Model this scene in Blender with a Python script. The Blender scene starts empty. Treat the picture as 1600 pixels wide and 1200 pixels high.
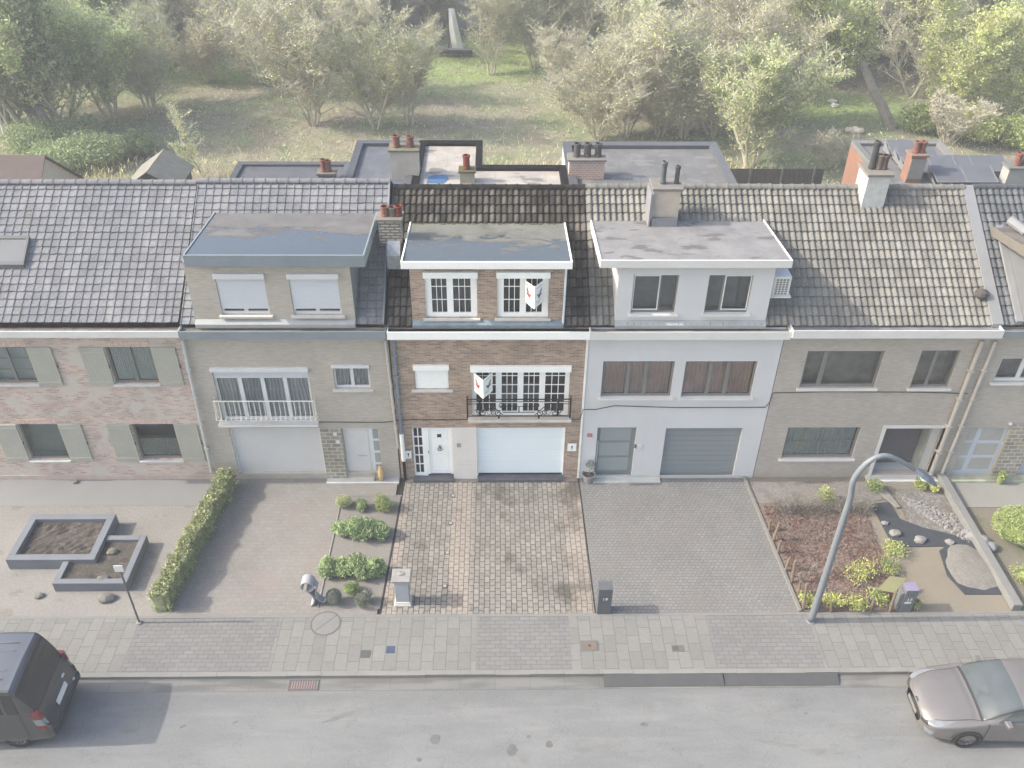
import bpy, bmesh, math, random
import numpy as np
from mathutils import Vector, Matrix
PI = math.pi
rnd = random.Random(7)
SC = bpy.context.scene
COL = SC.collection

# ---------------------------------------------------------------- camera, sky, sun, exposure
CAMLOC = np.array([0.0927, -24.0, 22.16]); FPX = 1400.75
PITCH, YAW, ROLL = map(math.radians, (36.723, 1.132, 0.588))
cp, sp = math.cos(PITCH), math.sin(PITCH)
FWD = np.array([math.sin(YAW)*cp, math.cos(YAW)*cp, -sp])
_r = np.array([math.cos(YAW), -math.sin(YAW), 0.0]); _u = np.cross(_r, FWD)
RGT = _r*math.cos(ROLL)+_u*math.sin(ROLL); UPV = -_r*math.sin(ROLL)+_u*math.cos(ROLL)
cam = bpy.data.cameras.new('camera'); camo = bpy.data.objects.new('camera', cam); COL.objects.link(camo)
m3 = Matrix((RGT, UPV, -FWD)).transposed()
camo.matrix_world = Matrix.Translation(CAMLOC.tolist()) @ m3.to_4x4()
cam.sensor_width = 36; cam.lens = FPX/1600*36; cam.clip_end = 1500; cam.clip_start = .5
SC.camera = camo
SUN_EL = math.radians(37); SUND = Vector((math.cos(SUN_EL), .008, -math.sin(SUN_EL))).normalized()
w = bpy.data.worlds.new('World'); SC.world = w; w.use_nodes = True
nt = w.node_tree; bg = nt.nodes['Background']; sky = nt.nodes.new('ShaderNodeTexSky')
sky.sky_type = 'NISHITA'; sky.sun_disc = False; sky.sun_elevation = SUN_EL; sky.sun_rotation = math.atan2(-SUND.x, -SUND.y)
sky.dust_density = 4.0; sky.air_density = 1.0; sky.ozone_density = 1.0
nt.links.new(sky.outputs[0], bg.inputs[0]); bg.inputs[1].default_value = .15
sl = bpy.data.lights.new('sun', 'SUN'); sl.energy = 2.0; sl.angle = math.radians(.6); sl.color = (1, .93, .84)
so = bpy.data.objects.new('sun', sl); COL.objects.link(so); so.rotation_euler = SUND.to_track_quat('-Z', 'Y').to_euler()
SC.view_settings.view_transform = 'Standard'; SC.view_settings.look = 'None'; SC.view_settings.gamma = 1
SC.view_settings.exposure = 1.32
SC.cycles.max_bounces = 6; SC.cycles.transparent_max_bounces = 8
try: SC.cycles.use_denoising = True
except Exception: pass
KG, KV, KR, KL = 2.36, .85, 2.3, .78     # how bright a white card is on the ground / on the facades / on the roofs

# ---------------------------------------------------------------- photo pixel -> point on a real plane
def _ray(x, y): return FWD*FPX+RGT*(x-800)-UPV*(y-600)
def UY(x, y, Y=0.0):
    d = _ray(x, y); return CAMLOC+d*(Y-CAMLOC[1])/d[1]
def UZ(x, y, Z=0.0):
    d = _ray(x, y); return CAMLOC+d*(Z-CAMLOC[2])/d[2]
def RECT(a, b, c, d, Y=0.0):
    p = UY(a, b, Y); q = UY(c, d, Y); return (p[0], q[0], q[2], p[2])     # x0,x1,z0,z1

# ---------------------------------------------------------------- materials
def lin(c):
    c = c/255
    return c/12.92 if c <= .04045 else ((c+.055)/1.055)**2.4
def C(r, g, b, k=1.0): return tuple(min(.95, lin(v)/k) for v in (r, g, b))
def CG(*c): return C(*c, KG)
def CV(*c):
    a = C(*c, KV); return (min(.95, a[0]*1.03), a[1], a[2]*.925)
def CR(*c): return C(*c, KR)
def CL(*c): return C(*c, KL)
class N:
    def __init__(s, name):
        s.m = bpy.data.materials.new(name); s.m.use_nodes = True; s.t = s.m.node_tree
        s.b = s.t.nodes['Principled BSDF']; s.out = s.t.nodes['Material Output']
    def n(s, kind, **kw):
        o = s.t.nodes.new('ShaderNode'+kind)
        for k, v in kw.items():
            if k.startswith('i_'):
                key = k[2:]; key = int(key) if key.isdigit() else key
                s.put(o.inputs[key], v)
            else: setattr(o, k, v)
        return o
    def put(s, sock, v):
        if isinstance(v, bpy.types.NodeSocket): s.t.links.new(v, sock)
        elif isinstance(v, tuple) and len(v) == 3 and sock.type == 'RGBA': sock.default_value = (*v, 1)
        else: sock.default_value = v
    def math(s, op, a, b=0.0, c=None, clamp=False):
        o = s.n('Math', operation=op, use_clamp=clamp); s.put(o.inputs[0], a); s.put(o.inputs[1], b)
        if c is not None: s.put(o.inputs[2], c)
        return o.outputs[0]
    def mix(s, f, a, b, mode='MIX'):
        o = s.n('Mix', data_type='RGBA', blend_type=mode); s.put(o.inputs[0], f); s.put(o.inputs[6], a); s.put(o.inputs[7], b)
        return o.outputs[2]
    def obj(s): return s.n('TexCoord').outputs['Object']
    def geo(s): return s.n('NewGeometry').outputs['Position']
    def noise(s, vec, sc, det=4, rough=.55, dist=0):
        o = s.n('TexNoise', i_Scale=sc, i_Detail=det, i_Roughness=rough, i_Distortion=dist); s.t.links.new(vec, o.inputs['Vector']); return o.outputs['Fac']
    def ramp(s, f, lo, hi, a=0.0, b=1.0):
        o = s.n('MapRange', interpolation_type='SMOOTHSTEP'); s.put(o.inputs[0], f); s.put(o.inputs[1], lo); s.put(o.inputs[2], hi); s.put(o.inputs[3], a); s.put(o.inputs[4], b)
        return o.outputs[0]
    def scale(s, vec, x, y, z):
        o = s.n('Mapping'); s.t.links.new(vec, o.inputs[0]); o.inputs['Scale'].default_value = (x, y, z); return o.outputs[0]
    def sep(s, vec):
        o = s.n('SeparateXYZ'); s.t.links.new(vec, o.inputs[0]); return o.outputs
    def comb(s, x, y, z=0.0):
        o = s.n('CombineXYZ'); s.put(o.inputs[0], x); s.put(o.inputs[1], y); s.put(o.inputs[2], z); return o.outputs[0]
    def bump(s, h, st=.3, d=.01):
        o = s.n('Bump'); o.inputs['Strength'].default_value = st; o.inputs['Distance'].default_value = d
        s.t.links.new(h, o.inputs['Height']); s.t.links.new(o.outputs[0], s.b.inputs['Normal'])
    def bright(s, col, f, lo=.8, hi=1.2):
        k = s.ramp(f, .25, .75, lo, hi); return s.mix(1.0, col, s.comb(k, k, k), 'MULTIPLY')
    def fin(s, col, rough=.8, spec=.3, metal=0.0):
        s.put(s.b.inputs['Base Color'], col); s.put(s.b.inputs['Roughness'], rough)
        s.b.inputs['Specular IOR Level'].default_value = spec; s.b.inputs['Metallic'].default_value = metal
        return s.m
_mats = {}
def plain(name, col, rough=.7, var=.08, sc=2.0, spec=.3, metal=0.0, fine=.05, bump=0.0, bs=60):
    if name in _mats: return _mats[name]
    q = N(name); v = q.geo()
    c = q.bright(col, q.noise(v, sc, 5), 1-var, 1+var)
    c = q.bright(c, q.noise(v, 35, 2), 1-fine, 1+fine)
    if bump: q.bump(q.noise(v, bs, 3), .4, bump)
    m = _mats[name] = q.fin(c, rough, spec, metal); return m
def wallvec(q):
    s = q.sep(q.geo()); return q.comb(q.math('ADD', s[0], s[1]), s[2])
def brick(name, c1, c2, mort, bw=.21, rh=.068, ms=.010, patch=None, var=.14, extra=None, bias=0.0, bump=.4):
    q = N(name); v = wallvec(q)
    b = q.n('TexBrick', i_Scale=1.0, offset=.5); q.t.links.new(v, b.inputs['Vector'])
    b.inputs['Brick Width'].default_value = bw; b.inputs['Row Height'].default_value = rh
    b.inputs['Mortar Size'].default_value = ms; b.inputs['Mortar Smooth'].default_value = .15; b.inputs['Bias'].default_value = bias
    q.put(b.inputs['Color1'], c1); q.put(b.inputs['Color2'], c2); q.put(b.inputs['Mortar'], mort)
    c = q.bright(b.outputs['Color'], q.noise(q.geo(), .8, 5), 1-var, 1+var)
    c = q.bright(c, q.noise(q.scale(q.geo(), 2, 2, 14), 1.6, 4), .93, 1.07)
    if extra:
        f = q.ramp(q.noise(q.geo(), extra[1], 4), extra[2], extra[2]+.12); c = q.mix(f, c, extra[0])
    inv = q.math('SUBTRACT', 1.0, b.outputs['Fac'])
    q.bump(inv, bump, .008)
    return q.fin(c, .88, .2)
def paver(name, c1, c2, mort, bw, rh, ms, swap=False, var=.12, vs=.6, extra=None, strips=None, stain=None, bump=.5, off=.5, bias=0.0, fine=(.9, 1.1)):
    q = N(name); g = q.geo(); s = q.sep(g)
    wob = q.math('MULTIPLY', q.math('SUBTRACT', q.noise(g, 1.7, 2), .5), .05)
    a = q.math('ADD', s[0], wob); b_ = q.math('ADD', s[1], wob)
    v = q.comb(b_, a) if swap else q.comb(a, b_)
    b = q.n('TexBrick', i_Scale=1.0, offset=off); q.t.links.new(v, b.inputs['Vector'])
    b.inputs['Brick Width'].default_value = bw; b.inputs['Row Height'].default_value = rh
    b.inputs['Mortar Size'].default_value = ms; b.inputs['Mortar Smooth'].default_value = .2; b.inputs['Bias'].default_value = bias
    q.put(b.inputs['Color1'], c1); q.put(b.inputs['Color2'], c2); q.put(b.inputs['Mortar'], mort)
    c = b.outputs['Color']
    if strips:
        scol, rng = strips
        tot = None
        for (x0, x1) in rng:
            ed = q.math('MULTIPLY', q.math('SUBTRACT', q.noise(g, 2.2, 3), .5), .5)
            xx = q.math('ADD', s[0], ed)
            f = q.math('MULTIPLY', q.ramp(xx, x0-.05, x0+.05), q.ramp(xx, x1-.05, x1+.05, 1.0, 0.0))
            tot = f if tot is None else q.math('MAXIMUM', tot, f)
        keep = q.math('SUBTRACT', 1.0, q.math('MULTIPLY', b.outputs['Fac'], .75))
        c = q.mix(q.math('MULTIPLY', q.math('MULTIPLY', tot, keep), .8), c, scol)
    if stain:
        f = q.ramp(q.noise(g, stain[1], 5, .6), stain[2], stain[2]+.16)
        c = q.mix(q.math('MULTIPLY', f, stain[3]), c, stain[0])
    c = q.bright(c, q.noise(g, vs, 5), 1-var, 1+var)
    c = q.bright(c, q.noise(g, 9, 4), *fine)
    if extra:
        f = q.ramp(q.noise(g, extra[1], 6, .7), extra[2], extra[2]+.1); c = q.mix(q.math('MULTIPLY', f, extra[3]), c, extra[0])
    q.bump(q.math('SUBTRACT', 1.0, b.outputs['Fac']), bump, .012)
    return q.fin(c, .9, .2)
def tilemat(name, col, col2, rough=.6, spec=.3, var=(.82, 1.15), lichen=None, gapshade=.35):
    q = N(name); uv = q.n('TexCoord').outputs['UV']
    s = q.sep(uv); cell = q.comb(q.math('FLOOR', s[0]), q.math('FLOOR', s[1]))
    wn = q.n('TexWhiteNoise', noise_dimensions='2D'); q.t.links.new(cell, wn.inputs['Vector'])
    c = q.mix(q.ramp(q.noise(q.geo(), .7, 4), .35, .65), col, col2)
    c = q.bright(c, wn.outputs['Value'], *var)
    c = q.bright(c, q.noise(q.geo(), 14, 5, .7), .8, 1.2)
    # shade of the tile gaps and row edges painted into the colour, patchy
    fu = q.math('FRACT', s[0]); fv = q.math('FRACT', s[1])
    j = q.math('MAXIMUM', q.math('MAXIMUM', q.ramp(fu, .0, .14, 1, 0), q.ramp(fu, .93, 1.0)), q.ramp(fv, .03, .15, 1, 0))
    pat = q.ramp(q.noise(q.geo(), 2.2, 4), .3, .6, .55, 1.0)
    c = q.mix(q.math('MULTIPLY', q.math('MULTIPLY', j, pat), gapshade), c, tuple(v*.22 for v in col2))
    c = q.bright(c, q.noise(q.scale(q.geo(), 1.2, .35, .35), 2.0, 4), .88, 1.1)
    if lichen:
        f = q.ramp(q.noise(q.geo(), 11, 3, .6), lichen[1], lichen[1]+.04); c = q.mix(f, c, lichen[0])
    q.bump(q.noise(q.geo(), 60, 3), .3, .006)
    return q.fin(c, rough, spec)
def flatroof(name, col, wet, y0, y1, thr=.5, seams=.55, sc=1.1, spots=None, wetrough=.08):
    """felt roof with sheet seams and a puddle that gathers between y0 (front) and y1"""
    q = N(name); g = q.geo(); s = q.sep(g)
    c = q.bright(col, q.noise(g, 1.6, 5), .82, 1.15); c = q.bright(c, q.noise(g, 9, 4), .93, 1.07)
    if seams:
        fr = q.math('FRACT', q.math('DIVIDE', s[0], seams)); sm = q.ramp(q.math('ABSOLUTE', q.math('SUBTRACT', fr, .5)), .475, .5)
        c = q.mix(q.math('MULTIPLY', sm, .25), c, tuple(v*.55 for v in col))
    n = q.ramp(q.noise(q.scale(g, .7, 1.3, 1), sc, 3, .55, 1.0), .28, .72); gr = q.ramp(s[1], y0, y1, 1.0, 0.0)
    f = q.math('ADD', q.math('MULTIPLY', gr, .62), q.math('MULTIPLY', n, .38))
    pud = q.ramp(f, thr, thr+.03); rim = q.ramp(f, thr-.09, thr-.03)
    c = q.mix(q.math('MULTIPLY', rim, .55), c, tuple(v*.45 for v in col)); c = q.mix(pud, c, wet)
    if spots:
        f2 = q.ramp(q.noise(q.scale(g, .7, 1.5, 1), spots[1], 3), spots[2], spots[2]+.07); c = q.mix(q.math('MULTIPLY', f2, .8), c, spots[0])
    r = q.ramp(pud, 0, 1, .75, wetrough)
    return q.fin(c, r, .5)
def leafmat(name, c1, c2, sc=1.2, trans=.25):
    q = N(name); g = q.geo(); oi = q.n('ObjectInfo')
    c = q.mix(q.ramp(q.noise(g, sc, 3), .35, .65), c1, c2)
    c = q.bright(c, q.noise(g, 7, 2), .75, 1.25); c = q.bright(c, oi.outputs['Random'], .85, 1.12)
    q.fin(c, .7, .15)
    tr = q.n('BsdfTranslucent'); q.t.links.new(c, tr.inputs[0]); mx = q.n('MixShader'); mx.inputs[0].default_value = trans
    q.t.links.new(q.b.outputs[0], mx.inputs[1]); q.t.links.new(tr.outputs[0], mx.inputs[2]); q.t.links.new(mx.outputs[0], q.out.inputs[0])
    return q.m
def glassmat(name, tint, dens=.75, rough=.03, gl=.12):
    """window glass: mostly lets one see in, with a sheen"""
    q = N(name); t = q.n('BsdfTransparent'); q.put(t.inputs[0], (dens, dens, dens))
    g = q.n('BsdfGlossy'); q.put(g.inputs['Color'], tint); g.inputs['Roughness'].default_value = rough
    lw = q.n('LayerWeight'); lw.inputs[0].default_value = .25
    f = q.math('ADD', q.math('MULTIPLY', lw.outputs['Fresnel'], .9), gl, clamp=True)
    mx = q.n('MixShader'); q.t.links.new(f, mx.inputs[0]); q.t.links.new(t.outputs[0], mx.inputs[1]); q.t.links.new(g.outputs[0], mx.inputs[2])
    q.t.links.new(mx.outputs[0], q.out.inputs[0]); return q.m

# ---------------------------------------------------------------- objects
ORG = {}
def org(o):
    v = Vector((0, 0, 0))
    while o is not None: v += o.location; o = o.parent
    return v
def tag(o, label=None, cat=None, group=None, kind=None):
    if label: o['label'] = label
    if cat: o['category'] = cat
    if group: o['group'] = group
    if kind: o['kind'] = kind
    return o
def empty(name, loc, label, cat, group=None, rz=0.0):
    o = bpy.data.objects.new(name, None); o.location = tuple(float(v) for v in loc); o.rotation_euler = (0, 0, rz); COL.objects.link(o)
    o.empty_display_size = .2
    return tag(o, label, cat, group)
class MB:
    def __init__(s): s.v = []; s.f = []; s.uv = None
    def add(s, vs, fs):
        n = len(s.v); s.v += [tuple(float(c) for c in v) for v in vs]; s.f += [tuple(i+n for i in f) for f in fs]; return s
    def quad(s, a, b, c, d): return s.add([a, b, c, d], [(0, 1, 2, 3)])
    def poly(s, pts): return s.add(pts, [tuple(range(len(pts)))])
    def box(s, x0, x1, y0, y1, z0, z1):
        vs = [(x, y, z) for z in (z0, z1) for y in (y0, y1) for x in (x0, x1)]
        return s.add(vs, [(0, 2, 3, 1), (4, 5, 7, 6), (0, 1, 5, 4), (2, 6, 7, 3), (0, 4, 6, 2), (1, 3, 7, 5)])
    def hexa(s, b, t):
        """b, t: four points each, same order"""
        n = 4; return s.add(list(b)+list(t), [(3, 2, 1, 0), (4, 5, 6, 7)]+[(i, (i+1) % n, n+(i+1) % n, n+i) for i in range(n)])
    def prism(s, pts, z0, z1):
        n = len(pts); return s.add([(p[0], p[1], z0) for p in pts]+[(p[0], p[1], z1) for p in pts],
            [tuple(range(n))[::-1], tuple(range(n, 2*n))]+[(i, (i+1) % n, n+(i+1) % n, n+i) for i in range(n)])
    def tube(s, pts, r, n=8, cap=True):
        pts = [Vector([float(c) for c in p]) for p in pts]
        rs = r if isinstance(r, (list, tuple)) else [r]*len(pts)
        base = len(s.v); up = Vector((0, 0, 1)); prev = None
        for i, p in enumerate(pts):
            d = (pts[min(i+1, len(pts)-1)]-pts[max(i-1, 0)]).normalized()
            if prev is None: a = d.cross(up) if abs(d.z) < .95 else d.cross(Vector((1, 0, 0)))
            else: a = prev-d*prev.dot(d)
            a.normalize(); prev = a; b = d.cross(a)
            for k in range(n):
                t = 2*PI*k/n; q = p+(a*math.cos(t)+b*math.sin(t))*rs[i]; s.v.append(tuple(q))
        for i in range(len(pts)-1):
            for k in range(n):
                s.f.append((base+i*n+k, base+i*n+(k+1) % n, base+(i+1)*n+(k+1) % n, base+(i+1)*n+k))
        if cap:
            s.f.append(tuple(base+k for k in range(n))[::-1]); s.f.append(tuple(base+(len(pts)-1)*n+k for k in range(n)))
        return s
    def lathe(s, prof, c, n=16):
        base = len(s.v)
        for (r, z) in prof:
            for k in range(n):
                t = 2*PI*k/n; s.v.append((c[0]+r*math.cos(t), c[1]+r*math.sin(t), c[2]+z))
        for i in range(len(prof)-1):
            for k in range(n): s.f.append((base+i*n+k, base+i*n+(k+1) % n, base+(i+1)*n+(k+1) % n, base+(i+1)*n+k))
        s.f.append(tuple(base+k for k in range(n))[::-1]); s.f.append(tuple(base+(len(prof)-1)*n+k for k in range(n)))
        return s
    def build(s, name, mat, parent=None, smooth=False, bevel=0.0, local=False, **tg):
        me = bpy.data.meshes.new(name)
        o = bpy.data.objects.new(name, me); COL.objects.link(o)
        if parent is not None:
            o.parent = parent
            if not local:
                g = org(parent); s.v = [(a-g.x, b-g.y, c-g.z) for a, b, c in s.v]
        elif not local and s.v:
            xs = [v[0] for v in s.v]; ys = [v[1] for v in s.v]; zs = [v[2] for v in s.v]
            g = ((min(xs)+max(xs))/2, (min(ys)+max(ys))/2, min(zs)); o.location = g
            s.v = [(a-g[0], b-g[1], c-g[2]) for a, b, c in s.v]
        me.from_pydata(s.v, [], s.f); me.materials.append(mat)
        if s.uv:
            l = me.uv_layers.new(name='UVMap'); l.data.foreach_set('uv', np.array(s.uv, dtype=np.float32).ravel())
        if smooth: me.polygons.foreach_set('use_smooth', [True]*len(me.polygons))
        me.update()
        if bevel:
            b = o.modifiers.new('bevel', 'BEVEL'); b.width = bevel; b.segments = 2; b.limit_method = 'ANGLE'
        tag(o, tg.get('label'), tg.get('cat'), tg.get('group'), tg.get('kind'))
        return o
def struct(name, mb, mat, z=None):
    return mb.build(name, mat, None, kind='structure')
def copy_tree(o, parent=None):
    c = o.copy(); COL.objects.link(c); c.parent = parent
    for ch in list(o.children): copy_tree(ch, c)
    return c

# ---------------------------------------------------------------- the palette (around the middle house a whitish veil is painted into the colours)
WHITE = plain('white_paint', CV(236, 240, 245), .45, .03, 1.5)
WHITE2 = plain('white_fascia', CV(246, 247, 248), .4, .03, 1.5)
PALEW = plain('pale_white', CV(196, 199, 202), .6, .04, 1.2)
PALEF = plain('pale_fascia', CV(198, 198, 198), .6, .05, 1.2)
ROLLER = plain('shutter_white', CV(190, 195, 202), .6, .02, 1)
SLATE = plain('slate_cladding', CV(120, 130, 137), .6, .06, 1.5)
GREYF = plain('grey_frame', CV(112, 114, 112), .5, .05, 2)
STONE = plain('sill_stone', CV(184, 184, 182), .8, .08, 3)
LEAD = plain('lead_sheet', CV(120, 132, 140), .5, .15, 3)
BLACK = plain('black_iron', (.006, .006, .007), .45, .1, 3)
BLUESTONE = plain('bluestone', CG(112, 118, 130), .6, .15, 5)
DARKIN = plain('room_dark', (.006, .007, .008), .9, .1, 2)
GREYIN = plain('room_grey', CV(104, 106, 106), .9, .2, 2)
TERRA = plain('terracotta', CR(168, 84, 62), .8, .12, 6)
TERRAP = plain('pale_terracotta', CR(172, 118, 102), .8, .12, 6)
GLASS = glassmat('clear_glass', (.8, .85, .9), .75, .03, .05)
GLASSP = glassmat('pale_glass', (.75, .82, .86), .9, .05, .10)
CURT = None
def curtainmat(name, c, fx=26):
    q = N(name); s = q.sep(q.geo()); f = q.math('SINE', q.math('ADD', q.math('MULTIPLY', s[0], fx*2), q.math('MULTIPLY', q.noise(q.geo(), 1.3, 2), 9)))
    col = q.bright(c, q.math('ADD', q.math('MULTIPLY', f, .25), .5), .8, 1.15); q.bump(f, .5, .03); return q.fin(col, .9, .1)
CURT = curtainmat('net_curtain', CV(168, 174, 180))
CURTC = curtainmat('faint_curtain', CV(100, 102, 100), 10)
CURTR = plain('rosy_curtain', CV(168, 146, 140), .9, .12, 2)
BLINDM = plain('blind_pale', CV(168, 176, 176), .8, .05, 2)
B_RED = brick('red_pale_brick', CV(186, 168, 160), CV(150, 120, 114), CV(176, 170, 162), .23, .075, .014, var=.14, extra=(CV(180, 174, 166), 1.6, .50), bias=-.25)
B_TAN = brick('tan_brick', CV(174, 168, 158), CV(164, 157, 148), CV(158, 155, 150), var=.05)
B_MID = brick('brown_brick', CV(168, 146, 128), CV(120, 100, 88), CV(160, 150, 140), .23, .062, .011, var=.12)
B_BRN = brick('pale_brown_brick', CV(170, 164, 157), CV(160, 154, 147), CV(158, 154, 149), var=.06)
B_ORG = brick('orange_brick', CG(206, 150, 124), CG(196, 140, 116), CG(190, 166, 148), var=.05)
B_CH = brick('chimney_brick', CV(172, 140, 128), CV(160, 132, 120), CV(176, 172, 166), .2, .1, .02, var=.05)
B_CHG = brick('grey_chimney_brick', CV(166, 164, 158), CV(150, 146, 140), CV(100, 98, 94), .3, .1, .03, var=.1)
q = N('white_render'); g = q.geo(); c = q.bright(CV(191, 193, 196), q.noise(g, .5, 4), .96, 1.03); c = q.bright(c, q.noise(q.scale(g, 2, 2, .5), 1.5, 4), .985, 1.01)
RENDER = q.fin(q.mix(q.math('MULTIPLY', q.ramp(q.math('ADD', q.sep(g)[2], q.noise(g, 2.5, 3)), .45, 1.0, 1, 0), .25), c, CV(170, 170, 166)), .85, .2)
FIELD = brick('field_stone', CV(126, 122, 114), CV(148, 144, 134), CV(172, 168, 158), .34, .17, .022, var=.2)

# ---------------------------------------------------------------- pieces of houses
def wall(name, x0, x1, z0, z1, holes, mat, parent, y=0.0, th=.22, label=None):
    mb = MB(); xs = sorted({x0, x1, *[h[0] for h in holes], *[h[1] for h in holes]}); zs = sorted({z0, z1, *[h[2] for h in holes], *[h[3] for h in holes]})
    xs = [x for x in xs if x0 <= x <= x1]; zs = [z for z in zs if z0 <= z <= z1]
    for i in range(len(xs)-1):
        for j in range(len(zs)-1):
            cx, cz = (xs[i]+xs[i+1])/2, (zs[j]+zs[j+1])/2
            if any(h[0] < cx < h[1] and h[2] < cz < h[3] for h in holes): continue
            mb.quad((xs[i], y, zs[j]), (xs[i+1], y, zs[j]), (xs[i+1], y, zs[j+1]), (xs[i], y, zs[j+1]))
    for h in holes:
        a, b, c, d = h; a = max(a, x0); c = max(c, z0)
        mb.quad((a, y, c), (a, y, d), (a, y+th, d), (a, y+th, c)); mb.quad((b, y, d), (b, y, c), (b, y+th, c), (b, y+th, d))
        mb.quad((a, y, d), (b, y, d), (b, y+th, d), (a, y+th, d)); mb.quad((b, y, c), (a, y, c), (a, y+th, c), (b, y+th, c))
    return mb.build(name, mat, parent, label=label)
def window(parent, rect, y, fm, gm=None, splits=(.5,), munt=(0, 0), fw=.06, inset=.09, curtain=None, room=None, blind=None, sill=STONE,
           sillw=.09, ow=None, roller=None, depth=.45, name='window', label=None, cfrac=1.0, mw=.022, cgap=.05):
    x0, x1, z0, z1 = rect; yy = y+inset; gm = gm or GLASS
    f = MB(); t = .06; ow = ow or fw
    f.box(x0, x0+ow, yy, yy+t, z0, z1); f.box(x1-ow, x1, yy, yy+t, z0, z1)
    f.box(x0+ow, x1-ow, yy, yy+t, z1-fw, z1); f.box(x0+ow, x1-ow, yy, yy+t, z0, z0+fw*1.4)
    ix0, ix1, iz0, iz1 = x0+ow, x1-ow, z0+fw*1.4, z1-fw
    cuts = [ix0+(ix1-ix0)*s for s in splits]; edges = [ix0]; 
    for c in cuts:
        f.box(c-fw*.9, c+fw*.9, yy-.004, yy+t, iz0, iz1); edges += [c-fw*.9, c+fw*.9]
    edges.append(ix1)
    for k in range(0, len(edges), 2):
        a, b = edges[k], edges[k+1]
        for i in range(1, munt[0]): 
            xx = a+(b-a)*i/munt[0]; f.box(xx-mw/2, xx+mw/2, yy+.012, yy+.03, iz0, iz1)
        for j in range(1, munt[1]):
            zz = iz0+(iz1-iz0)*j/munt[1]; f.box(a, b, yy+.010, yy+.032, zz-mw/2, zz+mw/2)
    o = f.build(name, fm, parent, label=label)
    MB().quad((ix0, yy+.036, iz0), (ix1, yy+.036, iz0), (ix1, yy+.036, iz1), (ix0, yy+.036, iz1)).build('pane', gm, o)
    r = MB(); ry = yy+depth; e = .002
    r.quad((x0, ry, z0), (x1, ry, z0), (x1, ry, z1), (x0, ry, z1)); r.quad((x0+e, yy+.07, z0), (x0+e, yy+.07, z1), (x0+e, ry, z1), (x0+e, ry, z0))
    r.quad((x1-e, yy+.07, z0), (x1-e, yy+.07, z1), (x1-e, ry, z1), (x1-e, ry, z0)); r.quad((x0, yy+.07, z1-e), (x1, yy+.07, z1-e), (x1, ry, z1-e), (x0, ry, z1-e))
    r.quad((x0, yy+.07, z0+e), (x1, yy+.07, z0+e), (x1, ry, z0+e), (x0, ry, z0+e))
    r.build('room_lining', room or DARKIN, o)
    if curtain:
        cb = MB(); n = 60; cy = yy+t+cgap
        zt = z0+(z1-z0)*cfrac
        for i in range(n):
            xa, xb = ix0+(ix1-ix0)*i/n, ix0+(ix1-ix0)*(i+1)/n; ya, yb = cy+.015*math.sin(i*1.9), cy+.015*math.sin((i+1)*1.9)
            cb.quad((xa, ya, z0+.02), (xb, yb, z0+.02), (xb, yb, zt), (xa, ya, zt))
        cb.build('curtain', curtain, o)
    if blind:
        bb = MB(); bz = z1-(z1-z0)*blind; bb.box(x0+.01, x1-.01, yy-.035, yy-.015, bz, z1); n = int((z1-bz)/.045)
        for i in range(n): bb.box(x0+.01, x1-.01, yy-.041, yy-.035, bz+.045*i+.004, bz+.045*i+.04)
        bb.build('roller_shutter', ROLLER if fm is not WHITE else WHITE, o)
    if sill:
        MB().box(x0-sillw, x1+sillw, y-.10, yy-.004, z0-.075, z0-.002).build('sill', sill, o, bevel=.006)
    if roller:
        MB().box(x0-.03, x1+.03, y-.10, y+inset-.006, z1-roller, z1+.01).build('roller_box', fm if roller < .3 else fm, o, bevel=.006)
    return o
def gutter(parent, x0, x1, zb, zt, mat, depth=.34, inside=None):
    m = MB(); y0 = -depth
    m.box(x0, x1, y0, y0+.03, zb, zt); m.box(x0, x1, y0+.03, -.002, zb, zb+.03)
    m.box(x0, x0+.02, y0+.03, .1, zb+.03, zt-.01); m.box(x1-.02, x1, y0+.03, .1, zb+.03, zt-.01)
    o = m.build('gutter', mat, parent)
    g = MB().box(x0+.02, x1-.02, y0+.03, .0, zt-.16, zt-.10); g.build('gutter_lining', inside or LEAD, o)
    return o
def tiles(parent, x0, x1, ye, ze, yr, zr, colw, rows, prof, mat, name='roof', flip=False, step=.035, x0top=None, x1top=None):
    mb = MB(); uv = []
    L = math.hypot(yr-ye, zr-ze); ty, tz = (yr-ye)/L, (zr-ze)/L; ny, nz = -tz, ty
    if ny > 0 and not flip: ny, nz = -ny, -nz
    if nz < 0: ny, nz = -ny, -nz
    nc = max(1, round((x1-x0)/colw)); cw = (x1-x0)/nc; rl = L/rows
    us = [p[0] for p in prof]; hs = [p[1] for p in prof]; rr = random.Random(3)
    for r in range(rows):
        pts = []
        for c in range(nc):
            j = rr.uniform(-.004, .004); jj = rr.uniform(-.008, .008)
            for k, (u, h) in enumerate(prof):
                if k == len(prof)-1 and c < nc-1: continue
                pts.append((x0+(c+u)*cw, h+j, c+u, jj))
        n = len(pts); base = len(mb.v)
        for lev, (t, extra) in enumerate(((r*rl, step-.045), (r*rl, step), ((r+1)*rl+.01, 0.0))):
            for (x, h, uu, jj) in pts:
                tt = t-(jj if lev < 2 else 0); hh = h+extra if lev else extra-.01
                mb.v.append((x, ye+ty*tt+ny*hh, ze+tz*tt+nz*hh))
        for lev in (0, 1):
            for k in range(n-1):
                a = base+lev*n+k; mb.f.append((a, a+1, a+n+1, a+n))
                v0 = r+.02; v1 = r+.02 if lev == 0 else r+.98
                ua, ub = pts[k][2]+1e-3, pts[k+1][2]-1e-3
                uv += [(ua, v0), (ub, v0), (ub, v1), (ua, v1)]
    mb.uv = uv
    return mb.build(name, mat, parent)
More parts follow.
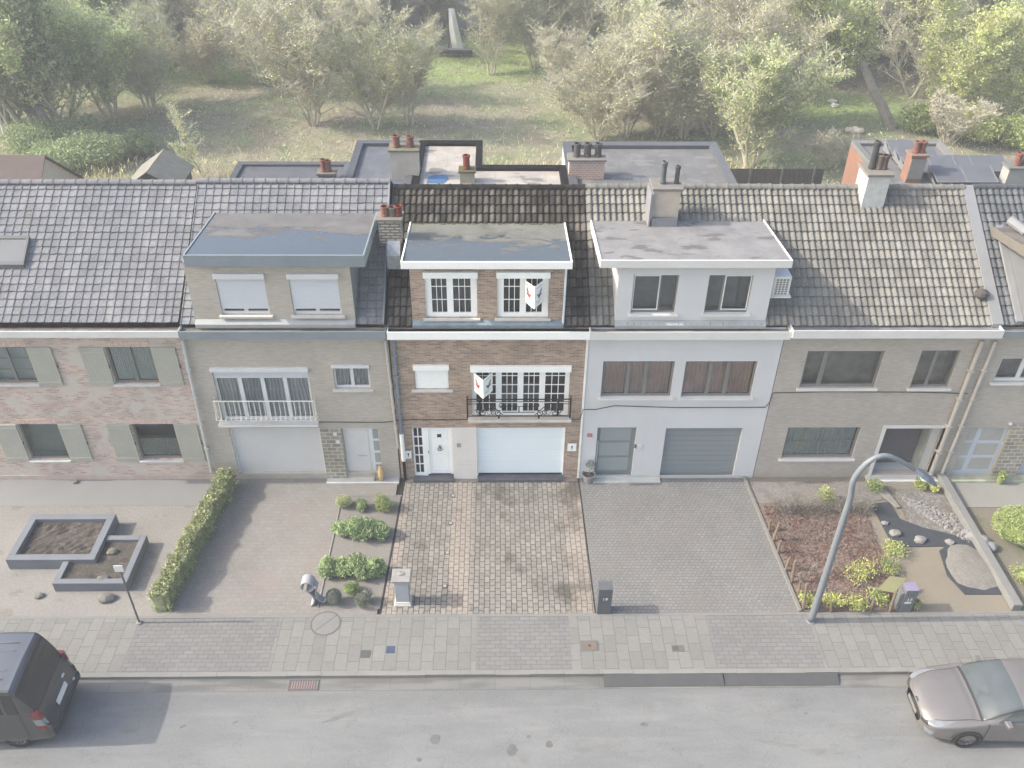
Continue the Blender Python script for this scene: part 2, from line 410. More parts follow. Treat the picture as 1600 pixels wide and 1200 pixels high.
def ridge(parent, x0, x1, y, z, mat, r=.11, n=None):
    mb = MB(); n = n or max(1, round((x1-x0)/.37)); w_ = (x1-x0)/n
    for i in range(n):
        a = x0+i*w_; K = 8
        for s0, s1, rr in ((a, a+w_*.9, r), (a+w_*.88, a+w_*1.02, r*1.16)):
            base = len(mb.v)
            for xx in (s0, s1):
                for k in range(K+1):
                    t = PI*k/K; mb.v.append((xx, y+rr*1.25*math.cos(t), z-.05+rr*math.sin(t)))
            for k in range(K): mb.f.append((base+k, base+k+1, base+K+2+k, base+K+1+k))
            mb.f.append(tuple(base+k for k in range(K+1))[::-1]); mb.f.append(tuple(base+K+1+k for k in range(K+1)))
    return mb.build('ridge_tiles', mat, parent)
def pot(parent, x, y, z, h, r, mat, lean=0.0, name='chimney_pot'):
    m = MB(); m.lathe([(r*.92, 0), (r, h*.08), (r*.86, h*.2), (r*.84, h*.8), (r*1.0, h*.86), (r*1.0, h*.97), (r*.8, h), (r*.72, h*.98), (r*.7, h*.6)], (x, y, z), 14)
    return m.build(name, mat, parent, smooth=False)
def chimney(parent, x0, x1, y0, y1, z0, z1, mat, capm, pots, cap=.09, capo=.07, name='chimney', label=None):
    c = MB().box(x0, x1, y0, y1, z0, z1).build(name, mat, parent, label=label)
    MB().box(x0-capo, x1+capo, y0-capo, y1+capo, z1, z1+cap).build('chimney_cap', capm, c, bevel=.01)
    for (fx, h, r, m) in pots: pot(c, x0+(x1-x0)*fx, (y0+y1)/2, z1+cap, h, r, m)
    return c
def pipe(parent, pts, r, mat, name='downpipe', n=10, clips=True):
    m = MB().tube(pts, r, n)
    if clips:
        for i in range(1, 5):
            t = i/5; p = [pts[0][k]+(pts[-1][k]-pts[0][k])*t for k in range(3)]
            m.box(p[0]-r*1.35, p[0]+r*1.35, p[1]-r*1.2, p[1]+r*2, p[2]-.03, p[2]+.03)
    return m.build(name, mat, parent)
WAVE = [(0, .0), (.1, .004), (.28, .022), (.5, .052), (.72, .064), (.88, .050), (.97, .016), (1, .0)]
FLAT = [(0, .0), (.03, .024), (.14, .026), (.19, .004), (.6, .0), (1, .0)]
RY = 4.3
def roofline(pxe, pxr, ye=.02):
    """tile edge and ridge heights read where the photo shows them"""
    e = UY(pxe[0], pxe[1], ye); r = UY(pxr[0], pxr[1], RY); return e[2], r[2]
T_GREY = tilemat('grey_flat_tiles', CR(190, 190, 190), CR(178, 180, 182), .85, .08, (.92, 1.07), gapshade=.2)
T_MID = tilemat('dark_weathered_tiles', CR(140, 135, 124), CR(98, 94, 87), .9, .08, (.6, 1.22), lichen=(CR(215, 210, 200), .71), gapshade=.95)
T_PALE = tilemat('pale_concrete_tiles', CR(180, 178, 167), CR(168, 166, 156), .85, .2, (.86, 1.10), lichen=(CR(200, 198, 184), .72), gapshade=.15)
T_DARK = tilemat('slate_grey_tiles', CR(136, 141, 143), CR(124, 129, 131), .5, .3, (.85, 1.12))
T_BROWN = tilemat('brown_small_tiles', CR(150, 138, 130), CR(138, 126, 118), .85, .2)
def house_shell(root, x0, x1, zg, sidemat, ze, zr, rearz=None, yb=8.6):
    """party walls, gables and rear wall"""
    m = MB(); yb_ = yb; e = .012
    for x in (x0+e, x1-e): m.poly([(x, .01, 0), (x, yb_, 0), (x, yb_, ze-.12), (x, RY, zr-.16), (x, .01, ze-.12)])
    m.quad((x0+e, yb_, 0), (x1-e, yb_, 0), (x1-e, yb_, ze-.1), (x0+e, yb_, ze-.1))
    return m.build('shell_wall', sidemat, root)
def back_roof(root, x0, x1, ze, zr, mat, yb=8.75):
    m = MB(); m.hexa([(x0, RY, zr-.09), (x1, RY, zr-.09), (x1, yb, ze-.1), (x0, yb, ze-.1)], [(x0, RY, zr-.02), (x1, RY, zr-.02), (x1, yb, ze-.03), (x0, yb, ze-.03)])
    return m.build('rear_roof_slope', mat, root)

XA, XB, XC_, XD, XE = -9.97, -3.41, 3.03, 9.37, 16.06

# ================================================================ THE HOUSES
def downpipe(root, p0, p1, r, mat, y=-.10, name='downpipe'):
    a = UY(*p0, y); b = UY(*p1, y); return pipe(root, [a, b], r, mat, name)
def slab(parent, x0, x1, yf, zf, yb, zb, th, felt, edge, rim=.05, taper=0.0, rh=.03, ledge=None):
    """dormer roof: a felt sheet inside a raised trim"""
    m = MB(); m.hexa([(x0+.03, yf+.03, zf-th+.01), (x1-.03, yf+.03, zf-th+.01), (x1-.03, yb, zb-th+.01), (x0+.03, yb, zb-th+.01)], [(x0+.03, yf+.03, zf-rh), (x1-.03, yf+.03, zf-rh), (x1-.03, yb, zb-rh), (x0+.03, yb, zb-rh)])
    o = m.build('dormer_roof', felt, parent)
    f = MB(); f.box(x0, x1, yf, yf+rim, zf-th, zf)
    for a, b in ((x0, x0+rim), (x1-rim, x1)):
        f.hexa([(a, yf+rim, zf-th), (b, yf+rim, zf-th), (b, yb, zb-th), (a, yb, zb-th)], [(a, yf+rim, zf), (b, yf+rim, zf), (b, yb, zb), (a, yb, zb)])
    f.build('dormer_fascia', edge, o, bevel=.008)
    return o
def cheeks(parent, x0, x1, y0, z0, yb, zt, ztb, mats):
    for x, m_, t in ((x0, mats[0], .08), (x1, mats[1], -.08)):
        k = MB(); b = [(x, y0+.002, z0), (x+t, y0+.002, z0), (x+t, yb, zt-.3), (x, yb, zt-.3)]; tt = [(x, y0+.002, zt), (x+t, y0+.002, zt), (x+t, yb, ztb), (x, yb, ztb)]
        k.hexa(b, tt); k.build('dormer_cheek', m_, parent)
    
def dormer(root, sf, wl, wb, wins, wallmat, felt, edge, cheekm, winargs, yf=-.22, yw=.06, yb=3.35, drop=.38, th=None, x_extra=(0, 0)):
    """sf: slab front TL,TR,bottomL pixels; wl: wall top-left/right pixels; wb: wall bottom y pixel"""
    tl = UY(*sf[0], yf); tr = UY(*sf[1], yf); bl = UY(*sf[2], yf); th = th or tl[2]-bl[2]
    z = (tl[2]+tr[2])/2; x0, x1 = tl[0], tr[0]
    a = UY(wl[0][0], wb, yw); b = UY(wl[1][0], wb, yw); wx0, wx1 = wl[2] if len(wl) > 2 else (a[0], b[0])
    zb = UY((wl[0][0]+wl[1][0])/2, wb, yw)[2]
    slab(root, x0, x1, yf, z, yb, z-drop, th, felt, edge)
    rects = [RECT(*r, yw) for r in wins]
    wall('dormer_wall', wx0, wx1, zb, z-th+.02, rects, wallmat, root, y=yw, th=.14)
    cheeks(root, wx0+.001, wx1-.001, yw, zb, yb, z-th+.03, z-th-drop+.03, cheekm)
    for i, r in enumerate(rects):
        wa = dict(winargs); 
        if 'per' in wa: wa.update(wa.pop('per')[i])
        window(root, r, yw, name='dormer_window', depth=.36, **wa)
    m = MB().hexa([(wx0, yw-.17, zb-.10), (wx1, yw-.17, zb-.10), (wx1, yw-.005, zb-.06), (wx0, yw-.005, zb-.06)], [(wx0, yw-.17, zb+.02), (wx1, yw-.17, zb+.02), (wx1, yw-.005, zb+.12), (wx0, yw-.005, zb+.12)])
    m.build('dormer_flashing', LEAD if wallmat is B_MID else plain('pale_lead', CV(150, 154, 156), .6), root)
    return z, x0, x1, zb

# ---- 1. pale red brick house on the left
h1 = empty('brick_house', (-13.8, 4, 0), 'left house of pale red brick with grey wooden shutters beside its windows', 'house')
X0 = -19.5
ze, zr = roofline((120, 503), (120, 283))
r1 = [RECT(-31, 542, 61, 599), RECT(163, 542, 250, 599), RECT(26, 662.5, 110, 718), RECT(203.6, 662.5, 286, 718)]
wall('wall', X0, XA, 0, 6.5, r1, B_RED, h1)
GLT = glassmat('teal_glass', (.62, .74, .74), .92, .04, .12)
window(h1, r1[0], 0, GREYF, GLT, munt=(1, 3), inset=.06, room=BLINDM, depth=.25, sillw=.04)
window(h1, r1[1], 0, GREYF, GLT, inset=.06, room=GREYIN, depth=.4, sillw=.04, curtain=BLINDM, cfrac=1)
window(h1, r1[2], 0, GREYF, GLT, splits=(), inset=.10, room=plain('room_teal', CV(118, 132, 130), .8), depth=.4, sillw=.04)
window(h1, r1[3], 0, GREYF, GLT, splits=(), inset=.10, room=plain('room_dusk', CV(92, 92, 92), .8), depth=.4, sillw=.04, curtain=plain('half_net', CV(128, 134, 130), .9), cfrac=.5)
SHUT = plain('grey_shutter_paint', CV(160, 160, 152), .6, .05, 2)
def shutter(parent, x0, x1, z0, z1, n=9):
    m = MB(); m.box(x0, x1, -.05, -.012, z0, z1); k = (x1-x0)/n
    for i in range(n): m.box(x0+i*k+.008, x0+(i+1)*k-.008, -.058, -.05, z0+.02, z1-.02)
    for zz in (z0+.12, z1-.2): m.box(x0+.02, x1-.02, -.066, -.058, zz, zz+.07)
    o = m.build('shutter', SHUT, parent)
    MB().box(x1-.01, x1+.03, -.05, -.02, (z0+z1)/2-.05, (z0+z1)/2+.05).build('shutter_catch', BLACKP, o)
BLACKP = plain('veiled_black', CV(88, 90, 88), .6)
for r in r1:
    w_ = .78
    shutter(h1, r[0]-w_-.04, r[0]-.03, r[2]-.05, r[3]); shutter(h1, r[1]+.03, r[1]+w_+.03, r[2]-.05, r[3])
    m = MB(); nb = int((r[1]-r[0])/.075)
    for i in range(nb): m.box(r[0]+i*.075+.006, r[0]+i*.075+.068, -.008, .01, r[3]+.005, r[3]+.20)
    m.build('brick_lintel', plain('soldier_brick', CV(190, 170, 160), .9, .2, 9), h1)
MB().box(X0, XA, -.02, .01, 0, .22).build('plinth', plain('plinth_h1', CV(172, 160, 154), .9, .12, 2), h1)
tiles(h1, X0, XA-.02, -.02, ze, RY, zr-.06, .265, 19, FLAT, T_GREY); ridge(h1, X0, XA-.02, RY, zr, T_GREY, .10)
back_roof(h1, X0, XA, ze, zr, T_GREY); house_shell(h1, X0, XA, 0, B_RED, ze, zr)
zt = UY(150, 518, -.34)[2]; zb = UY(150, 528, -.34)[2]
gutter(h1, X0, XA+.02, zb, zt, PALEF, inside=plain('gutter_felt', CR(172, 172, 164), .7, .2, 3))
a = UY(-14, 383, 1.9); b_ = UY(45, 383, 1.9)
def skylight():
    sl_ = (zr-ze)/(RY+.02); x0, x1 = UY(0, 418, 1.2)[0]-.5, UY(28, 418, 1.2)[0]
    y0, y1 = 1.55, 2.45; f = MB(); g = MB()
    def P_(x, y, o): return (x, y, ze+sl_*(y+.02)+o)
    for (xa, xb, ya, yb) in ((x0, x1, y0, y0+.1), (x0, x1, y1-.1, y1), (x0, x0+.09, y0+.1, y1-.1), (x1-.09, x1, y0+.1, y1-.1)):
        f.hexa([P_(xa, ya, .02), P_(xb, ya, .02), P_(xb, yb, .02), P_(xa, yb, .02)], [P_(xa, ya, .16), P_(xb, ya, .16), P_(xb, yb, .16), P_(xa, yb, .16)])
    o = f.build('skylight', plain('skylight_frame', CR(140, 144, 144), .5), h1, bevel=.01)
    g.quad(P_(x0+.08, y0+.08, .12), P_(x1-.08, y0+.08, .12), P_(x1-.08, y1-.08, .12), P_(x0+.08, y1-.08, .12))
    g.build('pane', plain('skylight_blind', CR(168, 172, 172), .25, .05), o)
skylight()
downpipe(h1, (285, 531), (331, 738), .055, plain('zinc_pale', CV(172, 176, 178), .5, .06))

# ---- 2. tan brick house with grey dormer
h2 = empty('brick_house', ((XA+XB)/2, 4, 0), 'tan brick house with a grey dormer and a white balcony of bowed bars', 'house')
ze, zr = roofline((450, 506), (450, 281))
big = RECT(329, 574, 493, 657); sm = RECT(519, 570, 579.5, 607.5); gar = RECT(357, 669, 510, 739.5); dr = RECT(534, 669, 598, 738.5)
wall('wall', XA, XB-.03, 0, 6.5, [big, sm, gar, dr], B_TAN, h2)
window(h2, big, 0, PALEW, GLASSP, splits=(.25, .5, .75), fw=.075, curtain=CURT, room=GREYIN, sill=None, blind=.21, roller=.14)
window(h2, sm, 0, PALEW, GLASSP, splits=(.5,), fw=.06, curtain=CURT, room=GREYIN, roller=.08)
g = MB().box(gar[0], gar[1], .12, .17, .06, gar[3]); n = 5
go = g.build('garage_door', plain('garage_pale', CV(188, 189, 189), .5, .02, 1), h2)
m = MB(); m.box(gar[0], gar[0]+.05, .06, .12, 0, gar[3]); m.box(gar[1]-.05, gar[1], .06, .12, 0, gar[3]); m.box(gar[0], gar[1], .055, .118, gar[3]-.04, gar[3]-.001); m.build('door_frame', PALEW, go)
m = MB(); dx = dr[1]-.28; m.box(dr[0], dx, .1, .16, .1, dr[3]); do = m.build('door', PALEW, h2)
m = MB(); m.box(dr[0]+.12, dx-.12, .085, .099, .3, dr[3]-.15); m.build('door_panel', plain('door_pale', CV(192, 193, 193), .5, .03), do)
MB().tube([(dr[0]+.45, .05, 1.05), (dr[0]+.75, .05, 1.05)], .015, 6).build('handle', plain('steel_pale', CV(160, 160, 160), .3, spec=.6), do)
sg = MB()
for k in range(4): sg.box(dx+.07, dr[1]-.04, .12, .14, .18+k*.55, .6+k*.55)
sf_ = MB().box(dx, dr[1], .1, .118, .1, dr[3]).build('sidelight', PALEW, h2)
sg2 = MB()
for k in range(4): sg2.box(dx+.05, dr[1]-.03, .094, .0995, .16+k*.55, .6+k*.55)
sg2.build('pane', plain('grey_pane', CV(140, 146, 150), .15, .05, spec=.6), sf_)
fs = RECT(504, 669, 540, 744); MB().box(gar[1]+.02, dr[0]-.03, -.045, -.004, 0, gar[3]+.02).build('stone_cladding', FIELD, h2)
m = MB().box(*RECT(524-3, 675, 527, 680)[:2], -.07, -.05, 2.08, 2.2).box(dr[0]-.24, dr[0]-.12, -.07, -.05, 1.72, 1.86); m.build('wall_light', PALEW, h2)
MB().box(gar[1]+.02, XB-.05, -.32, -.0, 0, .07).build('door_step', plain('step_grey', CV(172, 174, 174), .7), h2)
# balcony
def balcony_white():
    o = MB().box(big[0]-.12, big[1]+.12, -.24, -.004, big[2]-.10, big[2]-.01).build('balcony_floor', PALEF, h2)
    m = MB(); x0, x1 = big[0]-.1, big[1]+.1; zt_ = UY(416, 627, -.22)[2]; zb_ = UY(420, 657, -.22)[2]; y = -.22
    n = 20
    for i in range(n+1):
        x = x0+(x1-x0)*i/n
        m.tube([(x, y, zt_), (x, y, zt_-.35*(zt_-zb_)), (x, y-.02, zb_+.22), (x, y-.10, zb_+.10), (x, y-.02, zb_)], .014, 6)
    for z in (zt_, zb_): m.tube([(x0, -.01, z), (x0, y, z), (x1, y, z), (x1, -.01, z)], .022 if z == zt_ else .016, 8)
    for y_ in (-.11,):
        for x in (x0, x1): m.tube([(x, y_, zt_), (x, y_, zb_)], .012, 6)
    m.build('balcony_railing', plain('railing_pale', CV(204, 205, 203), .5), h2)
balcony_white()
FELT2 = flatroof('grey_felt_roof', CR(150, 149, 146), CR(106, 116, 124), .1, 3.2, .50, None, .9, (CR(122, 118, 112), 2.2, .62))
dormer(h2, ((284.5, 398.5), (569, 399.5), (288, 417)), ((307, 418), (556, 419)), 503.5,
       [(333.6, 426.5, 422.6, 492), (449, 426.7, 534.8, 492)], B_TAN, FELT2, SLATE, (SLATE, SLATE),
       dict(fm=PALEW, gm=GLASSP, blind=.86, fw=.07, roller=.17, room=GREYIN, inset=.07), drop=.30, yb=3.3)
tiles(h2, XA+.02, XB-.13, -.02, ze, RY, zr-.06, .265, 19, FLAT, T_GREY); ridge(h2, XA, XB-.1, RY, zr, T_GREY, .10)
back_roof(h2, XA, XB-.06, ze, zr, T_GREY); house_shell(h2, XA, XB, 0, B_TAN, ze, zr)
MB().hexa([(XB-.15, -.02, ze-.05), (XB-.10, -.02, ze-.05), (XB-.10, RY, zr-.1), (XB-.15, RY, zr-.1)], [(XB-.15, -.02, ze+.12), (XB-.10, -.02, ze+.12), (XB-.10, RY, zr+.05), (XB-.15, RY, zr+.05)]).build('verge_trim', SLATE, h2)
zt = UY(450, 518.5, -.34)[2]; zb = UY(450, 531, -.34)[2]
gutter(h2, XA+.04, XB-.04, zb, zt, SLATE, inside=plain('gutter_felt', CR(172, 172, 164), .7, .2, 3))
downpipe(h2, (602, 531), (622, 700), .045, plain('zinc_tan', CV(168, 168, 164), .5, .06))
# ext behind
FELTD = flatroof('dark_grey_felt', CR(118, 121, 127), CR(120, 140, 158), 9, 14, .80, 1.6, .5)
def flat_extension(root, poly, z, wm, felt, rimm, rimw=.3, rimh=.22, name='rear_extension'):
    MB().prism(poly, 0, z-.1).build(name, wm, root)
    o = MB().prism(poly, z-.098, z-.04).build('flat_roof', felt, root)
    m = MB(); n = len(poly); cx = sum(p[0] for p in poly)/n; cy = sum(p[1] for p in poly)/n
    P = [Vector((p[0], p[1])) for p in poly]; ins = []
    for i in range(n):
        d1 = (P[i]-P[i-1]).normalized(); d2 = (P[(i+1) % n]-P[i]).normalized(); n1 = Vector((-d1.y, d1.x)); n2 = Vector((-d2.y, d2.x))
        b = (n1+n2)/max(.3, 1+n1.dot(n2)); ins.append(P[i]+b*rimw)
    for i in range(n):
        j = (i+1) % n
        m.hexa([(*P[i], z-.038), (*P[j], z-.038), (*ins[j], z-.038), (*ins[i], z-.038)], [(*P[i], z+rimh), (*P[j], z+rimh), (*ins[j], z+rimh-.04), (*ins[i], z+rimh-.04)])
    m.build('parapet', rimm, root)
    return o
RIMG = plain('grey_parapet', CR(118, 122, 126), .6, .08, 2)
flat_extension(h2, [(-11.5, 8.63), (-6.5, 8.63), (-6.5, 14.3), (-11.5, 14.3)], 5.95, B_TAN, FELTD, RIMG, .25, .1)
FELTB = flatroof('blue_wet_felt', CR(132, 138, 146), CR(132, 150, 168), 12, 14, .74, 1.8, .5)
flat_extension(h2, [(-6.49, 8.63), (-3.6, 8.63), (-3.6, 16.7), (-6.49, 16.7)], 5.95, B_TAN, FELTB, RIMG, .3, .16)
p = UZ(512, 281, 5.95)
chimney(h2, p[0]-.35, p[0]+.35, p[1]-.2, p[1]+.25, 5.9, 6.25, plain('concrete_cap', CR(158, 152, 140), .9, .1, 4), plain('concrete_cap', CR(158, 152, 140)), [(.35, .55, .15, TERRAP), (.62, .5, .15, TERRAP)])
# party chimney with two pots in front of the ridge
c = UY(607, 348, 1.9)
chimney(h2, UY(591, 345, 1.7)[0], UY(626, 345, 1.7)[0], 1.65, 2.15, UY(606, 380, 1.65)[2], UY(606, 346, 1.65)[2], B_CHG, plain('cap_pale', CR(176, 170, 160), .9), [(.3, .32, .15, TERRAP), (.62, .30, .14, plain('cowl', CR(150, 140, 125))), (.9, .34, .13, TERRA)])
MB().hexa([(-3.42, 1.2, UY(606,372,1.6)[2]-.9), (-3.0, 1.2, UY(606,372,1.6)[2]-.9), (-3.0, 1.62, UY(606,372,1.6)[2]-.5), (-3.42, 1.62, UY(606,372,1.6)[2]-.5)],
          [(-3.42, 1.25, UY(606,372,1.6)[2]-.45), (-3.0, 1.25, UY(606,372,1.6)[2]-.45), (-3.0, 1.62, UY(606,372,1.6)[2]-.1), (-3.42, 1.62, UY(606,372,1.6)[2]-.1)]).build('chimney_flashing', plain('foil_flashing', CR(190, 200, 208), .3, .2, 6, spec=.7), h2)

# ---- 3. the brown brick house in the middle
h3 = empty('brick_house', ((XB+XC_)/2, 4, 0), 'brown brick house in the middle with bright white windows and a black iron balcony', 'house')
ze, zr = roofline((760, 510), (760, 291))
big = RECT(736, 571, 887, 650.5); sm = RECT(646.5, 570, 701.5, 608); gar = RECT(745, 668.3, 879.5, 739.5); dr = RECT(643, 668.3, 709, 741)
dr = (dr[0], dr[1], .17, dr[3]); gar = (gar[0], gar[1], .14, gar[3])
pan = (dr[1], gar[0])
wall('wall', XB+.02, XC_-.03, 0, 6.5, [big, sm, (dr[0], dr[1], 0, dr[3]), (gar[0], gar[1], 0, gar[3])], B_MID, h3)
GREYROOM = plain('room_half_light', (.09, .095, .09), .9, .6, 1.6, fine=.1)
window(h3, big, 0, WHITE, GLASS, splits=(.255, .5, .745), munt=(3, 5), fw=.11, ow=.15, sill=None, roller=.22, room=DARKIN, curtain=None, inset=.08, mw=.024, depth=.9)
MB().box(big[0]+.95, big[1]-1.0, .5, .55, big[2]+.1, big[2]+1.05).build('curtain', plain('interior_net', (.22, .22, .22), .9, .3, 1.5), h3)
o = window(h3, sm, 0, WHITE, GLASS, splits=(), fw=.06, roller=.17, room=DARKIN, blind=1.0, sillw=.13, inset=.08)
gd = MB(); gd.box(gar[0]+.03, gar[1]-.03, .10, .14, .17, gar[3])
go = gd.build('garage_door', plain('garage_white', CV(216, 226, 236), .35, .015, .8, fine=.01), h3)
m = MB()
for k in (1, 2, 3): m.box(gar[0]+.03, gar[1]-.03, .0985, .0999, .17+k*.55, .176+k*.55)
m.build('panel_joint', plain('joint_shade', CV(190, 202, 208), .5), go)
m = MB(); m.box(gar[0]-.0, gar[0]+.03, .02, .14, .14, gar[3]); m.box(gar[1]-.03, gar[1], .02, .14, .14, gar[3]); m.build('door_frame', WHITE2, go)
MB().box(gar[0], gar[1], -.22, .12, 0, .10).build('garage_step', plain('bluestone_dark', CG(134, 137, 144), .5, .2, 5), h3)
MB().box(gar[0]+.03, gar[1]-.03, .09, .13, .13, .17).build('rubber_seal', plain('dark_seal', (.02, .03, .035), .6), go)
# door with sidelight
xs = dr[0]+(dr[1]-dr[0])*.34
m = MB(); m.box(xs, xs+.09, .05, .13, .17, dr[3]); m.box(dr[1]-.09, dr[1], .05, .13, .17, dr[3]); m.box(xs+.09, dr[1]-.09, .05, .13, dr[3]-.07, dr[3])
m.box(dr[0], dr[0]+.05, .05, .13, .1, dr[3]); m.box(xs-.14, xs, .045, .13, .1, dr[3]); m.box(dr[0]+.05, xs-.14, .05, .13, .1, .22); m.box(dr[0]+.05, xs-.14, .05, .13, dr[3]-.05, dr[3])
ix0, ix1, iz0, iz1 = dr[0]+.05, xs-.14, .22, dr[3]-.05
m.box((ix0+ix1)/2-.016, (ix0+ix1)/2+.016, .07, .10, iz0, iz1)
for k in range(1, 5): zz = iz0+(iz1-iz0)*k/5; m.box(ix0, ix1, .068, .098, zz-.018, zz+.018)
df = m.build('door_frame', WHITE, h3)
MB().quad((ix0, .105, iz0), (ix1, .105, iz0), (ix1, .105, iz1), (ix0, .105, iz1)).build('pane', plain('sidelight_glass', (.02, .024, .028), .08, .3, spec=.6), df)
a, b_ = xs+.09, dr[1]-.09
do = MB().box(a+.004, b_-.004, .075, .12, .18, dr[3]-.072).build('door', WHITE, h3)
m = MB(); 
for (p0, p1, q0, q1) in ((a+.07, a+.085, .3, dr[3]-.16), (b_-.085, b_-.07, .3, dr[3]-.16), (a+.085, b_-.085, .3, .315), (a+.085, b_-.085, dr[3]-.175, dr[3]-.16)): m.box(p0, p1, .068, .0748, q0, q1)
m.build('door_moulding', plain('moulding', CV(212, 218, 226), .5), do)
cxd = (a+b_)/2; zs = 1.95; m = MB(); R_ = .115
pts = []
for k in range(8):
    t = PI/4+k*PI/4; rr = R_ if k % 2 == 0 else R_*.55; pts.append((cxd+rr*math.cos(t), zs+rr*math.sin(t)))
m.add([(x, .07, z) for x, z in pts]+[(x, .0745, z) for x, z in pts], [tuple(range(8))[::-1], tuple(range(8, 16))]+[(i, (i+1) % 8, 8+(i+1) % 8, 8+i) for i in range(8)])
m.build('door_light', plain('dark_glass', (.01, .012, .014), .1, spec=.6), do)
m = MB(); zk = 1.38
m.tube([(cxd+.075*math.cos(t), .05, zk-.04+.06*math.sin(t)) for t in [PI+.0+i*PI/8 for i in range(9)]], .012, 6)
m.tube([(cxd-.04, .055, zk-.02), (cxd, .05, zk+.13), (cxd+.04, .055, zk-.02)], [.02, .03, .02], 6)
m.build('door_knocker', BLACK, do)
MB().tube([(a-.03, .03, 1.18), (a-.03, .03, 1.28)], .012, 6).build('handle', BLACK, do)
MB().box(dr[0]-.05, dr[1]+.0, -.22, .13, 0, .10).build('door_step', plain('bluestone_step', CG(138, 141, 148), .45, .2, 5), h3)
PAN = plain('limestone_panel', CV(206, 203, 200), .7, .05, 1.2)
po = MB().box(pan[0]+.004, pan[1]-.004, -.05, -.004, 0, dr[3]+.01).build('stone_panel', PAN, h3, bevel=.006)
m = MB()
for zz in (.72, .86): m.box(pan[0]+.1, pan[1]-.02, -.0525, -.0505, zz, zz+.008)
m.build('panel_joint', plain('panel_line', CV(178, 174, 170), .8), po)
m = MB(); X = pan[0]+.2
m.box(X-.05, X+.1, -.062, -.055, 1.52, 1.72); m.build('number_plate', plain('grey_plate', CV(168, 170, 168), .5), po)
def text(body, size, loc, rot, mat, parent=None, name='number', ext=.002):
    cu = bpy.data.curves.new(name, 'FONT'); cu.body = body; cu.size = size; cu.extrude = ext; cu.align_x = 'CENTER'; cu.align_y = 'CENTER'
    t = bpy.data.objects.new(name, cu); COL.objects.link(t); dg = bpy.context.evaluated_depsgraph_get()
    me = bpy.data.meshes.new_from_object(t.evaluated_get(dg)); bpy.data.objects.remove(t)
    o = bpy.data.objects.new(name, me); COL.objects.link(o); me.materials.clear(); me.materials.append(mat)
    if parent is not None: o.parent = parent; o.location = Vector(loc)-org(parent)
    else: o.location = loc
    o.rotation_euler = rot; return o
text('21', .15, (X+.025, -.064, 1.62), (PI/2, 0, 0), plain('number_dark', (.05, .05, .05), .5), po)
def plaque(x0, x1, z0, z1):
    o = MB().box(x0, x1, -.035, -.004, z0, z1).build('plaque', WHITE2, h3, bevel=.006)
    cx = (x0+x1)/2; cz = (z0+z1)/2
    m = MB(); m.box(cx-.012, cx+.012, -.042, -.036, cz-.09, cz+.02); m.poly([(cx-.035, -.041, cz+.01), (cx+.035, -.041, cz+.01), (cx+.02, -.041, cz+.08), (cx-.02, -.041, cz+.08)])
    m.build('plaque_mark', BLACK, o)
    MB().tube([(x0+.04, -.02, z1), (cx, -.02, z1+.09), (x1-.04, -.02, z1)], .006, 5).build('plaque_wire', BLACK, o)
r = RECT(887, 692.5, 900, 704); plaque(*r); r = RECT(633, 704, 643.5, 715.5); plaque(*r)
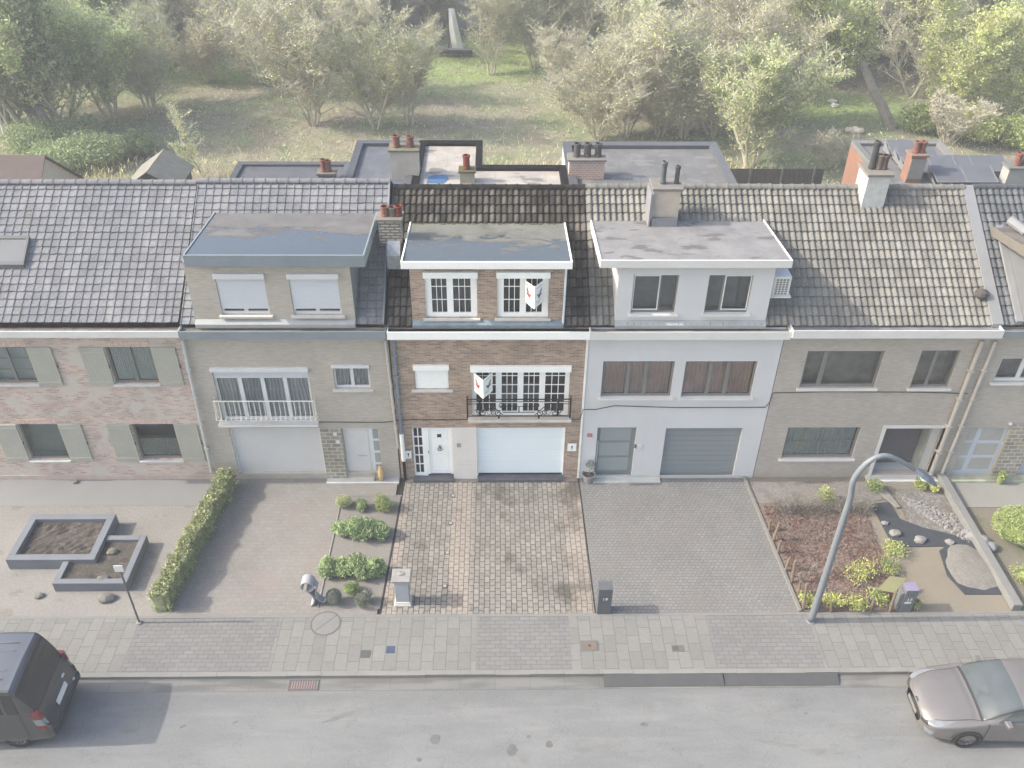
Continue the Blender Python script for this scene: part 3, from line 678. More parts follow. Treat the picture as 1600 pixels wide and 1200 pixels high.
# balcony of wrought iron
def balcony_iron():
    zf = big[2]; o = MB().box(big[0]-.14, big[1]+.12, -.20, -.004, zf-.12, zf-.02).build('balcony_floor', plain('balcony_stone', CV(192, 188, 180), .8, .1, 3), h3, bevel=.008)
    m = MB(); x0, x1 = UY(730, 624, -.2)[0], UY(892, 624, -.2)[0]; y = -.2; zt_ = UY(810, 624, -.2)[2]; zb_ = UY(810, 650, -.2)[2]; H = zt_-zb_
    m.tube([(x0, -.01, zt_), (x0, y, zt_), (x1, y, zt_), (x1, -.01, zt_)], .022, 6); m.tube([(x0, -.01, zb_), (x0, y, zb_), (x1, y, zb_), (x1, -.01, zb_)], .015, 6)
    m.tube([(x0, y, zt_-.14*H), (x1, y, zt_-.14*H)], .012, 6); 
    for s_ in (0, 1): 
        xa, xb = (x0, x0+.23*(x1-x0)) if s_ == 0 else (x1, x1-.23*(x1-x0)); m.tube([(xa, y, zt_-.27*H), (xb, y, zt_-.27*H)], .012, 6)
    for x in (x0, x1): m.box(x-.025, x+.025, y-.025, y+.025, zb_-.08, zt_+.06)
    xc = (x0+x1)/2; m.box(xc-.018, xc+.018, y-.012, y+.012, zb_+.22*H, zt_-.42*H)
    m.tube([(xc-.65, y, zt_-.42*H), (xc+.65, y, zt_-.42*H)], .012, 6); m.tube([(xc-.55, y, zb_+.22*H), (xc+.55, y, zb_+.22*H)], .012, 6)
    for x in (x0+.42, x1-.42): m.box(x-.035, x+.035, y-.015, y+.015, zb_, zt_)
    def scroll(cx, cz, r0, a0, turns, sgn):
        return [(cx+sgn*(r0*(1-.75*i/24))*math.cos(a0+turns*2*PI*i/24), y, cz+(r0*(1-.75*i/24))*math.sin(a0+turns*2*PI*i/24)) for i in range(25)]
    for sg in (-1, 1):
        for (dx_, dz_, r_, a0, tn) in ((.62, .66, .12, -2.2, 1.3), (1.1, .62, .16, 0, .5), (.75, .16, .13, 2.2, -1.4), (.95, .2, .11, .6, 1.3), (1.3, .18, .14, 2.4, -1.3), (1.5, .28, .10, .3, 1.2)):
            m.tube(scroll(xc+sg*dx_*.93, zb_+dz_*H, r_, a0, tn, sg), .015, 5)
        m.tube([(xc+sg*.55, y, zb_+.05), (xc+sg*.85, y, zb_+.55*H)], .014, 5); m.tube([(xc+sg*1.42, y, zb_+.05), (xc+sg*1.05, y, zb_+.5*H)], .014, 5)
        m.tube([(xc+sg*(1.0-.09*math.sin(t)), y, zb_+.28*H-.13*math.cos(t)) for t in [i*PI/6-PI for i in range(13)]], .009, 5)
        m.box(xc+sg*.68-.03, xc+sg*.68+.03, y-.03, y, zb_-.09, zb_+.01)
    m.build('balcony_railing', BLACK, o)
    e = MB()
    for yy_ in (-.1,):
        for x in (x0, x1): e.tube([(x, yy_, zt_), (x, yy_, zb_)], .009, 5)
    e.build('side_bars', BLACK, o)
balcony_iron()
FELT3 = flatroof('mossy_felt_roof', CR(160, 160, 148), CR(108, 115, 118), -.1, 3.4, .56, .70, 1.25, (CR(130, 128, 104), 2.5, .60), .14)
dz, dx0, dx1, dzb = dormer(h3, ((625.5, 408.5), (895, 410), (625.5, 420)), ((645, 422), (880, 422)), 504.5,
       [(662, 424, 746, 496.5), (777, 424, 856, 496.5)], B_MID, FELT3, WHITE2, (B_MID, WHITE), 
       dict(fm=WHITE, gm=GLASS, munt=(3, 3), fw=.11, ow=.20, roller=.20, room=DARKIN, inset=.07, mw=.020, per=[dict(curtain=plain('dim_blind', (.16, .16, .15), .9, .2, 2), cfrac=1, splits=(.47,)), dict(splits=(.5,))]), drop=.36, yb=3.2)
m = MB(); xx = UY(879, 430, .05)[0]; m.tube([(xx+.10, -.02, dz-.3), (xx+.08, -.02, dzb)], .035, 8); m.build('dormer_downpipe', plain('white_blue_pipe', CV(205, 216, 224), .4), h3)
# moss rim along the back of the dormer roof
mm = MB(); rr = random.Random(5)
for i in range(150):
    x = dx0+.15+rr.random()*(dx1-dx0-.3); y = 2.98+rr.random()*.12; s_ = rr.uniform(.02, .07); zz = dz-.03-.36*(y+.22)/3.42
    mm.add([(x-s_, y-s_*.6, zz), (x+s_, y-s_*.6, zz), (x+s_, y+s_, zz), (x-s_, y+s_, zz), (x, y, zz+s_*.5)], [(0, 1, 4), (1, 2, 4), (2, 3, 4), (3, 0, 4)])
mo = mm.build('moss', plain('moss_green', (.06, .07, .025), .95, .4, 8), h3); tag(mo, kind='stuff')
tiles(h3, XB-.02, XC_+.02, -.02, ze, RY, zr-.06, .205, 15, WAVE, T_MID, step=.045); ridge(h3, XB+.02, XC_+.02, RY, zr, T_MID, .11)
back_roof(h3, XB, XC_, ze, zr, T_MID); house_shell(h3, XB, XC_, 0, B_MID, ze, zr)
zt = UY(760, 519, -.34)[2]; zb = UY(760, 531, -.34)[2]
gutter(h3, XB-.0, XC_+.0, zb, zt, WHITE2, inside=plain('gutter_muck', (.012, .013, .011), .8, .5, 5))
PB = plain('blue_grey_pipe', CV(108, 120, 134), .45, .08); PW = plain('white_pipe', CV(228, 236, 244), .4, .03); PK = plain('black_pipe', (.006, .006, .007), .7, spec=.1)
a = UY(615, 532, -.08); b1 = UY(627, 678, -.08); b2 = UY(630.5, 719, -.08); b3 = UY(633, 747, -.08)
x_ = (a[0]+b3[0])/2; zz1, zz2 = b1[2], b2[2]
dp = pipe(h3, [(x_, -.07, 6.3), (x_, -.07, zz1)], .055, PB)
MB().tube([(x_, -.09, zz1), (x_, -.09, zz2)], .075, 12).build('pipe_sleeve', PW, dp); MB().tube([(x_, -.07, zz2), (x_, -.07, 0)], .05, 12).build('pipe_shoe', PK, dp)
MB().box(XC_-.075, XC_-.0, -.03, .05, .0, 6.3).build('corner_strip', plain('corner_white', CV(222, 222, 218), .6), h3)
WROOF = flatroof('worn_white_coating', CR(232, 224, 210), CR(150, 170, 190), 9.0, 11.5, .95, 2.2, 1.3, (CR(140, 138, 134), .9, .56))
BRIM = plain('black_parapet', (.006, .006, .007), .9, .2, 4, spec=.1)
q = flat_extension(h3, [(-3.58, 8.63), (3.13, 8.63), (3.13, 13.9), (-.6, 13.9), (-.6, 16.75), (-3.58, 16.75)], 5.95, B_MID, WROOF, BRIM, .30, .14)
p0 = UZ(672, 284, 5.93); p1 = UZ(700, 270, 5.93); rr = random.Random(2)
BLUE = plain('blue_tarp', CR(92, 150, 205), .5, .15, 3)
m = MB(); m.add([(p0[0]-.15, p0[1]-.1, 5.935), (p0[0]+.55, p0[1]-.15, 5.935), (p0[0]+.8, p0[1]+.35, 5.935), (p1[0]-.1, p1[1]-.2, 5.935), (p0[0]+.15, p0[1]+.75, 5.935), (p0[0]-.1, p0[1]+.5, 5.935)], [(0, 1, 2, 3, 4, 5)]); m.build('roof_patch', BLUE, h3)
RCH = plain('grey_render_chimney', CV(168, 165, 158), .9, .1, 2)
p = UZ(633, 277, 5.95); chimney(h3, p[0]-.58, p[0]+.62, p[1]-.1, p[1]+.65, 5.9, 7.15, RCH, plain('mossy_cap', CR(160, 158, 132), .9, .15, 4), [(.22, .5, .19, TERRAP), (.72, .48, .18, TERRAP)])
p = UZ(730, 284, 5.95); chimney(h3, p[0]-.30, p[0]+.32, p[1]-.1, p[1]+.4, 5.9, 6.4, plain('grey_stub', CV(140, 138, 130), .9, .15), plain('mossy_cap2', CR(130, 132, 90), .9, .2, 4), [(.45, .62, .17, TERRA)])
p = UZ(915, 278, 5.95); cb = chimney(h3, p[0]-.75, p[0]+.78, p[1]-.1, p[1]+.6, 5.9, 6.75, B_CH, plain('cap_pale', CR(176, 170, 160)), [(f, .6, .17, plain('grey_pot', CR(112, 110, 106), .8)) for f in (.22, .52, .82)])

# ---- 4. white rendered house
h4 = empty('rendered_house', ((XC_+XD)/2, 4, 0), 'smooth white rendered house with a white dormer and grey garage door', 'house')
ze, zr = roofline((1050, 508), (1050, 290))
w1 = RECT(942.8, 564.5, 1047.5, 621); w2 = RECT(1072, 564.5, 1173, 621); dr = RECT(934, 668, 987, 738); gar = RECT(1041, 669, 1146, 741)
dr = (dr[0], dr[1], .05, dr[3]); gar = (gar[0], gar[1], .0, gar[3])
wall('wall', XC_+.01, XD-.02, 0, 6.5, [w1, w2, dr, gar], RENDER, h4)
for r, s_ in ((w1, (.36, .62)), (w2, (.36, .62))): window(h4, r, 0, GREYF, GLASSP, splits=s_, fw=.07, inset=.10, curtain=CURTR, room=GREYIN, sill=PALEF, depth=.4)
GD = plain('grey_door_paint', CV(112, 120, 124), .5, .03, 1.5); GPAN = plain('frosted_pane', CV(132, 142, 144), .25, .04, 1, spec=.5)
do = MB().box(dr[0], dr[1], .12, .17, .05, dr[3]).build('door', GD, h4)
m = MB()
for k in range(3): zz = .28+k*.70; m.box(dr[0]+.12, dr[1]-.16, .11, .119, zz, zz+.6)
m.build('door_pane', GPAN, do); MB().tube([(dr[0]+.06, .08, .7), (dr[0]+.06, .08, 1.7)], .016, 8).build('handle', PALEW, do)
go = MB(); n = 10
for k in range(n): zz = gar[3]*k/n; go.box(gar[0], gar[1], .14, .18, zz+.004, zz+gar[3]/n-.004)
go.build('garage_door', plain('garage_grey', CV(122, 130, 134), .45, .02, 1), h4)
MB().box(XC_+.02, XD-.04, -.03, -.003, 0, .12).box(dr[0]-.05, gar[0], -.3, -.03, 0, .06).build('plinth', plain('plinth_h4', CV(172, 175, 175), .8, .06), h4)
m = MB().box(gar[0]-1.04, gar[0]-.98, -.05, -.004, 1.45, 1.6); m.build('doorbell', BLACKP, h4); MB().box(gar[0]-.94, gar[0]-.78, -.03, -.004, 1.42, 1.6).build('number_plate', PALEF, h4)
MB().box(XC_+.18, XC_+.36, -.03, -.004, 1.95, 2.1).build('wall_sticker', plain('red_sticker', CV(170, 110, 110), .6), h4)
FELT4 = flatroof('pale_coated_roof', CR(182, 181, 178), CR(170, 172, 174), -3, -2, 2.0, None, 1.0, (CR(128, 124, 118), 1.5, .57))
dz, dx0, dx1, dzb = dormer(h4, ((938, 408), (1240, 406), (946, 420)), ((960, 420), (1195, 419)), 505, [(991, 430, 1054, 490), (1109, 430, 1167, 490)],
       RENDER, FELT4, PALEF, (RENDER, RENDER), dict(fm=GREYF, gm=GLASSP, splits=(.62,), fw=.045, room=GREYIN, inset=.10, sill=PALEF, per=[dict(splits=(.62,)), dict(splits=(.36,))]), drop=.34, yb=3.3)
for r, (s0, s1) in ((RECT(991, 430, 1054, 490, .06), (.0, .62)), (RECT(1109, 430, 1167, 490, .06), (.36, 1))):
    a = r[0]+(r[1]-r[0])*s0+.03; b_ = r[0]+(r[1]-r[0])*s1-.03; m = MB(); t = .03
    m.box(a, a+t, .12, .155, r[2]+.1, r[3]-.04); m.box(b_-t, b_, .12, .155, r[2]+.1, r[3]-.04); m.box(a+t, b_-t, .12, .155, r[2]+.1, r[2]+.1+t); m.box(a+t, b_-t, .12, .155, r[3]-.04-t, r[3]-.04)
    m.build('fly_screen_frame', plain('screen_white', CV(206, 208, 208), .5), h4)
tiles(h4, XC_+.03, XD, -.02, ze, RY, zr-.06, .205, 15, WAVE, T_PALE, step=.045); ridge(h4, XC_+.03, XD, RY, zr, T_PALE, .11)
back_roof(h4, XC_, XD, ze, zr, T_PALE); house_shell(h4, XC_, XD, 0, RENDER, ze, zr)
zt = UY(1060, 519, -.34)[2]; zb = UY(1060, 531, -.34)[2]; gutter(h4, XC_+.01, XD+.06, zb, zt, PALEF, inside=plain('gutter_felt', CR(172, 172, 164)))
a = UY(1038, 336, 2.85)
sl_ = (zr-ze)/(RY+.02)
cz = UY(1040, 298, 2.75)[2]
c9 = chimney(h4, UY(1021, 315, 2.75)[0], UY(1062, 315, 2.75)[0], 2.75, 3.5, ze+sl_*2.4, cz, plain('buff_brick', CV(174, 164, 152), .9, .08, 3), plain('cap_pale', CR(176, 170, 160)), [(.35, .75, .11, plain('zinc_flue', CR(134, 140, 142), .4)), (.88, .6, .09, plain('dark_flue', CR(104, 106, 108), .4))])
MB().box(UY(1018, 330, 2.6)[0], UY(1060, 330, 2.6)[0], 2.60, 2.74, dz-.36, dz-.02).box(UY(1018, 330, 2.6)[0]-.06, UY(1020, 330, 2.6)[0], 2.6, 3.5, dz-.36, cz-.05).build('chimney_flashing', plain('flashing_white', CR(188, 190, 194), .5), c9)
RIM4 = plain('grey_parapet2', CR(128, 132, 134), .6, .08, 2)
FELT5 = flatroof('grey_bitumen', CR(150, 150, 148), CR(160, 160, 158), -3, -2, 2.0, 1.4, .8, (CR(172, 172, 168), 1.2, .55))
flat_extension(h4, [(3.16, 8.63), (10.4, 8.63), (10.4, 16.55), (3.16, 16.55)], 5.95, RENDER, FELT5, RIM4, .38, .18)
ac = empty('air_conditioner', (0, 0, 0), 'pale box air conditioner with a square grille on the side of the white dormer', 'air conditioner')
q0 = UY(1202, 425, .5); q1 = UY(1227, 455, .5); ac.location = (q0[0]+.02, .3, q1[2])
x0, x1 = q0[0]+.10, q1[0]+.02; MB().box(x0, x1, .2, .75, q1[2], q0[2]+.0).build('casing', PALEF, ac, bevel=.03)
m = MB()
for i in range(4):
    for j in range(7): m.box(x0+.09+i*(x1-x0-.14)/4, x0+.09+(i+.7)*(x1-x0-.14)/4, .192, .199, q1[2]+.06+j*(q0[2]-q1[2]-.12)/7, q1[2]+.06+(j+.7)*(q0[2]-q1[2]-.12)/7)
m.build('grille', plain('grille_shade', CV(112, 114, 112), .6), ac); MB().box(q0[0]-.12, x1+.08, .16, .8, q1[2]-.05, q1[2]-.003).build('bracket', PALEW, ac)

# ---- 5. pale brown brick house
h5 = empty('brick_house', ((XD+XE)/2, 4, 0), 'greyish brown brick house with a plain pale tiled roof and a dark porch', 'house')
ze, zr = roofline((1350, 509), (1350, 291))
w1 = RECT(1262.7, 548.4, 1366, 606); w2 = RECT(1441, 547.6, 1481, 606); w3 = RECT(1232, 668, 1331, 716); dr = RECT(1385, 669, 1452, 741)
dr = (dr[0], dr[1], .1, dr[3])
wall('wall', XD, XE+.0, 0, 6.5, [w1, w2, w3, dr], B_BRN, h5, th=.3)
RM5 = plain('room_mottled', CV(128, 126, 120), .8, .35, 1.2, fine=.1)
window(h5, w1, 0, GREYF, GLASSP, splits=(.24,), fw=.08, inset=.08, room=RM5, sill=PALEF, depth=.35)
window(h5, w2, 0, GREYF, GLASSP, splits=(.42,), fw=.06, inset=.08, room=RM5, sill=PALEF, depth=.35)
window(h5, w3, 0, GREYF, GLT, splits=(), munt=(4, 2), fw=.07, inset=.08, room=GREYIN, curtain=BLINDM, sill=PALEF, depth=.35)
m = MB(); e = .12; m.box(dr[0]-e, dr[0], -.02, .2, 0, dr[3]+e); m.box(dr[1], dr[1]+e, -.02, .2, 0, dr[3]+e); m.box(dr[0], dr[1], -.02, .2, dr[3], dr[3]+e)
fo = m.build('door_frame', PALEF, h5)
MB().box(dr[0], dr[1], .7, .75, .1, dr[3]).box(dr[0], dr[0]+.01, .2, .7, .1, dr[3]).box(dr[0], dr[1], .2, .7, dr[3]-.01, dr[3]).build('door', plain('dark_recess', CV(92, 90, 92), .7, .05), h5)
MB().box(dr[1]-.42, dr[1]-.36, .24, .69, .1, dr[3]-.01).build('porch_glass', plain('porch_pane', CV(150, 154, 146), .3, .25, 1.4), h5)
MB().box(dr[1]-.33, dr[1]-.01, .30, .69, .1, dr[3]-.01).build('porch_reveal', PALEF, h5)
MB().box(dr[0]-.2, dr[1]+.2, -.35, .69, 0, .095).build('door_step', plain('step_pale', CV(182, 184, 184), .7, .06), h5)
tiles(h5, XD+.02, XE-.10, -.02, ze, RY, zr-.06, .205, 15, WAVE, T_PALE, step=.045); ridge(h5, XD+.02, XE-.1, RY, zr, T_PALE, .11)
sl_ = (zr-ze)/(RY+.02)
m = MB(); m.hexa([(XE-.14, -.1, ze-.02), (XE+.22, -.1, ze-.02), (XE+.22, RY, zr-.1), (XE-.14, RY, zr-.1)], [(XE-.14, -.1, ze+.14), (XE+.22, -.1, ze+.14), (XE+.22, RY, zr+.06), (XE-.14, RY, zr+.06)]); m.build('verge_flashing', plain('valley_white', CR(196, 198, 198), .5, .05), h5)
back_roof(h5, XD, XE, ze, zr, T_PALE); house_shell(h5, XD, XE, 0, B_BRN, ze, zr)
zt = UY(1390, 517, -.42)[2]; zb = UY(1390, 529, -.42)[2]; gutter(h5, XD+.08, XE+.12, zb, zt, PALEF, .42, inside=plain('gutter_wet', CR(178, 180, 184), .2, .2, 2))
downpipe(h5, (1535, 533), (1452, 745), .07, plain('pipe_buff', CV(170, 166, 160), .6, .05))
a = UY(1372, 310, 3.5); 
c6 = chimney(h5, UY(1354, 290, 3.6)[0], UY(1389, 290, 3.6)[0], 3.6, 4.5, ze+sl_*3.3, UY(1372, 276, 3.6)[2], plain('chimney_lead_white', CV(176, 178, 178), .7, .15, 5), plain('cap_pale', CR(176, 170, 160)), [(.28, .95, .12, plain('black_flue', CR(96, 98, 98), .5)), (.55, .5, .13, plain('buff_pot', CR(176, 160, 140), .8)), (.8, .48, .14, plain('brown_pot', CR(140, 118, 106), .8))])
v = empty('roof_vent', UY(1528, 475, .8), 'short black flue pipe on the lower right of the pale tiled roof', 'vent'); vz = v.location
MB().lathe([(.10, -.35), (.10, .25), (.13, .25), (.13, .3)], vz, 12).build('flue', plain('vent_dark', CR(92, 96, 100), .5), v); MB().lathe([(.19, .3), (.22, .36), (.20, .48), (.06, .55)], vz, 12).build('cowl', plain('cowl_brown', CR(118, 112, 106), .6), v)
MB().box(vz[0]-.3, vz[0]+.35, vz[1]-.25, vz[1]+.3, vz[2]-.42, vz[2]-.20).build('flashing', plain('flashing_white', CR(188, 190, 194)), v)

# ---- 6. last house on the right
h6 = empty('brick_house', (20, 4, 0), 'house at the right edge with dark grey wavy tiles and a pale blue door', 'house')
ze, zr = roofline((1580, 508), (1575, 290))
X1 = 24.0
w1 = RECT(1566, 559.5, 1551+95, 597); dr = RECT(1519, 669, 1545, 743); dr = (XE+.55, dr[1]+.05, .08, dr[3]); gar = (dr[1]+.95, dr[1]+3.6, .06, 2.3)
wall('wall', XE, X1, 0, 6.5, [w1, dr, gar], B_BRN, h6)
WB = plain('pale_blue_frame', CV(176, 184, 196), .5, .03)
window(h6, w1, 0, PALEW, GLASSP, splits=(.4, .7), fw=.08, room=RM5, sill=PALEF, depth=.35)
do = MB().box(dr[0], dr[1], .1, .16, .08, dr[3]).build('door', WB, h6); m = MB(); xm = dr[0]+.42
for k in range(3): m.box(xm+.12, dr[1]-.14, .09, .099, .3+k*.68, .83+k*.68)
for k in range(3): m.box(dr[0]+.06, xm-.06, .09, .099, .25+k*.7, .85+k*.7)
m.build('door_pane', plain('warm_grey_pane', CV(158, 158, 156), .25, .08, 2), do)
MB().box(dr[1]+.03, gar[0]-.02, -.05, -.004, 0, 2.45).build('stone_cladding', FIELD, h6)
MB().box(gar[0], gar[1], .1, .15, .06, gar[3]).build('garage_door', plain('garage_blue_grey', CV(166, 174, 186), .5), h6)
MB().box(XE+.3, gar[1], -.35, -.0, 0, .09).build('door_step', plain('mossy_step', CV(150, 156, 140), .8, .2, 3), h6)
MB().lathe([(.05, -.04), (.07, 0), (.05, .05)], (dr[1]-.15, -.08, 2.55), 10).build('wall_light', PALEW, h6)
tiles(h6, XE+.24, X1, -.02, ze, RY, zr-.06, .215, 15, WAVE, T_DARK, step=.04); ridge(h6, XE+.24, X1, RY, zr, T_DARK, .10)
back_roof(h6, XE, X1, ze, zr, T_DARK); house_shell(h6, XE, X1, 0, B_BRN, ze, zr)
zt = UY(1580, 518, -.34)[2]; zb = UY(1580, 527, -.34)[2]; gutter(h6, XE+.14, X1, zb, zt, SLATE, inside=plain('gutter_felt', CR(172, 172, 164)))
downpipe(h6, (1556, 533), (1470, 744), .06, plain('pipe_buff', CV(170, 166, 160), .6, .05))
FELT6 = flatroof('buff_felt', CR(160, 154, 142), CR(120, 114, 106), -3, -2, 2.0, None, 1.2, (CR(128, 122, 112), 1.0, .52))
zD = 9.15
slab(h6, 16.55, 23, -.3, zD, 2.95, zD-.52, .30, FELT6, plain('buff_fascia', CR(158, 152, 140), .7, .06), .06)
MB().box(17.0, 22.8, .05, .15, 6.5, zD-.28).build('dormer_wall', plain('buff_dormer', CV(186, 168, 152), .8), h6)
m = MB(); m.hexa([(16.95, .04, 6.5), (17.0, .04, 6.5), (17.0, 2.9, 8.3), (16.95, 2.9, 8.3)], [(16.95, .04, zD-.3), (17.0, .04, zD-.3), (17.0, 2.9, zD-.78), (16.95, 2.9, zD-.78)]); m.build('dormer_cheek', plain('slate_cheek', CG(158, 162, 164), .6, .04), h6)
m = MB(); m.hexa([(16.72, -.02, ze+.05), (16.94, -.02, ze+.05), (16.94, 2.9, ze+.05+sl_*2.92), (16.72, 2.9, ze+.05+sl_*2.92)], [(16.72, -.02, ze+.17), (16.94, -.02, ze+.17), (16.94, 2.9, ze+.17+sl_*2.92), (16.72, 2.9, ze+.17+sl_*2.92)]); m.build('dormer_flashing', plain('valley_white', CR(196, 198, 198)), h6)
MB().tube([UY(1577, 343, 2.4), UY(1603, 362, 1.9)], [.15, .15], 10).build('roof_pipe', plain('valley_white', CR(196, 198, 198)), h6)
SOL = plain('solar_cells', CR(142, 146, 152), .5, .08, 1.5, spec=.25)
BR6 = plain('pale_parapet', CR(168, 168, 162), .7, .06)
flat_extension(h6, [(16.95, 8.7), (21.2, 8.7), (21.2, 16.9), (16.95, 16.9)], 5.95, B_ORG, FELT5, BR6, .3, .14)
flat_extension(h6, [(21.25, 8.7), (30, 8.7), (30, 14.8), (21.25, 14.8)], 5.9, B_ORG, FELT5, BR6, .22, .12)
p = UZ(1420, 283, 5.95); co = chimney(h6, p[0]-.2, p[0]+.45, p[1]-.1, p[1]+.5, 5.9, 7.1, B_ORG, plain('cap_orange', CR(190, 158, 140), .9), [(.35, .5, .16, TERRAP), (.75, .5, .15, TERRAP)])
MB().box(p[0]-.19, p[0]+.46, p[1]-.125, p[1]-.102, 6.1, 7.0).build('chimney_cladding', plain('dark_clad', CV(126, 128, 126), .7), co)
p = UZ(1585, 289, 5.95); chimney(h6, p[0]-.5, p[0]+.5, p[1]-.1, p[1]+.5, 5.9, 6.7, plain('chim8', CV(140, 142, 140), .8, .1), plain('cap8', CR(158, 162, 152), .9), [(.4, .55, .17, TERRAP), (.75, .58, .16, TERRAP)])
sp_rows = [((1395, 225), (1437, 243), 3), ((1410, 240), (1472, 256), 3), ((1420, 256), (1500, 270), 4), ((1470, 254), (1580, 268), 4), ((1465, 270), (1560, 285), 4)]
G_ = 'solar panels in rows on the flat roofs at the right'
for i, ((x0, y0), (x1, y1), n) in enumerate(sp_rows):
    a = UZ(x0, y1, 6.15); b = UZ(x1, y1, 6.15); lab = ['farthest row of dark solar panels at the back edge of the orange brick flat roof', 'second row of solar panels from the back on the orange brick flat roof', 'solar panel row just behind the orange chimney', 'far row of solar panels on the lower flat roof at the right', 'nearest row of solar panels, just above the dark tiled ridge'][i]
    s_ = empty('solar_panel', (a[0], a[1], 6.1), lab, 'solar panel', G_); D_ = 1.1; W_ = (b[0]-a[0])
    m = MB(); m.hexa([(a[0], a[1], 6.12), (b[0], a[1], 6.12), (b[0], a[1]+D_, 6.42), (a[0], a[1]+D_, 6.42)], [(a[0], a[1], 6.16), (b[0], a[1], 6.16), (b[0], a[1]+D_, 6.46), (a[0], a[1]+D_, 6.46)]); m.build('panel', SOL, s_)
    f = MB()
    for k in range(n//2+1):
        xx = a[0]+W_*k/(n//2); f.hexa([(xx-.03, a[1], 6.162), (xx+.03, a[1], 6.162), (xx+.03, a[1]+D_, 6.462), (xx-.03, a[1]+D_, 6.462)], [(xx-.03, a[1], 6.175), (xx+.03, a[1], 6.175), (xx+.03, a[1]+D_, 6.475), (xx-.03, a[1]+D_, 6.475)])
    f.hexa([(a[0], a[1]-.04, 6.14), (b[0], a[1]-.04, 6.14), (b[0], a[1]+.012, 6.14), (a[0], a[1]+.012, 6.14)], [(a[0], a[1]-.04, 6.185), (b[0], a[1]-.04, 6.185), (b[0], a[1]+.012, 6.185), (a[0], a[1]+.012, 6.185)]); f.build('frame', plain('solar_frame', CR(168, 170, 172), .6), s_)
    f = MB(); x_ = a[0]-.03; f.add([(x_, a[1], 6.0), (x_, a[1]+D_, 6.0), (x_, a[1]+D_, 6.44), (x_-.02, a[1], 6.0), (x_-.02, a[1]+D_, 6.0), (x_-.02, a[1]+D_, 6.44)], [(0, 1, 2), (5, 4, 3), (0, 3, 4, 1), (1, 4, 5, 2), (2, 5, 3, 0)]); f.build('end_plate', plain('solar_frame', CR(168, 170, 172), .6), s_)

# agent boards folded in a V before two windows
def vboard(cx, y, z0, z1, hw, label, drop=.06, dd=.44):
    o = empty('agent_board', (cx, y, z0), label, 'sign board', 'folded white boards in the windows of the brown house')
    RED = plain('board_red', CV(190, 70, 90), .6); GRY = plain('board_grey', CV(90, 86, 92), .6)
    W_ = plain('board_white', CV(236, 234, 238), .5, .02)
    for sg in (-1, 1):
        p = MB(); t = .012
        p.hexa([(cx, y-dd, z0), (cx+sg*hw, y, z0), (cx+sg*hw, y+t, z0), (cx, y-dd+t, z0)], [(cx, y-dd, z1), (cx+sg*hw, y, z1), (cx+sg*hw, y+t, z1), (cx, y-dd+t, z1)])
        po = p.build('board', W_, o)
        def Q(u, v, off=.004): return (cx+sg*hw*u, y-dd*(1-u)-off, z0+(z1-z0)*v)
        m = MB(); m.poly([Q(u, v) for u, v in ((.30, .58), (.52, .32), (.80, .46), (.76, .60), (.55, .52))]); m.build('board_emblem', RED if sg < 0 else GRY, po)
        m = MB(); m.poly([Q(u, v) for u, v in ((.48, .58), (.66, .64), (.80, .78), (.80, .60))]); m.build('board_emblem', GRY, po)
        m = MB()
        for (u0, u1, v) in ((.2, .85, .86), (.2, .75, .24), (.3, .6, .16)):
            k = u0
            while k < u1: m.poly([Q(k, v), Q(k+.05, v), Q(k+.05, v+.028), Q(k, v+.028)]); k += .085
        m.build('board_lettering', GRY, po)
p = UY(835, 450, -.2); vboard(p[0], -.03, UY(824, 470, .0)[2]-.02, UY(824, 437, .0)[2], .28, 'folded white board with red mark in front of the right dormer window')
p = UY(755, 600, -.2); vboard(p[0], -.03, UY(743, 610, .0)[2], UY(743, 581, .0)[2], .31, 'folded white board with red mark in front of the left balcony window')
# cable along the facades
cab = MB(); yy = -.03
pts = [UY(x, y, yy) for x, y in ((343, 661), (420, 659), (600, 660), (614, 658), (640, 656), (730, 655.5), (820, 658), (890, 657), (906, 655), (911, 640), (930, 640), (960, 634), (1060, 637), (1196, 636.5), (1203, 628), (1208, 614), (1300, 612), (1440, 613), (1512, 615))]
cab.tube(pts, .014, 6, True); cab.build('facade_cable', plain('cable_dark', CV(60, 58, 55), .6), None, label='thin dark cable running along the house fronts below the first floor windows', cat='cable')

# ================================================================ GROUND, ROAD, PAVEMENT
def CM(*c): return C(*c, 1.5)
def gmat(name, base, mods, rough=.95, fine=(.85, 1.15)):
    q = N(name); g = q.geo(); c = base
    for (col, sc, thr, wd, amt) in mods: c = q.mix(q.math('MULTIPLY', q.ramp(q.noise(g, sc, 5, .6), thr, thr+wd), amt), c, col)
    c = q.bright(c, q.noise(g, 14, 4, .7), *fine); c = q.bright(c, q.noise(g, .35, 3), .92, 1.08)
    q.bump(q.noise(g, 40, 3), .5, .02); return q.fin(c, rough, .15)
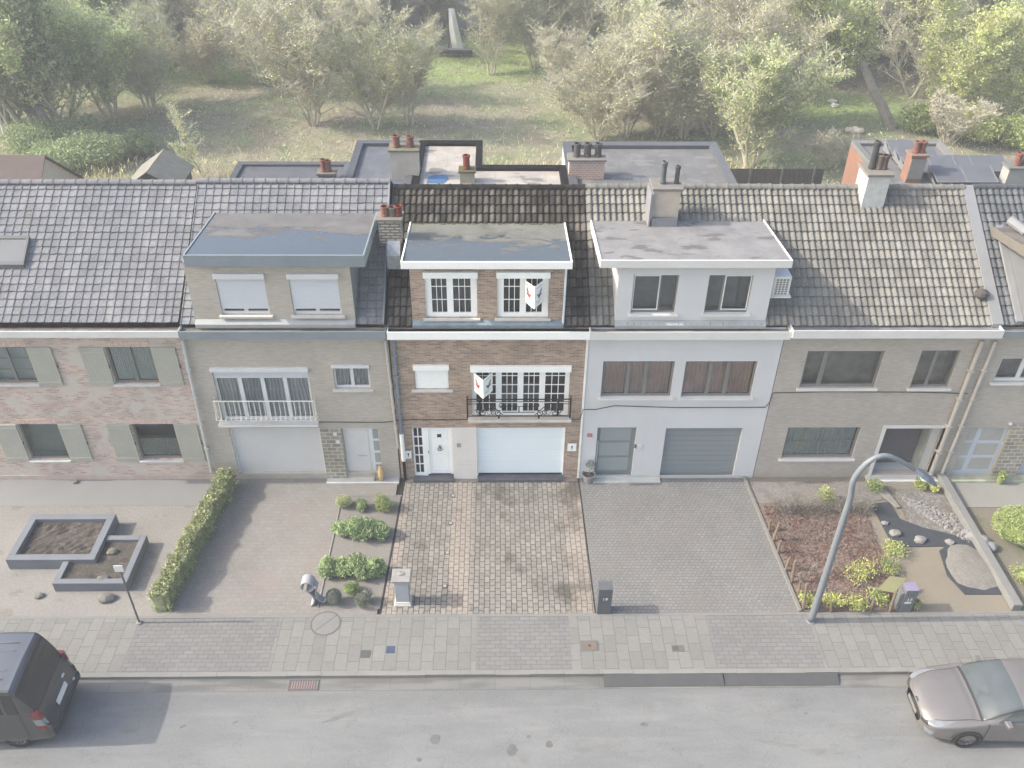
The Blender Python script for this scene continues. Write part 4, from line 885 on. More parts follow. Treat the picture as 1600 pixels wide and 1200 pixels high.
# meadow: dry earth, with mown green further away
q = N('meadow_ground'); g = q.geo(); s = q.sep(g)
c = q.mix(q.ramp(q.noise(g, .35, 5), .4, .6), CM(160, 162, 132), CM(166, 158, 138))
c = q.mix(q.math('MULTIPLY', q.ramp(q.noise(g, .16, 3), .5, .6), .55), c, CM(138, 156, 112))
gx = q.math('ABSOLUTE', q.math('ADD', s[0], 3.5)); lawn = q.math('MULTIPLY', q.ramp(gx, 5, 10, 1, 0), q.math('MULTIPLY', q.ramp(s[1], 42.5, 46), q.ramp(s[1], 54, 56, 1, 0)))
gx2 = q.math('ABSOLUTE', q.math('ADD', s[0], 22)); lawn2 = q.math('MULTIPLY', q.ramp(gx2, 6, 9, 1, 0), q.math('MULTIPLY', q.ramp(s[1], 42, 45), q.ramp(s[1], 50, 52, 1, 0)))
lawn3 = q.math('MULTIPLY', q.ramp(q.math('ABSOLUTE', q.math('SUBTRACT', s[0], 24)), 4, 7, 1, 0), q.math('MULTIPLY', q.ramp(s[1], 35, 37), q.ramp(s[1], 40, 43, 1, 0)))
ln = q.math('MAXIMUM', q.math('MAXIMUM', lawn, lawn2), lawn3); nz = q.ramp(q.noise(g, .5, 4), .35, .55)
c = q.mix(q.math('MULTIPLY', ln, q.math('ADD', q.math('MULTIPLY', nz, .5), .45)), c, CM(158, 178, 112))
c = q.mix(q.math('MULTIPLY', q.ramp(s[1], 24, 28, 1, 0), .6), c, CM(158, 150, 122))
c = q.bright(c, q.noise(g, 2.5, 5, .7), .85, 1.15); c = q.bright(c, q.noise(g, .9, 4, .7), .88, 1.12); q.bump(q.noise(g, 6, 4), .6, .1)
MEADOW = q.fin(c, .95, .1)
struct('ground', MB().quad((-300, -90, -.16), (300, -90, -.16), (300, 400, -.16), (-300, 400, -.16)), MEADOW)
q = N('worn_asphalt'); g = q.geo(); s = q.sep(g)
c = q.mix(q.ramp(q.noise(q.scale(g, .35, 1.2, 1), .8, 5, .6), .38, .62), CG(172, 174, 172), CG(183, 185, 182))
c = q.mix(q.math('MULTIPLY', q.ramp(q.noise(q.scale(g, .6, 1.6, 1), 1.1, 5, .65, .5), .58, .70), .5), c, CG(160, 158, 148))
edge = q.math('ADD', s[1], q.math('MULTIPLY', q.noise(g, 1.1, 4, .6), 1.0)); c = q.mix(q.math('MULTIPLY', q.ramp(edge, -8.95, -8.35), .55), c, CG(158, 160, 158))
pn = q.noise(g, .7, 2); oil = q.ramp(q.noise(g, 1.9, 2), .735, .75); c = q.mix(q.math('MULTIPLY', oil, .6), c, CG(128, 128, 126))
cr = q.math('ABSOLUTE', q.math('SUBTRACT', q.noise(q.scale(g, 1, 1, 1), .55, 6, .6, .3), .5)); c = q.mix(q.math('MULTIPLY', q.ramp(cr, 0, .0035, 1, 0), .5), c, CG(136, 136, 132)); c = q.mix(q.math('MULTIPLY', q.ramp(q.noise(q.scale(g, .2, 2.5, 1), 1.3, 4), .55, .7), .3), c, CG(196, 196, 192))
c = q.bright(c, q.noise(g, 45, 2), .90, 1.10); c = q.bright(c, q.noise(q.scale(g, .25, 1, 1), 3, 4), .96, 1.04); q.bump(q.noise(g, 90, 2), .35, .006)
struct('road', MB().quad((-160, -15.6, -.12), (160, -15.6, -.12), (160, -8.72, -.12), (-160, -8.72, -.12)), q.fin(c, .88, .25))
YK = -8.30; YP = -6.12
MBg = MB()
q = N('gutter_concrete'); g = q.geo(); s = q.sep(g)
c = q.mix(q.ramp(q.noise(q.scale(g, .5, 3, 1), 1.0, 5), .42, .62), CG(174, 174, 168), CG(148, 148, 143))
fr = q.math('ABSOLUTE', q.math('SUBTRACT', q.math('FRACT', q.math('DIVIDE', s[0], 1.0)), .5)); c = q.mix(q.math('MULTIPLY', q.ramp(fr, .485, .5), .5), c, CG(120, 120, 116))
c = q.mix(q.math('MULTIPLY', q.ramp(s[1], YK-.10, YK-.02), .4), c, CG(130, 128, 122))
struct('gutter_strip', MB().box(-160, 160, -8.72, YK-.001, -.155, -.113), q.fin(c, .85))
KM = plain('kerb_concrete', CG(188, 187, 180), .85, .08, 1.5)
rr = random.Random(4); x = -40.0; kb = MB()
while x < 42:
    d = rr.uniform(-.008, .008); kb.box(x+.006, x+1.0, YK+d, YK+.148, -.15, .004+rr.uniform(-.004, .004)); x += 1.0
struct('kerb', kb, KM)
KJ = plain('joint_dirt', CG(140, 138, 130), .9)
PJ = CG(152, 152, 146)
PSL = paver('pavement_slabs', CG(187, 187, 181), CG(176, 176, 170), CG(140, 139, 132), .58, .36, .008, swap=True, var=.05, bump=.3, extra=(CG(168, 160, 150), .9, .60, .35), fine=(.95, 1.05))
PST = paver('pavement_setts', CG(180, 180, 176), CG(170, 170, 167), CG(148, 147, 142), .30, .145, .010, var=.05, bump=.4, fine=(.95, 1.05))
ax = {'a': UZ(240, 965)[0], 'b': UZ(440, 965)[0], 'c': UZ(745, 965)[0], 'd': UZ(888, 965)[0], 'e': UZ(1105, 965)[0], 'f': UZ(1262, 965)[0]}
sec = [(-60, -12.2, 0), (-12.2, -7.4, 1), (-7.4, ax['c'], 0), (ax['c'], ax['d'], 1), (ax['d'], ax['e'], 0), (ax['e'], ax['f'], 1), (ax['f'], 60, 0)]
sec[1] = (UZ(160, 1040)[0]+.6, UZ(430, 1000)[0], 1); sec[0] = (-60, sec[1][0], 0); sec[2] = (sec[1][1], ax['c'], 0)
s0 = MB(); s1 = MB()
for a, b, k in sec: (s1 if k else s0).box(a, b, YK+.15, YP-.10, -.15, .0 if not k else .001)
struct('pavement', s0, PSL); struct('pavement_crossover', s1, PST)
struct('edging', MB().box(-60, 60, YP-.098, YP, -.15, .004), plain('edge_stone', CG(184, 183, 176), .9, .06, 3))
# front plots (each a slab, stacked a few mm)
YPT = YP+.002
def plot(name, pts, z, mat): return struct(name, MB().prism(pts, -.15, z), mat)
GRAVEL = gmat('white_gravel', CG(197, 194, 186), [(CG(168, 162, 152), 1.3, .55, .1, .6), (CG(205, 202, 196), 30, .52, .06, .6), (CG(150, 146, 138), 45, .62, .04, .6)], fine=(.85, 1.15))
XH = -9.55
plot('gravel_garden', [(-40, YPT), (XH, YPT), (XH, -1.35), (-40, -1.35)], .0, GRAVEL)
PALC = plain('pale_concrete', CG(188, 188, 186), .85, .03, 1)
plot('concrete_strip', [(-40, -1.348), (XH, -1.348), (XH, .0), (-40, .0)], .003, PALC)
STN2 = paver('driveway_blocks_pale', CG(196, 193, 185), CG(190, 184, 176), CG(178, 174, 166), .24, .16, .008, var=.07, bump=.15, extra=(CG(200, 184, 172), .7, .52, .45), fine=(.94, 1.06))
plot('driveway_pale', [(XH+.0, YPT), (XB-.22, YPT), (XB-.10, .0), (XH, .0)], .004, STN2)
xs0, xs1 = UZ(512, 955)[0], XB-.25
SAND = gmat('shrub_bed_gravel', CG(188, 184, 176), [(CG(176, 170, 158), 1.2, .5, .2, .5)], fine=(.92, 1.08))
bed = [UZ(497, 950), UZ(594, 952), UZ(627, 775), UZ(535, 775)]
struct('shrub_bed', MB().prism([(p[0], p[1]) for p in bed], .0045, .008), SAND)
struct('bed_edging', MB().tube([(bed[0][0], bed[0][1], .01), (bed[3][0], bed[3][1], .01)], .03, 6).tube([(bed[2][0]+.03, bed[2][1], .01), (bed[3][0], bed[3][1], .01)], .03, 6), PALC)
xl = (XB-.22, XB-.08); 
XDL, XDR = UZ(594, 956)[0], UZ(930.5, 956)[0]; XDL2, XDR2 = UZ(632, 750)[0], UZ(904, 750)[0]
CB = paver('driveway_setts', CG(204, 200, 189), CG(182, 178, 168), CG(100, 96, 86), .25, .168, .011, swap=True, var=.10, vs=.8,
           strips=(CG(220, 207, 192), ((XDL-.3, XDL+.45), (-1.50, -.80), (XDR-.75, XDR+.3))), stain=(CG(104, 100, 90), .5, .51, .72), bump=.8, fine=(.86, 1.14))
plot('driveway_setts', [(XDL+.04, YPT), (XDR-.03, YPT), (XDR2-.02, -.0), (XDL2+.05, -.0)], .006, CB)
q1 = MB().hexa([(XDL-.03, YP, -.1), (XDL+.04, YP, -.1), (XDL2+.05, 0, -.1), (XDL2-.02, 0, -.1)], [(XDL-.03, YP, .012), (XDL+.035, YP, .012), (XDL2+.045, 0, .012), (XDL2-.02, 0, .012)])
struct('driveway_border', q1, plain('dark_joint', (.03, .03, .028), .8))
q1 = MB().hexa([(XDR-.03, YP, -.1), (XDR+.02, YP, -.1), (XDR2+.03, 0, -.1), (XDR2-.02, 0, -.1)], [(XDR-.03, YP, .010), (XDR+.01, YP, .010), (XDR2+.02, 0, .010), (XDR2-.02, 0, .010)])
struct('driveway_border', q1, plain('dark_joint', (.03, .03, .028), .8))
struct('driveway_header', MB().box(XDL2+.2, XDR2-.05, -.20, -.006, .0062, .016), plain('cream_header', CG(206, 196, 178), .85, .1, 4))
CB4 = paver('driveway_small_setts', CG(184, 184, 181), CG(174, 174, 171), CG(150, 149, 145), .15, .12, .012, var=.07, vs=.7, extra=(CG(178, 170, 162), .6, .5, .35), bump=.4, fine=(.9, 1.1))
XGL = UZ(1248, 957)[0]; XGL2 = UZ(1161, 749.5)[0]
plot('driveway_grey', [(XDR+.02, YPT), (XGL, YPT), (XGL2, 0), (XDR2+.03, 0)], .005, CB4)
struct('garden_kerb', MB().hexa([(XGL, YP, -.1), (XGL+.09, YP, -.1), (XGL2+.09, 0, -.1), (XGL2, 0, -.1)], [(XGL, YP, .09), (XGL+.09, YP, .09), (XGL2+.09, 0, .09), (XGL2, 0, .09)]), plain('kerb_pale', CG(182, 180, 172), .9, .06))
XWL = UZ(1600, 955)[0]; XW0 = XE-.05
PATHM = gmat('garden_sand', CG(192, 182, 162), [(CG(180, 168, 148), .9, .5, .2, .6)], fine=(.93, 1.07))
plot('garden_sand', [(XGL+.09, YPT), (XW0, YPT), (XW0, 0), (XGL2+.09, 0)], .0, PATHM)
def zpoly(name, px, z0, z1, mat, kind='structure'):
    P = [UZ(x, y, z1) for x, y in px]; P = [(p[0], p[1]) for p in P]
    if sum(P[i-1][0]*P[i][1]-P[i][0]*P[i-1][1] for i in range(len(P))) < 0: P.reverse()
    return struct(name, MB().prism(P, z0, z1), mat)
MULCH = gmat('red_mulch', CG(182, 158, 144), [(CG(164, 124, 108), 2.2, .5, .15, .8), (CG(176, 168, 156), 14, .52, .1, .7), (CG(118, 112, 98), 9, .6, .06, .6)], fine=(.72, 1.28))
zpoly('mulch_bed', [(1180, 786), (1350, 790), (1372, 855), (1402, 905), (1415, 955), (1256, 955)], .002, .03, MULCH)
zpoly('rubble_strip', [(1168, 752), (1375, 752), (1400, 778), (1340, 786), (1180, 786)], .002, .02, gmat('pale_rubble', CG(184, 178, 170), [(CG(164, 156, 146), 2, .5, .1, .7), (CG(198, 194, 190), 12, .55, .06, .7)], fine=(.8, 1.2)))
zpoly('gravel_bed', [(1398, 765), (1460, 760), (1530, 840), (1490, 850), (1420, 825)], .002, .02, gmat('grey_gravel', CG(172, 168, 158), [(CG(205, 203, 198), 9, .52, .05, .8), (CG(148, 140, 130), 3, .5, .1, .6)], fine=(.8, 1.2)))
PAT = plain('patio_concrete', CG(204, 202, 192), .85, .04, 1)
plot('patio', [(XW0+.32, -1.6), (30, -1.6), (30, 0), (XW0+.32, 0)], .02, PAT)
plot('side_garden', [(XW0+.32, YPT), (30, YPT), (30, -1.602), (XW0+.32, -1.602)], .0, gmat('side_soil', CG(176, 170, 152), [(CG(150, 156, 124), 1.2, .5, .1, .6)]))
MB().hexa([(XW0, YP, 0), (XW0+.3, YP, 0), (XW0+.3, -.1, 0), (XW0, -.1, 0)], [(XW0, YP, .28), (XW0+.3, YP, .28), (XW0+.3, -.1, .28), (XW0, -.1, .28)]).build('low_wall', plain('low_wall_concrete', CG(184, 184, 180), .85, .08, 1.5), None, bevel=.02, label='long low concrete wall between the sandy garden and the right-hand patio', cat='wall')

# ================================================================ STREET THINGS
# raised planters
PLM = plain('planter_grey', CG(166, 173, 180), .75, .06, 1.5); SOIL = gmat('dark_soil', CG(122, 116, 108), [(CG(150, 144, 132), 5, .52, .1, .6), (CG(98, 94, 86), 3, .5, .1, .6)], fine=(.7, 1.3))
def planter(x0, x1, y0, y1, h, t, label):
    o = empty('planter', ((x0+x1)/2, (y0+y1)/2, 0), label, 'planter', 'grey block planters on the gravel')
    m = MB(); m.box(x0, x1, y0, y0+t, 0, h); m.box(x0, x1, y1-t, y1, 0, h); m.box(x0, x0+t, y0+t, y1-t, 0, h); m.box(x1-t, x1, y0+t, y1-t, 0, h)
    m.build('border_wall', PLM, o, bevel=.015)
    g = MB(); n = 16; rr = random.Random(len(label))
    for i in range(n+1):
        for j in range(n+1): g.v.append((x0+t+(x1-x0-2*t)*i/n, y0+t+(y1-y0-2*t)*j/n, h-.16+rr.uniform(-.03, .04)))
    for i in range(n):
        for j in range(n): k = i*(n+1)+j; g.f.append((k, k+n+1, k+n+2, k+1))
    g.build('soil', SOIL, o); return o
h = .45; a = UZ(57, 803, h); b = UZ(188, 803, h); c = UZ(1, 873, h); d = UZ(139.5, 876, h)
px0, px1, py0, py1 = (a[0]+c[0])/2, (b[0]+d[0])/2, (c[1]+d[1])/2, (a[1]+b[1])/2
planter(px0, px1, py0, py1, h, .24, 'larger square grey planter filled with dark soil')
h2_ = .38; a = UZ(236, 836, h2_); c = UZ(80, 913, h2_); d = UZ(191, 910, h2_)
q0, q1_, q2, q3 = c[0], (a[0]+d[0])/2, (c[1]+d[1])/2, a[1]
o = empty('planter', ((q0+q1_)/2, (q2+q3)/2, 0), 'smaller L-shaped grey planter wrapped round the corner of the larger one', 'planter', 'grey block planters on the gravel')
m = MB(); t = .2; m.box(q0, q1_, q2, q2+t, 0, h2_); m.box(q1_-t, q1_, q2+t, q3, 0, h2_); m.box(px1+.003, q1_-t, q3-t, q3, 0, h2_); m.box(q0, q0+t, q2+t, py0-.003, 0, h2_)
m.build('border_wall', PLM, o, bevel=.015)
g = MB(); g.prism([(q0+t, q2+t), (q1_-t, q2+t), (q1_-t, q3-t), (px1+.003, q3-t), (px1+.003, py0-.003), (q0+t, py0-.003)], .05, .26); g.build('soil', SOIL, o)
def rock(x, y, z, s, seed, mat, label=None, cat=None, parent=None, name='stone', group=None, flat=.6):
    rr = random.Random(seed); bm = bmesh.new(); bmesh.ops.create_icosphere(bm, subdivisions=2, radius=s)
    for v in bm.verts: 
        k = 1+rr.uniform(-.16, .16); v.co.x *= k*1.2; v.co.y *= k; v.co.z = max(v.co.z, -s*.5)*flat*k
    vs = [(v.co.x+x, v.co.y+y, v.co.z+z+s*.3) for v in bm.verts]; bm.verts.index_update(); fs = [tuple(v.index for v in f.verts) for f in bm.faces]; bm.free()
    m = MB().add(vs, fs); return m.build(name, mat, parent, label=label, cat=cat, group=group)
RK = plain('grey_stone', CG(168, 166, 158), .9, .2, 5)
for i, (x, y, s, lb) in enumerate(((61, 932, .13, 'small grey stone on the gravel below the large planter'), (166, 936, .22, 'larger mossy stone below the small planter'), (118, 754, .10, 'little stone at the foot of the red brick house'))):
    p = UZ(x, y); rock(p[0], p[1], 0, s, i, RK, lb, 'stone', name='stone')
p = UZ(163, 905, .3); p2 = UZ(180, 862, .3)
rock(p[0]-.05, p[1], .26, .16, 8, RK, 'pale stone lying in the soil of the small planter', 'stone'); rock(p2[0]-.1, p2[1], .26, .15, 9, plain('dry_plant', CG(160, 156, 136), .9, .2, 8), 'pale tuft of dead plant in the upper arm of the small planter', 'plant', name='dead_plant')
# sign post
b = UZ(218, 973); o = empty('sign_post', (b[0], b[1], 0), 'thin grey pole with a small square white sign in front of the planters', 'sign')
t = UY(187, 884, b[1]); hh = t[2]; GM = plain('galvanised', CG(142, 144, 142), .5, .1, 4, spec=.5)
MB().tube([(b[0], b[1], 0), (b[0], b[1], hh)], .03, 10).build('pole', GM, o); MB().box(b[0]-.13, b[0]+.13, b[1]-.04, b[1]-.02, hh-.22, hh+.04).build('sign_plate', PALEF, o, bevel=.004)
MB().lathe([(.09, 0), (.09, .03), (.05, .05)], (b[0], b[1], 0), 12).build('base_collar', PALC, o)
# grey letterbox pillar
b = UZ(630.5, 948); o = empty('letterbox_pillar', (b[0], b[1], 0), 'light grey stone letterbox pillar with a whitish slab on top, on the sett driveway', 'letterbox')
x, y = b[0]-.02, b[1]+.22; ST = plain('pillar_stone', CV(150, 153, 160), .7, .06, 2); CAPM = plain('pillar_cap', CR(205, 203, 196), .85, .15, 4)
MB().box(x-.26, x+.26, y-.22, y+.22, .0, .07).box(x-.235, x+.235, y-.2, y+.2, .07, .15).build('base', plain('pillar_base', CV(190, 188, 184), .8), o, bevel=.01)
MB().box(x-.21, x+.21, y-.17, y+.17, .15, .98).build('shaft', ST, o, bevel=.01); MB().box(x-.235, x+.235, y-.195, y+.195, .98, 1.12).build('collar', ST, o, bevel=.02)
MB().box(x-.28, x+.28, y-.25, y+.27, 1.12, 1.19).build('cap', CAPM, o, bevel=.012); rock(x-.02, y+.06, 1.175, .09, 3, CAPM, parent=o, name='lichen_lump', flat=.3)
# dark numbered pillars
def numpillar(px, w_, d_, hh, mat, num, label, tm, topm=None, lid=None, slotm=None):
    b = UZ(*px); o = empty('letterbox_pillar', (b[0], b[1], 0), label, 'letterbox'); y0 = b[1]
    MB().box(b[0]-w_/2, b[0]+w_/2, y0, y0+d_, 0, hh).build('body', mat, o, bevel=.008)
    MB().box(b[0]-w_/2-.01, b[0]+w_/2+.01, y0-.012, y0+d_+.01, hh, hh+.03).build('lid', topm or mat, o, bevel=.006)
    MB().box(b[0]-w_*.3, b[0]+w_*.3, y0-.008, y0-.001, hh-.22, hh-.20).build('slot', slotm or BLACKP, o)
    text(num, .17, (b[0]+.0, y0-.006, hh-.42), (PI/2, 0, 0), tm, o)
    return o, b
numpillar((943, 960), .42, .32, 1.12, plain('anthracite_pillar', CV(82, 86, 92), .5, .04, 2), '19', 'dark grey letterbox pillar with white number 19 beside the sett driveway', plain('number_white', CV(215, 215, 215), .5))
o, b = numpillar((1413, 957), .36, .32, 1.0, plain('blue_grey_pillar', CV(98, 102, 108), .6, .06, 2), '17', 'leaning blue grey letterbox with number 17 and purple lid by the sandy garden', plain('number_white', CV(215, 215, 215)), plain('purple_lid', CV(120, 116, 140), .6))
MB().box(b[0]-.12, b[0]+.08, b[1]-.012, b[1]-.003, .42, .50).build('white_label', PALEW, o); MB().box(b[0]-.27, b[0]-.19, b[1]+.03, b[1]+.3, 0, .85).build('side_panel', plain('blue_grey_pillar', CV(98, 102, 108)), o, bevel=.006)
# curled sculptural letterbox
b = UZ(492, 948); o = empty('curled_letterbox', (b[0], b[1], 0), 'white curled tube letterbox on an S-shaped foot by the shrub bed', 'letterbox')
WLB = plain('letterbox_white', CG(222, 224, 226), .5, .04, 2)
x, y = b[0], b[1]; y += .15
def ribbon(pts, wd, th, mat, name, parent):
    m = MB(); n = len(pts); L = []; 
    for i in range(n):
        a = Vector(pts[max(i-1, 0)]); c = Vector(pts[min(i+1, n-1)]); d = (c-a).normalized(); nn = Vector((-d.z, 0, d.x)); p = Vector(pts[i]); L.append((p+nn*th/2, p-nn*th/2))
    for a, b__ in L: m.v += [(a.x, y-wd/2, a.z), (a.x, y+wd/2, a.z), (b__.x, y+wd/2, b__.z), (b__.x, y-wd/2, b__.z)]
    for i in range(n-1):
        for k in range(4): m.f.append((i*4+k, i*4+(k+1) % 4, i*4+4+(k+1) % 4, i*4+4+k))
    m.f.append((0, 1, 2, 3)); m.f.append(tuple((n-1)*4+k for k in (3, 2, 1, 0)))
    return m.build(name, mat, parent, smooth=False)
ribbon([(x-.12+.19*math.cos(t), 0, .92+.20*math.sin(t)) for t in [(-1.9+i*.30) for i in range(20)]], .34, .03, WLB, 'tube', o)
ribbon([(x-.16, 0, .74), (x-.08, 0, .60), (x-.0, 0, .45), (x+.02, 0, .30), (x-.02, 0, .14), (x-.12, 0, .01)], .3, .04, WLB, 'stem', o)
ribbon([(x+.10, 0, .95), (x+.16, 0, .82), (x+.08, 0, .62), (x+.06, 0, .42), (x+.14, 0, .24), (x+.26, 0, .14), (x+.36, 0, .20)], .22, .03, WLB, 'curl', o)
# street lamp
b = UZ(1267, 970); yl = b[1]; o = empty('street_lamp', (b[0], yl, 0), 'grey curved street lamp with flat head rising in front of the brown brick house', 'street lamp')
pp = [(1267, 970), (1280, 925), (1296, 870), (1312, 812), (1322, 777), (1333, 752), (1348, 730), (1366, 716), (1384, 712), (1402, 718), (1420, 728), (1434, 737)]
P = [UY(px, py, yl) for px, py in pp]; P[0][2] = 0; x0 = P[0][0]
P = [(p[0] if i > 4 else x0+(P[5][0]-x0)*.12*i/5*i/5, yl, p[2]) for i, p in enumerate(P)]
LM = plain('lamp_grey', CG(168, 176, 182), .45, .05, 2, spec=.4)
Pv = [Vector(p) for p in P]; fine = []
for i in range(len(Pv)-1):
    p0, p1, p2, p3 = Pv[max(i-1, 0)], Pv[i], Pv[i+1], Pv[min(i+2, len(Pv)-1)]
    for k in range(4):
        t = k/4; fine.append(.5*((2*p1)+(p2-p0)*t+(2*p0-5*p1+4*p2-p3)*t*t+(3*p1-p0-3*p2+p3)*t**3))
fine.append(Pv[-1]); n = len(fine)
MB().tube(fine, [.108-.055*i/n for i in range(n)], 14).build('pole', LM, o, smooth=True)
MB().lathe([(.15, 0), (.15, .02), (.13, .04)], (x0, yl, 0), 16).build('base_plate', LM, o)
a = fine[-1]; d = (fine[-1]-fine[-4]).normalized(); e = a+d*.62
m = MB(); wv = Vector((0, .19, 0)); up = Vector((-d.z, 0, d.x)); up = up if up.z > 0 else -up
m.hexa([a-wv*.45-up*.05-d*.1, a+d*.3-wv-up*.05, e-wv-up*.03, e-wv*.9], [a+wv*.45-up*.05-d*.1, a+d*.3+wv-up*.05, e+wv-up*.03, e+wv*.9])
m = MB()
prof = [(-.12, .07, .06), (.1, .16, .08), (.3, .21, .07), (.55, .20, .055), (.7, .16, .03)]
for (t, w_, hgt) in prof:
    c_ = a+d*t
    for (sy, su) in ((-1, -.3), (-.7, 1), (.7, 1), (1, -.3)): m.v.append(tuple(c_+Vector((0, sy*w_, 0))+up*su*hgt))
for i in range(len(prof)-1):
    for k in range(4): m.f.append((i*4+k, i*4+(k+1) % 4, i*4+4+(k+1) % 4, i*4+4+k))
m.f.append((0, 1, 2, 3)); m.f.append((19, 18, 17, 16)); m.build('lamp_head', plain('lamp_head_grey', CR(160, 170, 182), .4, .03), o)
c_ = a+d*.35-up*.035; MB().lathe([(.13, -.02), (.13, 0)], tuple(c_), 12).build('lens', PALEW, o)
# covers, drain, ramps, driveway spots
def flatthing(name, px, w_, d_, z, mat, label, cat, h=.012, **k):
    p = UZ(*px); return MB().box(p[0]-w_/2, p[0]+w_/2, p[1]-d_/2, p[1]+d_/2, z-.002, z+h).build(name, mat, None, label=label, cat=cat, **k)
flatthing('valve_cover', (571, 1022), .28, .26, .0, plain('cover_dark', CG(120, 124, 122), .6), 'small dark square cover in the pavement, left of the blue one', 'cover')
flatthing('valve_cover', (610, 1015), .24, .24, .0, plain('cover_blue', CG(96, 116, 150), .6), 'small blue square cover in the pavement', 'cover')
o = flatthing('valve_cover', (921, 1009), .52, .36, .0, plain('cover_grey', CG(150, 148, 142), .7), 'rusty framed cover with a central dot in the pavement before the dark pillar', 'cover')
p = UZ(921, 1009); MB().box(p[0]-.21, p[0]+.21, p[1]-.13, p[1]+.13, .0125, .016).build('lid', plain('rusty_lid', CG(164, 150, 136), .8, .1, 5), o); MB().lathe([(.04, .0165), (.04, .022)], (p[0], p[1], 0), 10).build('lid_knob', plain('rust_dot', CG(120, 96, 76), .8), o)
o = flatthing('valve_cover', (1059, 1013), .36, .22, .0, plain('cover_grey', CG(150, 148, 142)), 'tiny half dark half pale cover in the pavement to the right', 'cover')
p = UZ(1057, 1013); MB().box(p[0]-.12, p[0]+.06, p[1]-.08, p[1]+.08, .0125, .016).build('lid', plain('cover_dark', CG(120, 124, 122)), o)
p = UZ(509, 974); r_ = .46
o = empty('manhole_cover', (p[0], p[1], 0), 'large round manhole cover with a diagonal line in the pavement', 'manhole')
MB().lathe([(r_, -.002), (r_, .006), (r_-.04, .006), (r_-.04, .002)], (p[0], p[1], 0), 40).build('ring', plain('ring_dark', CG(142, 142, 138), .8), o)
MB().lathe([(r_-.045, -.002), (r_-.045, .0075)], (p[0], p[1], 0), 40).build('lid', plain('manhole_lid', CG(180, 180, 176), .85, .05, 3), o)
m = MB(); dd = Vector((.7, .7, 0)); m.add([(p[0]-.3, p[1]-.29, .0085), (p[0]-.28, p[1]-.31, .0085), (p[0]+.3, p[1]+.29, .0085), (p[0]+.28, p[1]+.31, .0085)], [(0, 1, 2, 3)]); m.build('lid_groove', plain('ring_dark', CG(142, 142, 138)), o)
a = UZ(450, 1076, -.11); b = UZ(498, 1064, -.11); o = empty('drain_grate', (a[0], -8.5, -.11), 'red and white striped drain grate in the gutter', 'drain')
x0, x1, y0, y1 = a[0], b[0]+.02, -8.70, -8.36
m = MB(); m.box(x0, x1, y0, y0+.03, -.113, -.095); m.box(x0, x1, y1-.03, y1, -.113, -.095); m.box(x0, x0+.03, y0+.03, y1-.03, -.113, -.095); m.box(x1-.03, x1, y0+.03, y1-.03, -.113, -.095); m.build('frame', plain('ring_dark', CG(142, 142, 138)), o)
n = 10; r1_ = MB(); r2_ = MB()
for i in range(n):
    xa = x0+.04+(x1-x0-.14)*i/n; wv = (x1-x0-.14)/n*.5
    for k, mbx in ((0, r1_), (1, r2_)):
        xx = xa+k*wv; mbx.add([(xx, y0+.035, -.098), (xx+wv*.9, y0+.035, -.098), (xx+wv*.9+.08*0, y1-.035, -.098), (xx, y1-.035, -.098)], [(0, 1, 2, 3)])
r1_.build('bar', plain('grate_red', CG(158, 120, 118), .7), o); r2_.build('slot', plain('grate_pale', CG(186, 182, 178), .7), o)
RB = plain('black_ramp', CG(116, 117, 117), .8, .08, 2)
a = UZ(943, 1060, -.06); b = UZ(1131, 1060, -.06); c = UZ(1312, 1066, -.06)
for (xa, xb, lb) in ((a[0], b[0]-.02, 'dark rubber kerb ramp in the gutter, left piece of two'), (b[0]+.02, c[0], 'dark rubber kerb ramp in the gutter, right piece of two ending near the car')):
    MB().add([(xa, YK-.005, -.112), (xb, YK-.005, -.112), (xb, YK-.005, -.01), (xa, YK-.005, -.01), (xa, YK-.36, -.112), (xb, YK-.36, -.112), (xb, YK-.36, -.098), (xa, YK-.36, -.098)],
             [(0, 3, 2, 1), (4, 5, 6, 7), (3, 7, 6, 2), (0, 4, 7, 3), (1, 2, 6, 5), (0, 1, 5, 4)]).build('kerb_ramp', RB, None, label=lb, cat='ramp', group='dark kerb ramps in the gutter')
LS = plain('spot_glass', CR(225, 225, 220), .3)
for i, (x, y) in enumerate(((708, 775), (704, 818), (699, 864), (695, 916))):
    p = UZ(x, y); o = empty('ground_spotlight', (p[0], p[1], 0), ['ground spotlight in the sett driveway nearest the house', 'second ground spotlight from the house in the sett driveway', 'third ground spotlight from the house in the sett driveway', 'ground spotlight in the sett driveway nearest the pavement'][i], 'ground light', 'small square spotlights set in the driveway')
    MB().box(p[0]-.075, p[0]+.075, p[1]-.075, p[1]+.075, .004, .018).build('frame', plain('spot_frame', CG(120, 116, 108), .5), o); MB().box(p[0]-.05, p[0]+.05, p[1]-.05, p[1]+.05, .0185, .026).build('lens', LS, o)

